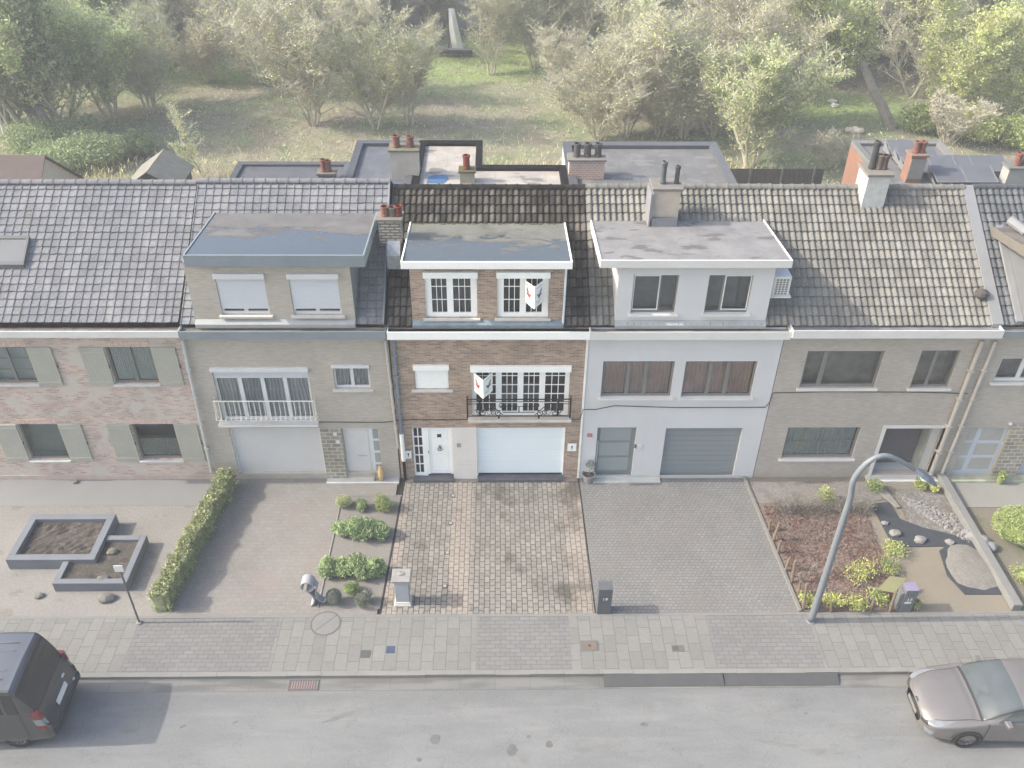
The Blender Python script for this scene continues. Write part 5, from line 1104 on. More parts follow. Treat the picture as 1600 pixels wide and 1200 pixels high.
rr = random.Random(17); SM = plain('tar_stain', CG(150, 150, 147), .9, .12, 6)
for i, (x, y, rx, ry) in enumerate(((680, 1155, .13, .16), (800, 1172, .16, .16), (858, 1163, .10, .10), (1007, 1132, .11, .07), (826, 1151, .06, .05), (655, 1187, .07, .06))):
    p = UZ(x, y, -.117); k = 14; pts = [(p[0]+rx*(1+rr.uniform(-.22, .22))*math.cos(2*PI*j/k), p[1]+ry*(1+rr.uniform(-.22, .22))*math.sin(2*PI*j/k), -.1165) for j in range(k)]
    struct('road_patch', MB().poly(pts), SM)
p = UZ(500, 1130, -.117); q_ = UZ(555, 1110, -.117); struct('road_patch', MB().poly([(p[0], p[1], -.1165), (p[0]+.35, p[1]+.05, -.1165), (q_[0], q_[1]-.1, -.1165), (q_[0], q_[1], -.1165), (q_[0]-.35, q_[1]-.08, -.1165)]), plain('tar_stain2', CG(164, 165, 163), .9, .1, 6))

# ================================================================ PLANTS
def quads_obj(name, Q, mat, parent=None, loc=None):
    """Q: (n,4,3) array in world or local metres"""
    n = len(Q); V = Q.reshape(-1, 3).astype(np.float32); me = bpy.data.meshes.new(name)
    me.vertices.add(4*n); me.vertices.foreach_set('co', V.ravel()); me.loops.add(4*n); me.loops.foreach_set('vertex_index', np.arange(4*n, dtype=np.int32))
    me.polygons.add(n); me.polygons.foreach_set('loop_start', np.arange(0, 4*n, 4, dtype=np.int32)); me.update(calc_edges=True); me.validate()
    me.materials.append(mat); o = bpy.data.objects.new(name, me); COL.objects.link(o)
    if parent is not None: o.parent = parent
    if loc is not None: o.location = loc
    return o
def CT(*c): return C(*c, .80)
def leaves(P, size, rg, up=.3, asp=.55):
    """one small pointed leaf card at each point"""
    n = len(P); d = rg.normal(size=(n, 3)); d[:, 2] += up; d /= np.linalg.norm(d, axis=1)[:, None]
    a = rg.normal(size=(n, 3)); s = np.cross(d, a); s /= np.linalg.norm(s, axis=1)[:, None]
    L = size*rg.uniform(.6, 1.3, n)[:, None]; W = L*asp
    return np.stack([P-d*L*.5, P+s*W*.5, P+d*L*.5, P-s*W*.5], 1)
def blob(rg, n, r, flat=(1, 1, 1), hollow=.55):
    d = rg.normal(size=(n, 3)); d /= np.linalg.norm(d, axis=1)[:, None]; k = rg.uniform(hollow**3, 1, n)**(1/3)
    return d*k[:, None]*r*np.array(flat)
LF_HEDGE = leafmat('hedge_leaf', CL(172, 176, 132), CL(144, 152, 114), 2.5)
LF_CON = leafmat('conifer_leaf', CL(154, 168, 124), CL(124, 142, 104), 3)
LF_BALL = leafmat('ball_leaf', CL(112, 116, 102), CL(98, 102, 92), 4, .1)
LF_LIME = leafmat('lime_leaf', CL(168, 182, 118), CL(140, 158, 104), 3)
LF_GREEN = leafmat('bush_leaf', CL(150, 160, 102), CL(130, 144, 94), 2)
LF_WEED = leafmat('weed_leaf', CL(140, 154, 108), CL(176, 180, 110), 3)
LF_YEL = leafmat('yellow_leaf', CL(186, 186, 110), CL(158, 168, 108), 4)
WOODM = plain('branch_wood', CL(132, 128, 116), .9, .15, 4)
CORE = plain('foliage_core', CG(100, 108, 84), .95, .15, 3)
def bush(name, x, y, z, r, h, seed, mat, label, cat='shrub', n=2200, leaf=.055, group=None, core=True, hollow=.6, up=.5, lumps=6):
    rg = np.random.default_rng(seed); o = empty(name, (x, y, z), label, cat, group)
    pts = []
    for k in range(lumps):
        c = np.array([rg.uniform(-.38, .38)*r, rg.uniform(-.38, .38)*r, rg.uniform(.34, .66)*h]); pts.append(blob(rg, n//lumps, 1, (r*.68, r*.68, h*.40), hollow)+c)
    P = np.concatenate(pts); P[:, 2] = np.clip(P[:, 2], .02, None)
    quads_obj('foliage', leaves(P, leaf, rg, up), mat, o)
    m = MB(); 
    for k in range(7):
        t = 2*PI*k/7; m.tube([(0, 0, 0), (.18*r*math.cos(t), .18*r*math.sin(t), .4*h), (.45*r*math.cos(t), .45*r*math.sin(t), .75*h)], [.02, .014, .006], 5)
    if core:
        bm = bmesh.new(); bmesh.ops.create_icosphere(bm, subdivisions=2, radius=1); bm.verts.index_update()
        m2 = MB().add([(v.co.x*r*.5, v.co.y*r*.5, h*.42+v.co.z*h*.3) for v in bm.verts], [tuple(v.index for v in f.verts) for f in bm.faces]); bm.free()
        m2.build('inner_foliage', mat, o, local=True)
    m.build('stems', WOODM, o, local=True); return o
# hedge between gravel garden and pale driveway
ha = UZ(375, 741); hb = UZ(262, 960); rg = np.random.default_rng(5)
hx0, hx1 = hb[0]-.42, hb[0]+.0; hx0t, hx1t = ha[0]-.40, ha[0]-.0
o = empty('hedge', ((hx0+hx1)/2, -3.2, 0), 'long narrow clipped green hedge between the white gravel and the pale driveway', 'hedge')
n = 15000; t = rg.uniform(0, 1, n); Y = -.25+t*(YP+.35); u = rg.uniform(0, 1, n); hh = .78+.05*np.sin(Y*5.1)+.04*np.sin(Y*11)
side = rg.integers(0, 4, n); wdt = .44+.05*np.sin(Y*4); X = np.where(side == 0, 0, np.where(side == 1, 1, u))*wdt; Z = np.where(side < 2, u*hh, hh)
Xc = (hx0+(hx0t-hx0)*(1-t)); P = np.stack([Xc+X+rg.normal(0, .035, n), Y, np.maximum(.03, Z+rg.normal(0, .04, n))], 1)-np.array([o.location.x, o.location.y, 0])
quads_obj('foliage', leaves(P, .075, rg, .5, .65), LF_HEDGE, o)
MB().hexa([(hx0+.06, YP+.15, 0), (hx1-.06, YP+.15, 0), (hx1t-.06, -.3, 0), (hx0t+.06, -.3, 0)], [(hx0+.06, YP+.15, .7), (hx1-.06, YP+.15, .7), (hx1t-.06, -.3, .7), (hx0t+.06, -.3, .7)]).build('inner_foliage', LF_HEDGE, o)
# shrub bed
G1 = 'low evergreen shrubs in the gravel bed'
def atb(x, y): p = UZ(x, y); return p[0], p[1]
for i, (x, y, r, h_, mt, lb, lf) in enumerate([
    (537, 800, .30, .55, LF_HEDGE, 'small greyish shrub at the far left of the gravel bed', .05), (563, 804, .27, .45, LF_CON, 'small round green shrub in the middle of the farthest row of the bed', .05),
    (600, 803, .38, .62, LF_GREEN, 'olive green shrub at the far right corner of the bed', .05),
    (550, 935, .28, .5, LF_LIME, 'lime green shrub between the two dark balls', .05), (524, 951, .36, .60, LF_BALL, 'dark clipped ball shrub next to the curled letterbox', .035), (571, 950, .36, .62, LF_BALL, 'dark clipped ball shrub next to the grey letterbox pillar', .035)]):
    xx, yy = atb(x, y); bush('shrub', xx, yy+.25, .008, r, h_, 20+i, mt, lb, n=1900, leaf=lf, lumps=5 if mt is not LF_BALL else 1, group=G1, hollow=.85 if mt is LF_BALL else .55)
for j, (yrow, xs_, tag_) in enumerate(((848, (530, 551, 573, 594), 'second row'), (908, (512, 536, 560, 586), 'third row'))):
    for k, x in enumerate(xs_):
        xx, yy = atb(x, yrow); bush('conifer_shrub', xx+.02, yy+.3, .008, .40+.05*((k*7+j*3)%3-1), .66+.1*((k*5+j)%3-1), 40+j*4+k, LF_CON, '%s conifer shrub of the %s in the gravel bed' % (('leftmost', 'second from left', 'third from left', 'rightmost')[k], tag_), 'shrub', n=2400, leaf=.085, hollow=.15, group='feathery green conifer shrubs in two rows', up=1.2)
# big round bush right, potted plants, weeds
p = UZ(1580, 862); bush('round_bush', p[0]+.3, p[1]+.5, 0, 1.0, 1.15, 70, LF_GREEN, 'large rounded yellow-green bush at the right edge beside the low wall', n=9000, leaf=.06, lumps=5, hollow=.8)
p = UZ(1592, 915); bush('shrub', p[0]+.25, p[1]+.2, 0, .5, .6, 71, LF_WEED, 'straggly green shrub below the big round bush at the right edge', n=1500)
for i, (x, y, r, h_, mt, lb) in enumerate([(1290, 790, .42, .7, LF_WEED, 'leafy green shrub at the back of the garden below the wide window'), (1366, 768, .38, .55, LF_GREEN, 'dark green low shrub left of the porch step'), (1440, 766, .3, .4, LF_WEED, 'low green shrub below the lamp head'),
     (1400, 870, .5, .4, LF_WEED, 'spreading green weeds beside the sandy path'), (1388, 895, .45, .35, LF_WEED, 'green weeds above the yellow sheet'), (1345, 905, .6, .45, LF_YEL, 'yellow-green flowering clump in the middle of the mulch'),
     (1262, 948, .38, .35, LF_YEL, 'yellow flowering clump at the near left corner of the mulch'), (1300, 950, .4, .4, LF_YEL, 'yellow flowering clump right of the lamp foot'), (1340, 952, .42, .45, LF_YEL, 'yellow flowering clump in the middle of the front row'), (1370, 945, .4, .42, LF_WEED, 'green leafy clump left of the yellow sheet'),
     (1432, 955, .22, .4, LF_WEED, 'thin green weed right of the blue grey letterbox'), (1461, 772, .18, .3, LF_YEL, 'small yellow plant at the top end of the low wall')]):
    xx, yy = atb(x, y); bush('garden_plant', xx, yy+.12, .02, r, h_, 80+i, mt, lb, 'plant', n=700, leaf=.07, core=False, hollow=.1, up=1.2)
# dry brown hedge
rg = np.random.default_rng(9); a = UZ(1205, 806); b = UZ(1362, 800); o = empty('dry_hedge', ((a[0]+b[0])/2, a[1]+.2, .02), 'low grey bare hedge across the top of the mulch bed', 'hedge')
n = 5000; P = np.stack([rg.uniform(a[0], b[0], n)-o.location.x, rg.normal(.0, .16, n), np.abs(rg.uniform(0, .55, n))], 1); quads_obj('twigs', leaves(P, .11, rg, .9, .12), leafmat('dry_twig', CG(196, 190, 176), CG(166, 160, 148), 3, .1), o)
# mulch litter: bark flakes and dry stems nobody could count
rg = np.random.default_rng(11); n = 9000; XX = rg.uniform(XGL2-.2, XGL+4.2, n); YY = rg.uniform(-5.95, -1.5, n)
xl_ = XGL+.25+(XGL2+.0-XGL)*(YY-YP)/(0-YP)*1.0; xr_ = UZ(1350, 790)[0]+(UZ(1412, 955)[0]-UZ(1350, 790)[0])*(YY-UZ(1350, 790)[1])/(UZ(1412, 955)[1]-UZ(1350, 790)[1])
k = (XX > xl_) & (XX < xr_); P = np.stack([XX[k], YY[k], rg.uniform(.035, .10, k.sum())], 1)
o = quads_obj('mulch_litter', leaves(P, .12, rg, .1, .22), leafmat('bark_flake', CG(206, 190, 174), CG(166, 126, 110), 1.2, 0)); tag(o, 'bark flakes and dry stems littering the red mulch bed', 'mulch', kind='stuff')
# stakes
WST = plain('raw_stake', CG(176, 158, 136), .9, .12, 5)
for i, (x0, y0, x1, y1) in enumerate(((1202, 830, 1204, 812), (1208, 845, 1218, 817), (1215, 864, 1220, 845), (1227, 892, 1234, 872), (1237, 910, 1243, 876), (1247, 928, 1251, 908), (1255, 952, 1261, 912), (1276, 955, 1279, 938), (1298, 955, 1300, 940), (1360, 955, 1366, 936), (1424, 952, 1436, 938), (1390, 955, 1400, 925))):
    p = UZ(x0, y0, .02); q_ = UY(x1, y1, p[1]+.02); hh = max(.25, q_[2])
    lab = ['stake highest up the left edge of the mulch bed', 'second stake down the left edge, leaning right', 'third stake down the left edge of the mulch', 'fourth stake down the left edge of the mulch', 'fifth and tallest stake down the left edge', 'sixth stake down the left edge of the mulch', 'seventh stake, just left of the lamp pole', 'stake right at the lamp pole foot by the pavement', 'short stake by the pavement right of the lamp', 'stake by the pavement in the flowering clump', 'short split stake right of the blue grey letterbox', 'stake under the yellow sheet'][i]
    MB().tube([(p[0], p[1], 0), (q_[0], p[1]+.02, hh)], [.05, .045], 8).build('wooden_stake', WST, None, label='raw wooden '+lab, cat='stake', group='rough wooden stakes round the mulch bed')
# yellow sheet on a log, black fabric, sand ring, rubble
YS = plain('yellow_sheet', CG(190, 190, 140), .6, .05); p = UZ(1395, 915, .55)
o = empty('yellow_sheet', (p[0], p[1], .3), 'pale yellow square sheet propped beside the blue grey letterbox', 'sheet'); c4 = [UZ(x, y, z) for x, y, z in ((1370, 922, .45), (1398, 927, .45), (1416, 904, .55), (1390, 901, .55))]
MB().hexa([tuple(v) for v in c4], [tuple(v+np.array([0, 0, .025])) for v in c4]).build('sheet', YS, o); 
for (dx_, dy_) in ((-.2, -.1), (.15, -.12), (.1, .15)): MB().tube([(p[0]+dx_, p[1]+dy_, .02), (p[0]+dx_*.8, p[1]+dy_, .45)], .05, 7).build('prop', WST, o)
BF = plain('black_fabric', CG(92, 98, 104), .85, .12, 2)
def zpolyt(name, px, z0, z1, mat, label, cat):
    P = [UZ(x, y, z1) for x, y in px]; P = [(p[0], p[1]) for p in P]
    if sum(P[i-1][0]*P[i][1]-P[i][0]*P[i-1][1] for i in range(len(P))) < 0: P.reverse()
    return MB().prism(P, z0, z1).build(name, mat, None, label=label, cat=cat)
zpolyt('ground_fabric', [(1361, 787), (1390, 784), (1405, 810), (1442, 824), (1500, 838), (1530, 850), (1520, 858), (1470, 853), (1400, 855), (1388, 838)], .003, .035, BF, 'black ground fabric spread in an L beside the sandy path', 'fabric')
zpolyt('pond_liner', [(1468, 860), (1496, 842), (1530, 850), (1550, 868), (1576, 908), (1568, 928), (1508, 928), (1480, 898)], .003, .04, BF, 'dark liner ring around the pale sand mound', 'liner')
def mound(px, rx, ry, h_, mat, label, cat, seed):
    p = UZ(*px); m = MB(); n = 20; rr = random.Random(seed)
    for i in range(n+1):
        for j in range(n):
            r = i/n; t = 2*PI*j/n; wv = 1+.08*math.sin(3*t+seed)+.04*math.sin(7*t); m.v.append((p[0]+rx*r*wv*math.cos(t), p[1]+ry*r*wv*math.sin(t), .042+h_*(1-r**2.2)+rr.uniform(-.01, .01)*(r < 1)))
    for i in range(n):
        for j in range(n): m.f.append((i*n+j, (i+1)*n+j, (i+1)*n+(j+1) % n, i*n+(j+1) % n))
    return m.build('sand_mound', mat, None, smooth=True, label=label, cat=cat)
mound((1518, 888), .82, .98, .12, gmat('pale_sand', CG(186, 182, 172), [(CG(170, 166, 156), 3, .5, .1, .5)]), 'oval heap of pale sand inside the dark liner', 'sand heap', 3)
wm = plain('pale_rock', CG(198, 196, 190), .9, .1, 5)
for i, (x, y, s, lb) in enumerate(((1382, 819, .10, 'farthest left'), (1398, 836, .16, 'second from left'), (1437, 846, .17, 'third from left'), (1483, 849, .13, 'rightmost'))):
    p = UZ(x, y); rock(p[0], p[1], .035, s, 30+i, wm, 'white stone holding down the black fabric, '+lb+' of the four', 'stone', group='white stones on the black fabric')
p = UZ(1522, 845); o = empty('rag_heap', (p[0], p[1], .03), 'crumpled whitish sack at the corner of the black fabric by the low wall', 'sack')
for i, (dx_, dy_, s) in enumerate(((0, .1, .2), (.2, -.1, .22), (.35, -.35, .2), (-.15, .3, .14))): rock(p[0]+dx_, p[1]+dy_, .05, s, 50+i, plain('sack_white', CG(192, 190, 194), .7, .1, 4), parent=o, name='fold', flat=.8)
pa, pb = UZ(1378, 762, .2), UZ(1402, 792, .1); MB().hexa([(pa[0]-.16, pa[1], .04), (pa[0]+.18, pa[1], .04), (pb[0]+.12, pb[1], .04), (pb[0]-.02, pb[1], .04)], [(pa[0]-.16, pa[1], .1), (pa[0]+.18, pa[1], .1), (pb[0]+.12, pb[1], .1), (pb[0]-.02, pb[1], .1)]).build('plank', plain('plank_pale', CG(196, 190, 178), .8, .1, 4), None, label='pale broken board lying in front of the porch', cat='board')
rr = random.Random(12); gb = [(1415+rr.uniform(0, 105)*1.0, 0) for _ in range(10)]
stn = MB(); bm = None
for i in range(260):
    u = rr.random(); v = rr.random(); px_ = 1405+u*95+v*15; py_ = 775+u*62*(.55+.45*v)+v*14
    p = UZ(px_, py_); s = rr.uniform(.03, .08); stn.hexa([(p[0]-s, p[1]-s*.7, .02), (p[0]+s*.8, p[1]-s, .02), (p[0]+s, p[1]+s*.6, .02), (p[0]-s*.7, p[1]+s, .02)], [(p[0]-s*.5, p[1]-s*.4, .02+s), (p[0]+s*.4, p[1]-s*.5, .02+s*.8), (p[0]+s*.5, p[1]+s*.3, .02+s), (p[0]-s*.4, p[1]+s*.5, .02+s*.9)])
o = stn.build('rubble', wm, None, label='scattered pale rubble stones in the grey gravel bed before the porch', cat='rubble'); tag(o, kind='stuff')
# pots
p = UZ(920, 757); o = empty('plant_pot', (p[0], p[1]+.2, 0), 'white round plant pot with a small grey-green plant left of the white house door', 'plant pot')
MB().lathe([(.17, 0), (.24, .30), (.25, .34), (.22, .34), (.20, .28)], (p[0], p[1]+.2, 0), 20).build('pot', plain('pot_white', CG(196, 197, 196), .6), o); MB().lathe([(.205, .27), (.205, .285)], (p[0], p[1]+.2, 0), 14).build('soil', SOIL, o)
rg = np.random.default_rng(3); q_ = quads_obj('plant', leaves(blob(rg, 260, .17)+np.array([.03, 0, .75]), .10, rg, .6, .3), leafmat('grey_leaf', CL(140, 148, 138), CL(124, 132, 122), 3), o); MB().tube([(p[0], p[1]+.2, .28), (p[0]+.03, p[1]+.2, .7)], .012, 5).build('stem', WOODM, o)
p = UZ(1563, 757, .02); o = empty('plant_pot', (p[0], p[1]+.1, .02), 'lime yellow pot with a pale plant on the right-hand patio', 'plant pot')
MB().lathe([(.11, 0), (.17, .30), (.15, .30)], (p[0], p[1]+.1, .02), 16).build('pot', plain('pot_lime', CG(196, 204, 138), .5), o); quads_obj('plant', leaves(blob(rg, 160, .15)+np.array([0, 0, .38]), .13, rg, .9, .3), LF_LIME, o)
p = UZ(600, 742); o = empty('tall_vase', (p[0]-.05, -.16, .07), 'tall ochre vase beside the pale front door', 'vase'); MB().lathe([(.06, 0), (.10, .2), (.11, .4), (.07, .55), (.05, .62), (.06, .66)], (p[0]-.05, -.16, .07), 14).build('body', plain('vase_ochre', CV(196, 172, 128), .6), o, smooth=True)
p = UZ(588, 741); MB().lathe([(.05, 0), (.06, .2), (.03, .24)], (p[0], -.16, .07), 10).build('small_bottle', plain('vase_green', CV(128, 136, 120), .5), None, label='small dark green bottle standing left of the ochre vase', cat='bottle')

# ================================================================ VEHICLES
def cr(P, t):
    n = len(P)-1; i = min(int(t), n-1); f = t-i; p0, p1, p2, p3 = P[max(i-1, 0)], P[i], P[i+1], P[min(i+2, n)]
    return .5*((2*p1)+(p2-p0)*f+(2*p0-5*p1+4*p2-p3)*f*f+(3*p1-p0-3*p2+p3)*f**3)
class Loft:
    """stations: list of (x, [(y,z)*K]) half sections from the bottom centre to the top centre"""
    def __init__(s, st, M_=16, NV=10):
        s.X = [np.array([x]+[c for p in pts for c in p], float) for x, pts in st]; s.M = M_; s.NV = NV; s.K = len(st[0][1])
        s.nu = (len(st)-1)*M_; s.nv = (s.K-1)*NV
        rows = [cr(s.X, i/M_) for i in range(s.nu+1)]; s.P = np.zeros((s.nu+1, s.nv+1, 3))
        for i, r in enumerate(rows):
            pts = [r[1+2*k:3+2*k] for k in range(s.K)]
            for j in range(s.nv+1):
                p = cr(pts, j/NV); s.P[i, j] = (r[0], max(0, p[0]), p[1])
    def mesh(s, mask, off=0.0, both=True, sides=(1, -1)):
        m = MB(); P = s.P; 
        if off:
            du = np.gradient(P, axis=0); dv = np.gradient(P, axis=1); nn = np.cross(du, dv); nn /= np.maximum(1e-9, np.linalg.norm(nn, axis=2))[..., None]
            cen = np.array([0, 0, .7]); sgn = np.sign(np.sum(nn*(P-P.mean(axis=(0, 1))), axis=2)); sgn[sgn == 0] = 1; P = P+nn*sgn[..., None]*off
        for sd in sides:
            base = len(m.v); m.v += [(p[0], sd*p[1], p[2]) for p in P.reshape(-1, 3)]; w_ = s.nv+1
            for i in range(s.nu):
                for j in range(s.nv):
                    if mask((i+.5)/s.M, (j+.5)/s.NV):
                        q_ = [base+i*w_+j, base+(i+1)*w_+j, base+(i+1)*w_+j+1, base+i*w_+j+1]; m.f.append(tuple(q_ if sd == 1 else q_[::-1]))
        return m
def wheel(parent, x, y, r, wd, out, rimmat, tyremat, nsp=5):
    o = MB(); n = 28
    prof = [(r*.66, -wd/2), (r*.93, -wd/2), (r, -wd*.32), (r, wd*.32), (r*.93, wd/2), (r*.66, wd/2)]
    for (rr_, yy) in prof:
        for k in range(n): t = 2*PI*k/n; o.v.append((x+rr_*math.cos(t), y+yy, r+rr_*math.sin(t)))
    for i in range(len(prof)-1):
        for k in range(n): o.f.append((i*n+k, i*n+(k+1) % n, (i+1)*n+(k+1) % n, (i+1)*n+k))
    t_ = o.build('wheel', tyremat, parent, local=True)
    q_ = MB(); yo = y+out*wd*.40; yi = y+out*wd*.1
    for (r0, r1, ya) in ((r*.60, r*.68, yo),):
        b0 = len(q_.v)
        for k in range(n):
            t = 2*PI*k/n
            for (rr_, yy) in ((r1, ya), (r0, ya), (r0, yi)): q_.v.append((x+rr_*math.cos(t), yy, r+rr_*math.sin(t)))
        for k in range(n):
            for e in (0, 1): q_.f.append((b0+k*3+e, b0+((k+1) % n)*3+e, b0+((k+1) % n)*3+e+1, b0+k*3+e+1))
    for k in range(nsp):
        t = 2*PI*k/nsp+.3; c_, s_ = math.cos(t), math.sin(t); wv = r*.13
        for sg in (-1, 1):
            c2, s2 = math.cos(t+sg*.22), math.sin(t+sg*.22)
            q_.add([(x+c_*r*.12-s_*wv*.5*sg, yo-out*.02, r+s_*r*.12+c_*wv*.5*sg), (x+c_*r*.1, yo-out*.02, r+s_*r*.1), (x+c2*r*.62, yo, r+s2*r*.62), (x+math.cos(t+sg*.38)*r*.62, yo, r+math.sin(t+sg*.38)*r*.62)], [(0, 1, 2, 3)])
    b0 = len(q_.v); q_.v.append((x, yo-out*.005, r)); 
    for k in range(12): q_.v.append((x+r*.16*math.cos(2*PI*k/12), yo-out*.008, r+r*.16*math.sin(2*PI*k/12)))
    for k in range(12): q_.f.append((b0, b0+1+k, b0+1+(k+1) % 12))
    q_.build('rim', rimmat, t_, local=True)
    d_ = MB(); b0 = 0; d_.v.append((x, yi, r))
    for k in range(n): d_.v.append((x+r*.66*math.cos(2*PI*k/n), yi, r+r*.66*math.sin(2*PI*k/n)))
    for k in range(n): d_.f.append((0, 1+k, 1+(k+1) % n))
    d_.build('brake_disc', BLACKP2, t_, local=True)
BLACKP2 = plain('car_black', CG(84, 84, 82), .6)
def carpaint(name, c):
    q = N(name); v = q.geo(); q.fin(q.bright(c, q.noise(v, .7, 3), .96, 1.04), .35, .5, .35); q.b.inputs['Coat Weight'].default_value = .6; q.b.inputs['Coat Roughness'].default_value = .06; return q.m
# hatchback/saloon at the right, nose to the left
CP = carpaint('taupe_paint', CG(178, 173, 168)); CGL = plain('car_glass', CG(118, 127, 128), .06, .1, 1.5, spec=.7); TY = plain('tyre', CG(78, 78, 76), .9, .1, 5); RIM = plain('alloy', CG(190, 188, 188), .35, .05, spec=.6, metal=.3)
CHR = plain('chrome', CG(190, 190, 190), .2, .05, metal=.5); HL = plain('headlight_lens', CG(176, 182, 188), .12, .12, 6, spec=.7)
def sec(w_, zb, zs, zbelt, wr, zt, crown):
    return [(0, zb), (w_*.80, zb), (w_*.97, zb+.10), (w_, zs), (w_*.985, zbelt), (wr+(w_-wr)*.45 if zt-zbelt > .15 else wr*1.0+.02, zbelt+(zt-zbelt)*.5), (wr, zt-.02), (wr*.6, zt+crown*.7), (0, zt+crown)]
ST = [(0.0, sec(.42, .30, .45, .55, .36, .60, .02)), (.06, sec(.62, .22, .48, .60, .50, .66, .02)), (.22, sec(.78, .19, .52, .66, .60, .74, .03)), (.55, sec(.86, .18, .55, .76, .68, .84, .04)), (1.0, sec(.885, .18, .56, .85, .70, .92, .05)),
      (1.26, sec(.89, .18, .56, .90, .74, .96, .05)), (1.66, sec(.89, .18, .56, .92, .71, 1.20, .05)), (2.20, sec(.89, .18, .56, .93, .66, 1.405, .05)), (2.9, sec(.89, .18, .56, .94, .65, 1.44, .05)), (3.5, sec(.89, .18, .57, .95, .63, 1.38, .05)), (4.1, sec(.87, .2, .6, .97, .60, 1.12, .04)), (4.45, sec(.80, .25, .6, .95, .62, 1.0, .03)), (4.6, sec(.70, .32, .6, .85, .5, .9, .02))]
car = empty('parked_car', (0, 0, 0), 'taupe car at the right edge facing left, parked along the kerb', 'car')
L = Loft(ST)
WS = lambda u, v: 5.05 < u < 6.9 and v > 5.75 and not (v < 6.15 and (u < 5.2))
SW = lambda u, v: (5.9 < u < 9.6 and 4.25 < v < 5.8 and not (u < 6.6 and v > 4.2+(u-5.7)*1.75) and not (7.85 < u < 8.0))
L.mesh(lambda u, v: not WS(u, v) and not SW(u, v)).build('body', CP, car, smooth=True, local=True)
L.mesh(WS, -.004).build('windscreen', CGL, car, smooth=True, local=True); L.mesh(SW, -.004).build('side_window', CGL, car, smooth=True, local=True)
L.mesh(lambda u, v: (4.85 < u < 5.06 and v > 5.6) or (5.05 < u < 6.9 and 5.55 < v < 5.78), .003).build('scuttle', BLACKP2, car, local=True)
for sd, nm in ((1, 'headlight'), (-1, 'headlight')):
    L.mesh(lambda u, v: 1.2 < u < 3.5 and abs(v-(4.45+(u-1.2)*.22)) < .62*math.sin(PI*min(1, max(0, (u-1.2)/2.3))**.7), .006, sides=(sd,)).build(nm, HL, car, smooth=True, local=True)
    L.mesh(lambda u, v: 1.0 < u < 2.0 and 2.1 < v < 2.9, .008, sides=(sd,)).build('fog_light', HL, car, local=True)
    L.mesh(lambda u, v: 2.0 < u < 4.88 and 5.9 < v < 6.0, .004, sides=(sd,)).build('bonnet_gap', BLACKP2, car, local=True)
    L.mesh(lambda u, v: (7.88 < u < 7.95 and 1.6 < v < 4.2) or (5.3 < u < 5.37 and 2.2 < v < 4.2), .004, sides=(sd,)).build('door_gap', BLACKP2, car, local=True)
L.mesh(lambda u, v: .10 < u < 1.25 and 3.5 < v < 4.6, .006).build('grille', BLACKP2, car, local=True)
L.mesh(lambda u, v: .05 < u < 1.3 and 4.6 < v < 4.95, .010).build('grille_bar', CHR, car, local=True)
MB().box(-.045, -.025, -.26, .26, .42, .52).build('number_plate', plain('plate_dim', CG(176, 176, 172), .6), car, local=True)
MB().tube([(.02, -.05, .66), (-.01, 0, .68), (.02, .05, .66)], .03, 8).build('badge', CHR, car, local=True)
for sd in (1, -1):
    y = sd*.93; m = MB(); m.hexa([(1.72, y-.10*sd, .93), (1.86, y-.10*sd, .93), (1.86, y+.09*sd, .95), (1.76, y+.09*sd, .95)], [(1.70, y-.10*sd, 1.06), (1.86, y-.10*sd, 1.08), (1.86, y+.09*sd, 1.07), (1.74, y+.09*sd, 1.05)]); m.build('mirror', CP, car, local=True, bevel=.02)
    for wx in (1.02, 3.62):
        wheel(car, wx, sd*.80, .315, .20, sd, RIM, TY); ar = MB(); n = 20
        for k in range(n+1):
            t = PI*k/n*1.16-.08*PI; 
            for rr_ in (.31, .375): ar.v.append((wx+rr_*math.cos(t), sd*.902, .315+rr_*math.sin(t)))
        for k in range(n): ar.f.append((2*k, 2*k+1, 2*k+3, 2*k+2))
        ar.build('wheel_arch', BLACKP2, car, local=True)
m = MB()
for sd in (1, -1): m.box(2.68, 2.78, sd*.885-.02, sd*.885+.02, .80, .83)
m.build('handle', CP, car, local=True); 
car.location = (11.55, -9.60, -.115); car.rotation_euler = (0, 0, math.radians(-1.5)); car.scale = (1.10, 1.12, 1.12)
# dark van at the left, tail to the right
VP = carpaint('graphite_paint', CG(114, 116, 115)); VR = carpaint('van_roof_paint', CG(138, 144, 152)); VG = plain('van_glass', CG(82, 83, 81), .08, .1, 1, spec=.6)
def vsec(w_, zb, zbelt, wr, zt, cr_=.03): return [(0, zb), (w_*.85, zb), (w_, zb+.12), (w_, .75), (w_*.99, zbelt), (wr+(w_-wr)*.4, (zbelt+zt)/2), (wr, zt-.07), (wr-.10, zt-.005), (0, zt+cr_)]
VS = [(-5.0, vsec(.6, .3, .7, .5, .75)), (-4.7, vsec(.88, .22, .85, .7, .95)), (-4.0, vsec(.96, .2, 1.0, .8, 1.15)), (-3.3, vsec(.97, .2, 1.08, 0.88, 1.85)), (-2.8, vsec(.97, .2, 1.1, .90, 1.98)), (-1.5, vsec(.97, .2, 1.12, .91, 2.02)), (-.72, vsec(.97, .2, 1.12, .91, 2.0)),
      (-.55, vsec(.95, .2, 1.12, .90, 1.96)), (-.36, vsec(.94, .21, 1.10, .88, 1.70)), (-.18, vsec(.94, .22, 1.06, .88, 1.20)), (-.10, vsec(.93, .24, .95, .84, 1.02)), (.0, vsec(.90, .30, .60, .84, .66)), (.03, vsec(.84, .36, .46, .80, .52))]
van = empty('parked_van', (0, 0, 0), 'dark grey van at the lower left corner, seen from its tail', 'van')
L = Loft(VS)
RF = lambda u, v: v > 6.9 and 3.3 < u < 7.05
RW = lambda u, v: v > 5.2 and 7.35 < u < 9.05 and v > 5.9
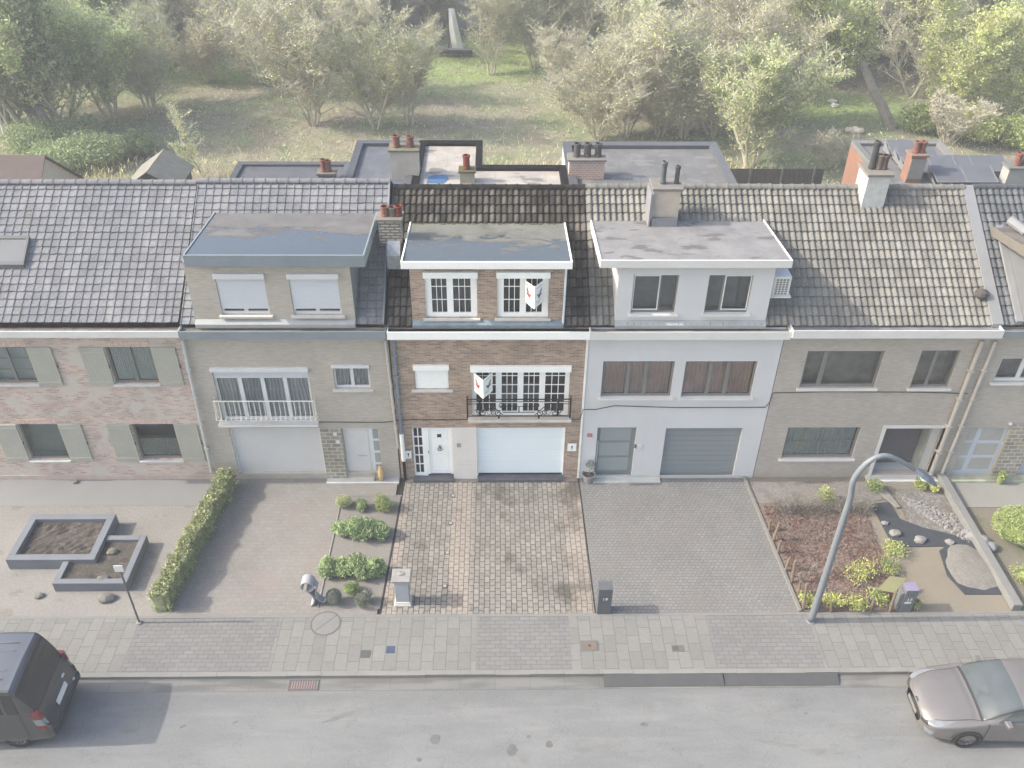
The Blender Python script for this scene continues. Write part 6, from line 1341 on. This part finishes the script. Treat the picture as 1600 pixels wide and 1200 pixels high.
SWV = lambda u, v: 4.25 < v < 5.85 and (3.3 < u < 4.5 or 4.7 < u < 5.6 or 5.75 < u < 6.8)
L.mesh(lambda u, v: not (RF(u, v) or RW(u, v) or SWV(u, v))).build('body', VP, van, smooth=True, local=True)
L.mesh(RF).build('roof', VR, van, smooth=True, local=True); L.mesh(RW, -.003).build('rear_window', VG, van, smooth=True, local=True); L.mesh(SWV, -.003).build('side_window', VG, van, smooth=True, local=True)
m = MB()
for y in (-.55, -.3, .3, .55): m.box(-2.6, -.85, y-.012, y+.012, 2.015, 2.045)
m.build('roof_rib', plain('roof_rib_paint', CG(150, 156, 164), .4), van, local=True)
TLR = plain('tail_red', CG(176, 76, 82), .2, .1, 3, spec=.6); TLW = plain('tail_white', CG(200, 208, 204), .2, .05)
for sd in (1, -1):
    for (z0, z1, mt, nm) in ((1.02, 1.26, TLR, 'tail_light'), (.80, 1.015, TLW, 'reversing_light'), (.66, .795, TLR, 'tail_light')):
        MB().hexa([(-.26, sd*.80, z0), (-.02+(.8-z0)*.1, sd*.86, z0), (-.10, sd*.955, z0), (-.28, sd*.965, z0)], [(-.30, sd*.80, z1), (-.06+(.8-z1)*.1, sd*.86, z1), (-.13, sd*.955, z1), (-.32, sd*.965, z1)]).build(nm, mt, van, local=True)
MB().hexa([(.0, -.30, .74), (.0, .30, .74), (.03, .30, .74), (.03, -.30, .74)], [(-.03, -.30, .87), (-.03, .30, .87), (.0, .30, .87), (.0, -.30, .87)]).build('number_plate', PALEF, van, local=True)
MB().box(-.02, .06, -.90, .90, .34, .56).build('bumper', plain('bumper_dark', CG(88, 94, 98), .6), van, local=True, bevel=.04)
MB().box(.02, .065, .55, .62, .60, .63).box(-.05, -.01, .3, .42, 1.0, 1.03).build('tow_cover', PALEF, van, local=True)
for sd in (1, -1):
    for wx in (-.95, -4.05): wheel(van, wx, sd*.87, .33, .2, sd, RIM, TY)
van.location = (-11.72, -9.38, -.118); van.rotation_euler = (0, 0, math.radians(2.0)); van.scale = (1.04, 1.03, 1.2)

# ================================================================ BEHIND THE HOUSES
FB = plain('dark_fence_board', CG(112, 112, 106), .9, .1, 2)
o = empty('board_fence', (13.6, 24, 0), 'dark board fence behind the pale tiled roof, left of the orange brick wall', 'fence')
m = MB(); x = 10.6
while x < 18.5: m.box(x, x+.145, 23.4, 23.43, -.16, 1.85); x += .155
m.build('fence_boards', FB, o)
for i in range(5): MB().box(10.7+i*1.8, 10.8+i*1.8, 23.33, 23.395, -.16, 1.95).build('post', plain('fence_post_pale', CG(150, 150, 142), .8), o)
# small houses/sheds behind
def gable(name, x0, x1, y0, y1, zw, zr_, wm, rm, label, axis='y', cat='shed', ov=.2):
    o = empty(name, ((x0+x1)/2, (y0+y1)/2, -.16), label, cat); m = MB(); xm = (x0+x1)/2; ym = (y0+y1)/2
    if axis == 'y':
        m.add([(x0, y0, -.16), (x1, y0, -.16), (x1, y0, zw), (xm, y0, zr_-.08), (x0, y0, zw)]+[(x0, y1, -.16), (x1, y1, -.16), (x1, y1, zw), (xm, y1, zr_-.08), (x0, y1, zw)], [(0, 1, 2, 3, 4), (9, 8, 7, 6, 5), (0, 4, 9, 5), (1, 6, 7, 2)])
        r = MB(); sl_ = (zr_-zw)/(xm-x0)
        for sg, xe in ((-1, x0-ov), (1, x1+ov)):
            ze_ = zr_-sl_*abs(xe-xm); r.hexa([(xm, y0-ov, zr_-.06), (xe, y0-ov, ze_-.06), (xe, y1+ov, ze_-.06), (xm, y1+ov, zr_-.06)], [(xm, y0-ov, zr_), (xe, y0-ov, ze_), (xe, y1+ov, ze_), (xm, y1+ov, zr_)])
    else:
        m.add([(x0, y0, -.16), (x0, y1, -.16), (x0, y1, zw), (x0, ym, zr_-.08), (x0, y0, zw)]+[(x1, y0, -.16), (x1, y1, -.16), (x1, y1, zw), (x1, ym, zr_-.08), (x1, y0, zw)], [(0, 1, 2, 3, 4), (9, 8, 7, 6, 5), (0, 4, 9, 5), (1, 6, 7, 2)])
        r = MB(); sl_ = (zr_-zw)/(ym-y0)
        for sg, ye in ((-1, y0-ov), (1, y1+ov)):
            ze_ = zr_-sl_*abs(ye-ym); r.hexa([(x0-ov, ym, zr_-.06), (x0-ov, ye, ze_-.06), (x1+ov, ye, ze_-.06), (x1+ov, ym, zr_-.06)], [(x0-ov, ym, zr_), (x0-ov, ye, ze_), (x1+ov, ye, ze_), (x1+ov, ym, zr_)])
    m.build('wall', wm, o); r.build('roof', rm, o); return o
a = UZ(195, 268, 2.2); b = UZ(285, 268, 2.2)
gable('garden_shed', a[0]+.1, a[0]+2.7, 21.6, 24.4, 1.6, 2.45, plain('shed_dark', CG(112, 112, 110), .9), plain('shed_roof_felt', CM(152, 150, 138), .9, .12, 2), 'small dark shed with a grey felt pitched roof behind the left houses')
p = UZ(190, 270, 1.5); MB().box(p[0]-.5, p[0]+.4, 21.4, 22.2, -.16, 1.6).build('water_tank', plain('tank_pale', CG(168, 168, 158), .8, .08), None, bevel=.05, label='pale square water tank left of the dark shed', cat='tank')
p = UZ(297, 275, 1.2); MB().box(p[0]-.35, p[0]+.35, 22.4, 23.0, -.16, 1.3).build('blue_barrel', plain('barrel_blue', CG(104, 108, 136), .6), None, bevel=.12, label='dark blue barrel right of the shed', cat='barrel')
gable('small_house', -31, -21.9, 14.5, 20.5, 2.6, 5.0, B_BRN, plain('brown_roof', CR(146, 132, 124), .9, .08, 2), 'brown tiled roof of a low house at the far left edge', 'x', 'house')

# the sailing boat on the lawn
b = UZ(705, 88, -.16); o = empty('sailing_boat', (b[0], b[1], -.16), 'small grey sailing boat with one white sail standing on the lawn', 'boat')
Lh = 1.75; m = MB(); n = 12
for i in range(n+1):
    t = i/n; x = -Lh+2*Lh*t; wd = .50*(1-(2*abs(t-.62))**2.4*.8) if t < .62 else .5*(1-.35*((t-.62)/.38)**2); wd = max(.03, wd*(min(1, t*3.2)**.7)); zt = .62+.18*(1-t)**2
    for (yy, zz) in ((-wd, zt), (-wd*.75, .28), (0, .16), (wd*.75, .28), (wd, zt)): m.v.append((b[0]+x, b[1]+yy, zz-.16))
for i in range(n):
    for k in range(4): m.f.append((i*5+k, (i+1)*5+k, (i+1)*5+k+1, i*5+k+1))
m.f.append(tuple(n*5+k for k in range(5))); m.build('hull', plain('hull_grey', CG(120, 124, 128), .6, .08), o)
dk = MB()
for i in range(n):
    P0 = m.v[i*5]; P1 = m.v[i*5+4]
for i in range(n+1):
    t = i/n; v0 = m.v[i*5]; v4 = m.v[i*5+4]; dk.v += [(b[0]-Lh+2*Lh*t, v0[1]+b[1]*0+ (0 if abs(v0[1]) > 20 else b[1]), 0)]*0
def hullz(i): t = i/n; return .62+.18*(1-t)**2-.16
for i in range(n+1):
    t = i/n; x = -Lh+2*Lh*t; wd = .50*(1-(2*abs(t-.62))**2.4*.8) if t < .62 else .5*(1-.35*((t-.62)/.38)**2); wd = max(.03, wd*(min(1, t*3.2)**.7)); dk.v += [(b[0]+x, b[1]-wd-.02, hullz(i)), (b[0]+x, b[1]+wd+.02, hullz(i))]
for i in range(n): dk.f.append((2*i, 2*i+2, 2*i+3, 2*i+1))
dk.build('deck', plain('deck_pale', CG(176, 180, 178), .6), o)
MH = UY(702, 13, b[1])[2]; xm_ = UY(701, 60, b[1])[0]
MB().tube([(xm_, b[1], .3), (xm_, b[1], MH)], .06, 8).build('mast', plain('mast_dark', CG(118, 120, 116), .5), o)
xe = UY(722, 77, b[1])[0]; zb_ = UY(722, 77, b[1])[2]; xt = UY(703, 14, b[1])[0]; xl_ = UY(707, 74, b[1])[0]
m = MB(); n = 10
for i in range(n+1):
    t = i/n; z = MH+(zb_-MH)*t; xa = xm_+.07+(xl_-xm_-.07)*max(0, (t-.45)/.55)**1.3; xb = xt+.32+(xe+.12-xt-.32)*t; bl = .25*math.sin(PI*t)
    m.v += [(xa, b[1]-.02, z), ((xa+xb)/2, b[1]-.02-bl, z), (xb, b[1]-.02, z)]
for i in range(n):
    for k in (0, 1): m.f.append((i*3+k, i*3+k+1, (i+1)*3+k+1, (i+1)*3+k))
so_ = m.build('sail', plain('sail_white', CV(208, 208, 212), .8, .04), o); sm_ = so_.modifiers.new('t', 'SOLIDIFY'); sm_.thickness = .02
# far things glimpsed between the trees
def farbox(name, px, w_, d_, z0, z1, mat, label, cat, **k):
    p = UZ(px[0], px[1], -.16); return MB().box(p[0]-w_/2, p[0]+w_/2, p[1], p[1]+d_, z0, z1).build(name, mat, None, label=label, cat=cat, **k)
GW = plain('low_wall_grey', CV(158, 158, 158), .9, .15, .8)
p = UZ(690, 42, -.16); o = empty('graffiti_wall', (p[0]-.5, p[1], -.16), 'low grey wall with white scrawled graffiti behind the sailing boat', 'wall')
MB().box(p[0]-3.6, p[0]+3.4, p[1], p[1]+.3, -.16, 1.7).build('wall', GW, o); m = MB(); rr = random.Random(8)
for i in range(9):
    x = p[0]-1.1+i*.25; pts = [(x+rr.uniform(-.1, .1), p[1]-.02, .45+rr.uniform(-.1, .1)+.22*k) for k in range(5)]; m.tube(pts, .045, 4)
m.build('graffiti', plain('graffiti_white', CV(210, 210, 210), .8), o); MB().box(p[0]-1.9, p[0]-1.4, p[1]-.05, p[1]-.005, .3, 1.6).build('wall_panel', plain('panel_dark', CV(126, 128, 130), .8), o)
farbox('tall_board', (718, 40), 1.1, .2, -.16, 3.6, plain('tall_panel', CV(196, 196, 196), .8), 'tall whitish board just behind the sail', 'board')
gable('white_cabin', UZ(560, 25)[0]-.3, UZ(625, 25)[0], UZ(590, 22)[1], UZ(590, 22)[1]+4, 2.2, 3.0, plain('cabin_white', CV(196, 198, 198), .8, .1, 1), plain('cabin_roof', CG(176, 178, 178), .8), 'white cabin half hidden by trees at the top left of the boat', cat='cabin')
farbox('marquee', (1380, 55), 4.4, 2, .8, 1.8, plain('marquee_white', CT(206, 204, 208), .7, .06, 1), 'long low whitish canvas seen through the trees at the upper right', 'tent', bevel=.25)
farbox('market_tent', (1440, 30), 2.8, 2, -.16, 2.4, plain('tent_green', CT(176, 190, 182), .7, .2, 1), 'small pale green and white tent at the top right', 'tent', bevel=.3)
gable('far_house', UZ(1570, 60)[0], UZ(1570, 60)[0]+7, UZ(1570, 60)[1], UZ(1570, 60)[1]+5, 3, 5, B_ORG, plain('far_roof', CG(180, 152, 136), .9, .1, 1), 'orange roofed house behind the trees at the upper right edge', 'x', 'house')
for i, (x, y, w_) in enumerate(((1075, 202, 1.6), (1258, 158, 1.1), (1300, 160, .7), (1304, 166, .6), (1335, 207, 1.2), (1225, 160, .6))):
    p = UZ(x, y, -.16); lb = ['pile of pale cut logs at the foot of the bare trees', 'long white boulder on the grass under the trees', 'pale boulder right of the long white one', 'small pale boulder nearest the leaning tree', 'brown heap of logs behind the orange brick building', 'small grey boulder left of the white one'][i]
    o = rock(p[0], p[1], -.16, w_*.42, 60+i, plain('boulder_pale', CT(186, 184, 174), .9, .2, 4) if i not in (0, 4) else plain('log_wood', CT(176, 168, 150), .9, .25, 5), lb, 'boulder' if i not in (0, 4) else 'log pile', name='boulder' if i not in (0, 4) else 'log_pile', flat=.45)

# scrub: tall dry grass and brambles right behind the gardens
rg = np.random.default_rng(21); n = 42000; X = rg.uniform(-24, 17, n); Y = 17.2+np.abs(rg.normal(0, 1, n))*4.2+rg.uniform(0, 1.5, n)
keep = ~((X > -22) & (X < -16) & (Y > 20.8) & (Y < 25)); X, Y = X[keep], Y[keep]; Z = rg.uniform(-.1, .75, len(X))*(.6+.5*np.sin(X*1.3+Y)**2)
P = np.stack([X, Y, Z], 1); o = quads_obj('tall_grass', leaves(P, .42, rg, 2.2, .10), leafmat('dry_grass_blade', CT(186, 182, 138), CT(170, 160, 128), .8, .2)); tag(o, 'tall dry yellow-brown grass and weeds behind the flat roofs', 'grass', kind='stuff')
n = 9000; X = rg.uniform(-24, 14, n); Y = 18+np.abs(rg.normal(0, 1, n))*3.5; k = np.sin(X*.9)*np.sin(Y*.8+X*.3) > .25; X, Y = X[k], Y[k]
P = np.stack([X, Y, rg.uniform(0, .9, len(X))], 1); o = quads_obj('weeds', leaves(P, .2, rg, .8, .5), leafmat('weed_yellow', CT(188, 190, 120), CT(168, 178, 112), .6)); tag(o, 'patches of yellow-green flowering weeds in the dry grass', 'weeds', kind='stuff')
n = 45000; X = rg.uniform(-60, 60, n); Y = rg.uniform(24, 60, n); P = np.stack([X, Y, np.full(n, -.12)+rg.uniform(0, .12, n)], 1)
o = quads_obj('ground_litter', leaves(P, .26, rg, .7, .18), leafmat('litter_blade', CT(172, 172, 138), CT(150, 152, 118), .4, .1)); tag(o, 'thin rough grass and leaf litter under the trees', 'grass', kind='stuff')

# ================================================================ TREES
def seg_quads(S, sides=4):
    """tapered branch pieces: S rows (p0, p1, r0, r1)"""
    P0 = np.array([s[0] for s in S]); P1 = np.array([s[1] for s in S]); R0 = np.array([s[2] for s in S]); R1 = np.array([s[3] for s in S])
    d = P1-P0; d /= np.maximum(1e-6, np.linalg.norm(d, axis=1))[:, None]; a = np.cross(d, np.array([.3, .5, .1])); a /= np.linalg.norm(a, axis=1)[:, None]; b = np.cross(d, a); out = []
    for k in range(sides):
        t0, t1 = 2*PI*k/sides, 2*PI*(k+1)/sides
        u0 = a*math.cos(t0)+b*math.sin(t0); u1 = a*math.cos(t1)+b*math.sin(t1)
        out.append(np.stack([P0+u0*R0[:, None], P0+u1*R0[:, None], P1+u1*R1[:, None], P1+u0*R1[:, None]], 1))
    return np.concatenate(out)
def grow(seed, H, nst, spread, r0, nbr=6, ntw=6, lean=(0, 0), start=.12, droop=0.0, basew=.25, crown=.75):
    rr = random.Random(seed); S = []; T = []
    def branch(p, d, L, r, lev, steps):
        p = np.array(p, float); d = np.array(d, float)
        for i in range(steps):
            d = d+np.array([rr.gauss(0, .16), rr.gauss(0, .16), rr.gauss(0, .06)+(.06 if lev == 0 else .04-droop*lev)]); d /= np.linalg.norm(d); q_ = p+d*L/steps
            ra = r*(1-.8*i/steps); rb = r*(1-.8*(i+1)/steps); S.append((p, q_, ra, rb)); f = (i+1)/steps
            if lev == 0 and f > start:
                for _ in range(nbr if i > 1 else max(1, nbr//2)):
                    a = rr.uniform(0, 2*PI); nd = d*.55+np.array([math.cos(a), math.sin(a), rr.uniform(.0, .6)])*.7; branch(q_, nd/np.linalg.norm(nd), H*rr.uniform(.16, .34)*(1.15-f*.6), rb*.45, 1, 4)
            elif lev == 1:
                for _ in range(ntw):
                    a = rr.uniform(0, 2*PI); nd = d*.5+np.array([math.cos(a), math.sin(a), rr.uniform(-.1, .6)])*.75; nd /= np.linalg.norm(nd); l2 = H*rr.uniform(.04, .10); e = q_+nd*l2; e[2] -= droop*l2
                    S.append((q_, e, .014, .006)); T.append((q_, e))
                T.append((p, q_))
            p = q_
    for k in range(nst):
        a = 2*PI*k/nst+rr.uniform(-.4, .4); sp_ = spread*rr.uniform(.5, 1.1) if nst > 1 else 0
        branch((basew*math.cos(a)*(nst > 1), basew*math.sin(a)*(nst > 1), 0), np.array([math.cos(a)*sp_+lean[0], math.sin(a)*sp_+lean[1], 1.0]), H*rr.uniform(.75, 1.0)*crown/.75*.82, r0*rr.uniform(.7, 1.1), 0, 7)
    return S, T
BARK = plain('grey_bark', CT(160, 155, 138), .95, .15, 3); BARKD = plain('dark_bark', CT(124, 121, 108), .95, .15, 3)
def tree_proto(seed, H, nst, spread, r0, nleaf, lsize, lm, bark=BARK, asp=.45, **kw):
    S, T = grow(seed, H, nst, spread, r0, **kw); rg = np.random.default_rng(seed)
    tk = quads_obj('trunk', seg_quads([s for s in S if s[2] > .02], 6), bark); tw = quads_obj('twigs', seg_quads([s for s in S if s[2] <= .02], 3), bark)
    i = rg.integers(0, len(T), nleaf); t = rg.uniform(.1, 1.1, nleaf)[:, None]; A = np.array([a for a, b in T])[i]; B = np.array([b for a, b in T])[i]
    P = A+(B-A)*t+rg.normal(0, H*.012, (nleaf, 3)); cw = quads_obj('crown', leaves(P, lsize, rg, .25, asp), lm)
    for o in (tk, tw, cw): COL.objects.unlink(o)
    return tk, tw, cw
LW1 = leafmat('willow_leaf_pale', CT(184, 192, 138), CT(166, 177, 122), .35, .3); LW2 = leafmat('willow_leaf_green', CT(176, 188, 134), CT(152, 168, 114), .35, .3)
LW3 = leafmat('spring_leaf_yellow', CT(186, 191, 128), CT(166, 176, 114), .3, .35); LW4 = leafmat('dark_leaf', CT(146, 156, 118), CT(124, 136, 104), .4, .2); LW5 = leafmat('bud_grey', CT(174, 174, 144), CT(152, 154, 124), .5, .2)
PR = {
 'wa': tree_proto(1, 8.5, 7, .38, .09, 3900, .15, LW1), 'wb': tree_proto(2, 8.0, 6, .5, .085, 3700, .15, LW1), 'wc': tree_proto(3, 9.0, 5, .34, .10, 5200, .16, LW2), 'wd': tree_proto(4, 7.5, 8, .5, .07, 3000, .15, LW1),
 'ba': tree_proto(5, 8.0, 5, .5, .08, 2600, .13, LW5, nbr=5), 'bb': tree_proto(6, 9.0, 3, .4, .11, 3000, .13, LW5), 'ga': tree_proto(7, 10, 3, .3, .16, 11500, .22, LW3, nbr=7), 'gb': tree_proto(8, 9, 4, .45, .13, 10500, .20, LW2, nbr=7),
 'da': tree_proto(9, 10, 3, .3, .17, 15000, .22, LW4, BARKD, nbr=7), 'le': tree_proto(10, 9.5, 1, 0, .34, 9500, .20, LW3, BARKD, lean=(-.75, -.1), start=.3, nbr=7, ntw=6, crown=.95),
 'sk': tree_proto(13, 8.5, 5, .22, .07, 2600, .15, LW1, nbr=4, ntw=6),
 'sp': tree_proto(11, 5.0, 1, 0, .05, 1500, .09, LW1, nbr=4, start=.05), 'gy': tree_proto(12, 3.2, 14, .7, .03, 1500, .10, LW5, nbr=3, ntw=4),
}
def put(kind, px, H=1.0, rz=0.0, label='', name='willow_tree', group=None, xy=None, sx=1.0, z=-.16):
    p = UZ(px[0], px[1], z) if xy is None else np.array([xy[0], xy[1], z])
    o = empty(name, (p[0], p[1], z), label, 'tree', group, rz); o.scale = (H*sx, H*sx, H)
    for q_ in PR[kind]: c = q_.copy(); COL.objects.link(c); c.parent = o
    return o
put('wa', (490, 195), 1.12, .3, 'bare multi-stemmed willow on bare earth, left of the tall one in the middle'); put('wc', (590, 200), 1.0, 1.2, 'tall leafy willow directly above the grey flat roofs')
put('wb', (975, 214), 1.0, 2.0, 'broad pale willow with many thin stems above the grey parapet roof, left of a twin'); put('wd', (1030, 212), .95, .8, 'thin stemmed willow merging with the broad one on its left')
put('wd', (1112, 212), 1.0, 1.6, 'bare willow beside the pile of cut logs'); put('gb', (1170, 262), 1.05, 2.2, 'leaning forked tree close behind the pale roofs, just left of the dark fence', name='leaning_tree')
put('wb', (400, 130), 1.05, 3.0, 'grey willow between two strips of green grass'); put('bb', (285, 92), .8, .4, 'small dark stemmed tree at the far strip of grass, upper left', name='bare_tree'); put('wd', (322, 128), .65, 2.4, 'slender bare bush near the grass, upper left', name='bare_tree')
put('sk', (768, 116), 1.0, 4.0, 'bare willow on the lawn right of the sailing boat'); put('wc', (835, 106), 1.0, 5.0, 'pale green willow second to the right of the boat'); put('wb', (905, 100), 1.05, .9, 'bushy willow third to the right of the boat')
put('le', (1392, 200), 1.25, 0, 'big tree with a thick dark leaning trunk behind the solar panels', name='leaning_tree'); put('sp', (318, 282), 1.05, 0, 'small bare sapling standing right of the dark shed', name='sapling')
put('gy', (1480, 225), 1.2, 0, 'pale grey fountain-shaped bare bush behind the solar panels', name='bare_bush'); put('gy', (1300, 262), .8, 2, 'low bare bush at the dark fence', name='bare_bush')
put('da', (55, 215), 1.35, 0, 'dark ivy-covered tree at the far left edge', name='ivy_tree'); put('gb', (100, 205), 1.15, 1.0, 'leafy tree with a split pale trunk at the left edge'); put('gb', (175, 185), 1.05, 2.1, 'dense green tree second from the left edge'); put('wc', (235, 175), .95, 3.3, 'round leafy tree overhanging the bare earth on the left')
put('da', (5, 190), 1.2, 2.0, 'dark tree cut by the left edge of the picture', name='ivy_tree'); put('gb', (150, 120), 1.1, 4.1, 'green tree behind the ivy-covered one'); put('gb', (60, 110), 1.15, 5.1, 'green tree in the upper left corner')
put('ga', (1470, 190), .95, 1.1, 'yellow-green tree behind the fountain-shaped bush', name='leafy_tree'); put('ga', (1560, 205), .85, 2.0, 'bushy yellow-green tree at the right edge above the solar panels', name='leafy_tree'); put('gb', (1530, 150), 1.0, 3.0, 'green tree at the right edge, second from the bottom', name='leafy_tree'); put('ga', (1600, 140), 1.0, 4.2, 'yellow-green tree cut by the right edge', name='leafy_tree')
put('gb', (1250, 130), 1.05, .2, 'leafy willow behind the white boulder'); put('ga', (1440, 100), 1.0, .7, 'tall yellow-green tree below the small tent', name='leafy_tree'); put('bb', (1425, 150), 1.1, 2.8, 'thin dark forked tree in front of the white canvas', name='bare_tree')
put('wa', (560, 150), .95, 2.7, 'bare willow behind the tall leafy one')
put('wd', (935, 217), .95, 3.9, 'bare thin stemmed bush left of the broad pale willow', name='bare_tree'); put('sk', (1068, 214), 1.05, 1.3, 'slim tall bare tree right of the pale willow pair', name='bare_tree'); put('wc', (1010, 160), 1.05, .3, 'leafy willow behind the broad pale pair')
put('wa', (1110, 150), 1.1, 2.9, 'pale willow behind the cut logs'); put('wb', (880, 170), .8, 4.9, 'low spreading willow bush on the bare ground right of the lawn'); put('sk', (440, 150), 1.0, 3.3, 'slim bare tree left of the willow on bare earth', name='bare_tree')
put('wa', (1200, 190), 1.1, .6, 'pale green willow behind the forked tree'); put('wb', (340, 70), 1.1, 5.2, 'pale willow behind the far strip of grass'); put('sk', (640, 195), .9, 4.4, 'slim pale tree right beside the tall leafy willow', name='bare_tree')
# tall trunk and the split stump on the left
BT = plain('pale_bark', CL(176, 172, 158), .9, .1, 3)
p = UZ(14, 225, -.16); o = empty('dead_tree', (p[0], p[1], -.16), 'thin pale dead tree without a crown at the left edge', 'tree'); MB().tube([(p[0], p[1], -.16), (p[0]-.1, p[1], 2), (p[0]-.3, p[1]+.1, 5), (p[0]-.5, p[1]+.1, 8)], [.12, .1, .08, .04], 8).tube([(p[0]-.15, p[1], 2.8), (p[0]+.3, p[1], 1.2), (p[0]+.55, p[1], -.16)], [.05, .06, .06], 6).build('trunk', BT, o)
p = UZ(88, 215, -.16); o = empty('broken_tree', (p[0], p[1], -.16), 'broken tree with a thick dark leaning trunk low at the left', 'tree'); MB().tube([(p[0], p[1], -.16), (p[0]-.5, p[1], 1.5), (p[0]-1.3, p[1]+.1, 3.3)], [.3, .26, .18], 8).build('trunk', BARKD, o)
# brambles behind the left houses
LB = leafmat('bramble_leaf', CL(150, 162, 122), CL(126, 138, 104), 1.0)
for i, (x, y, r, h_, lb) in enumerate(((95, 262, 2.0, 1.8, 'leftmost green bramble thicket behind the long grey roof'), (150, 258, 2.2, 2.0, 'tall green bramble thicket left of the shed'), (60, 235, 2.2, 1.9, 'bramble thicket under the ivy-covered tree'), (205, 240, 1.6, 1.4, 'low bramble clump just behind the shed'), (120, 225, 2.2, 1.8, 'farther bramble thicket below the split trunk'))):
    p = UZ(x, y, -.16); bush('bramble', p[0], p[1], -.16, r, h_, 200+i, LB, lb, 'bush', n=5500, leaf=.17, lumps=9, hollow=.2, core=False)
for i, (x, y, r, h_, lb) in enumerate(((1590, 232, 2.2, 2.2, 'green bush at the right edge just above the solar panels'), (1520, 222, 2.2, 2.4, 'rounded yellow-green bush right of the fountain-shaped one'), (1440, 205, 1.6, 1.8, 'ragged bush at the foot of the leaning trunk'), (1560, 180, 2.5, 2.6, 'big green bush above the other two at the right'), (1490, 165, 2.4, 2.6, 'yellow-green bush between leaning tree and right edge'))):
    p = UZ(x, y, -.16); bush('green_bush', p[0], p[1], -.16, r, h_, 220+i, LW3 if i in (1, 4) else LF_GREEN, lb, 'bush', n=6500, leaf=.18, lumps=10, hollow=.2, core=False)
# the far wood along the top of the picture
rr = random.Random(31); G2 = 'trees of the far wood along the top of the picture'; placed = []
kinds = ['wa', 'wb', 'wc', 'wd', 'gb', 'ba', 'bb', 'wc', 'gb']
tries = 0
while len(placed) < 85 and tries < 3000:
    tries += 1; X = rr.uniform(-50, 52); Y = rr.uniform(46, 71)
    if abs(X+3.5) < 6 and Y < 56: continue
    if abs(X+22) < 6 and Y < 52: continue
    if 14 < X < 28 and Y < 47: continue
    if any((X-a)**2+(Y-b)**2 < 3.1**2 for a, b in placed): continue
    placed.append((X, Y)); k = rr.choice(kinds if X < 20 else ['ga', 'gb', 'ga', 'wc']) if abs(X) < 30 else rr.choice(['gb', 'da', 'gb', 'wc'] if X < 0 else ['ga', 'ga', 'gb'])
    put(k, None, rr.uniform(.95, 1.3), rr.uniform(0, 6.28), 'one of the pale budding trees crowding the far wood at the top of the picture', group=G2, xy=(X, Y), name='far_tree')

# ================================================================ THE AIR: thin haze added as a whitish veil
q = N('haze_air'); q.t.nodes.remove(q.b); pv = q.n('VolumePrincipled'); pv.inputs['Color'].default_value = (.93, .95, .97, 1); pv.inputs['Density'].default_value = .0017; pv.inputs['Anisotropy'].default_value = .0
q.t.links.new(pv.outputs[0], q.out.inputs['Volume'])
MB().box(-310, 310, -100, 410, -1.2, 24.5).build('haze', q.m, None, kind='stuff', label='thin pale haze added as a whitish veil over the whole street and wood')
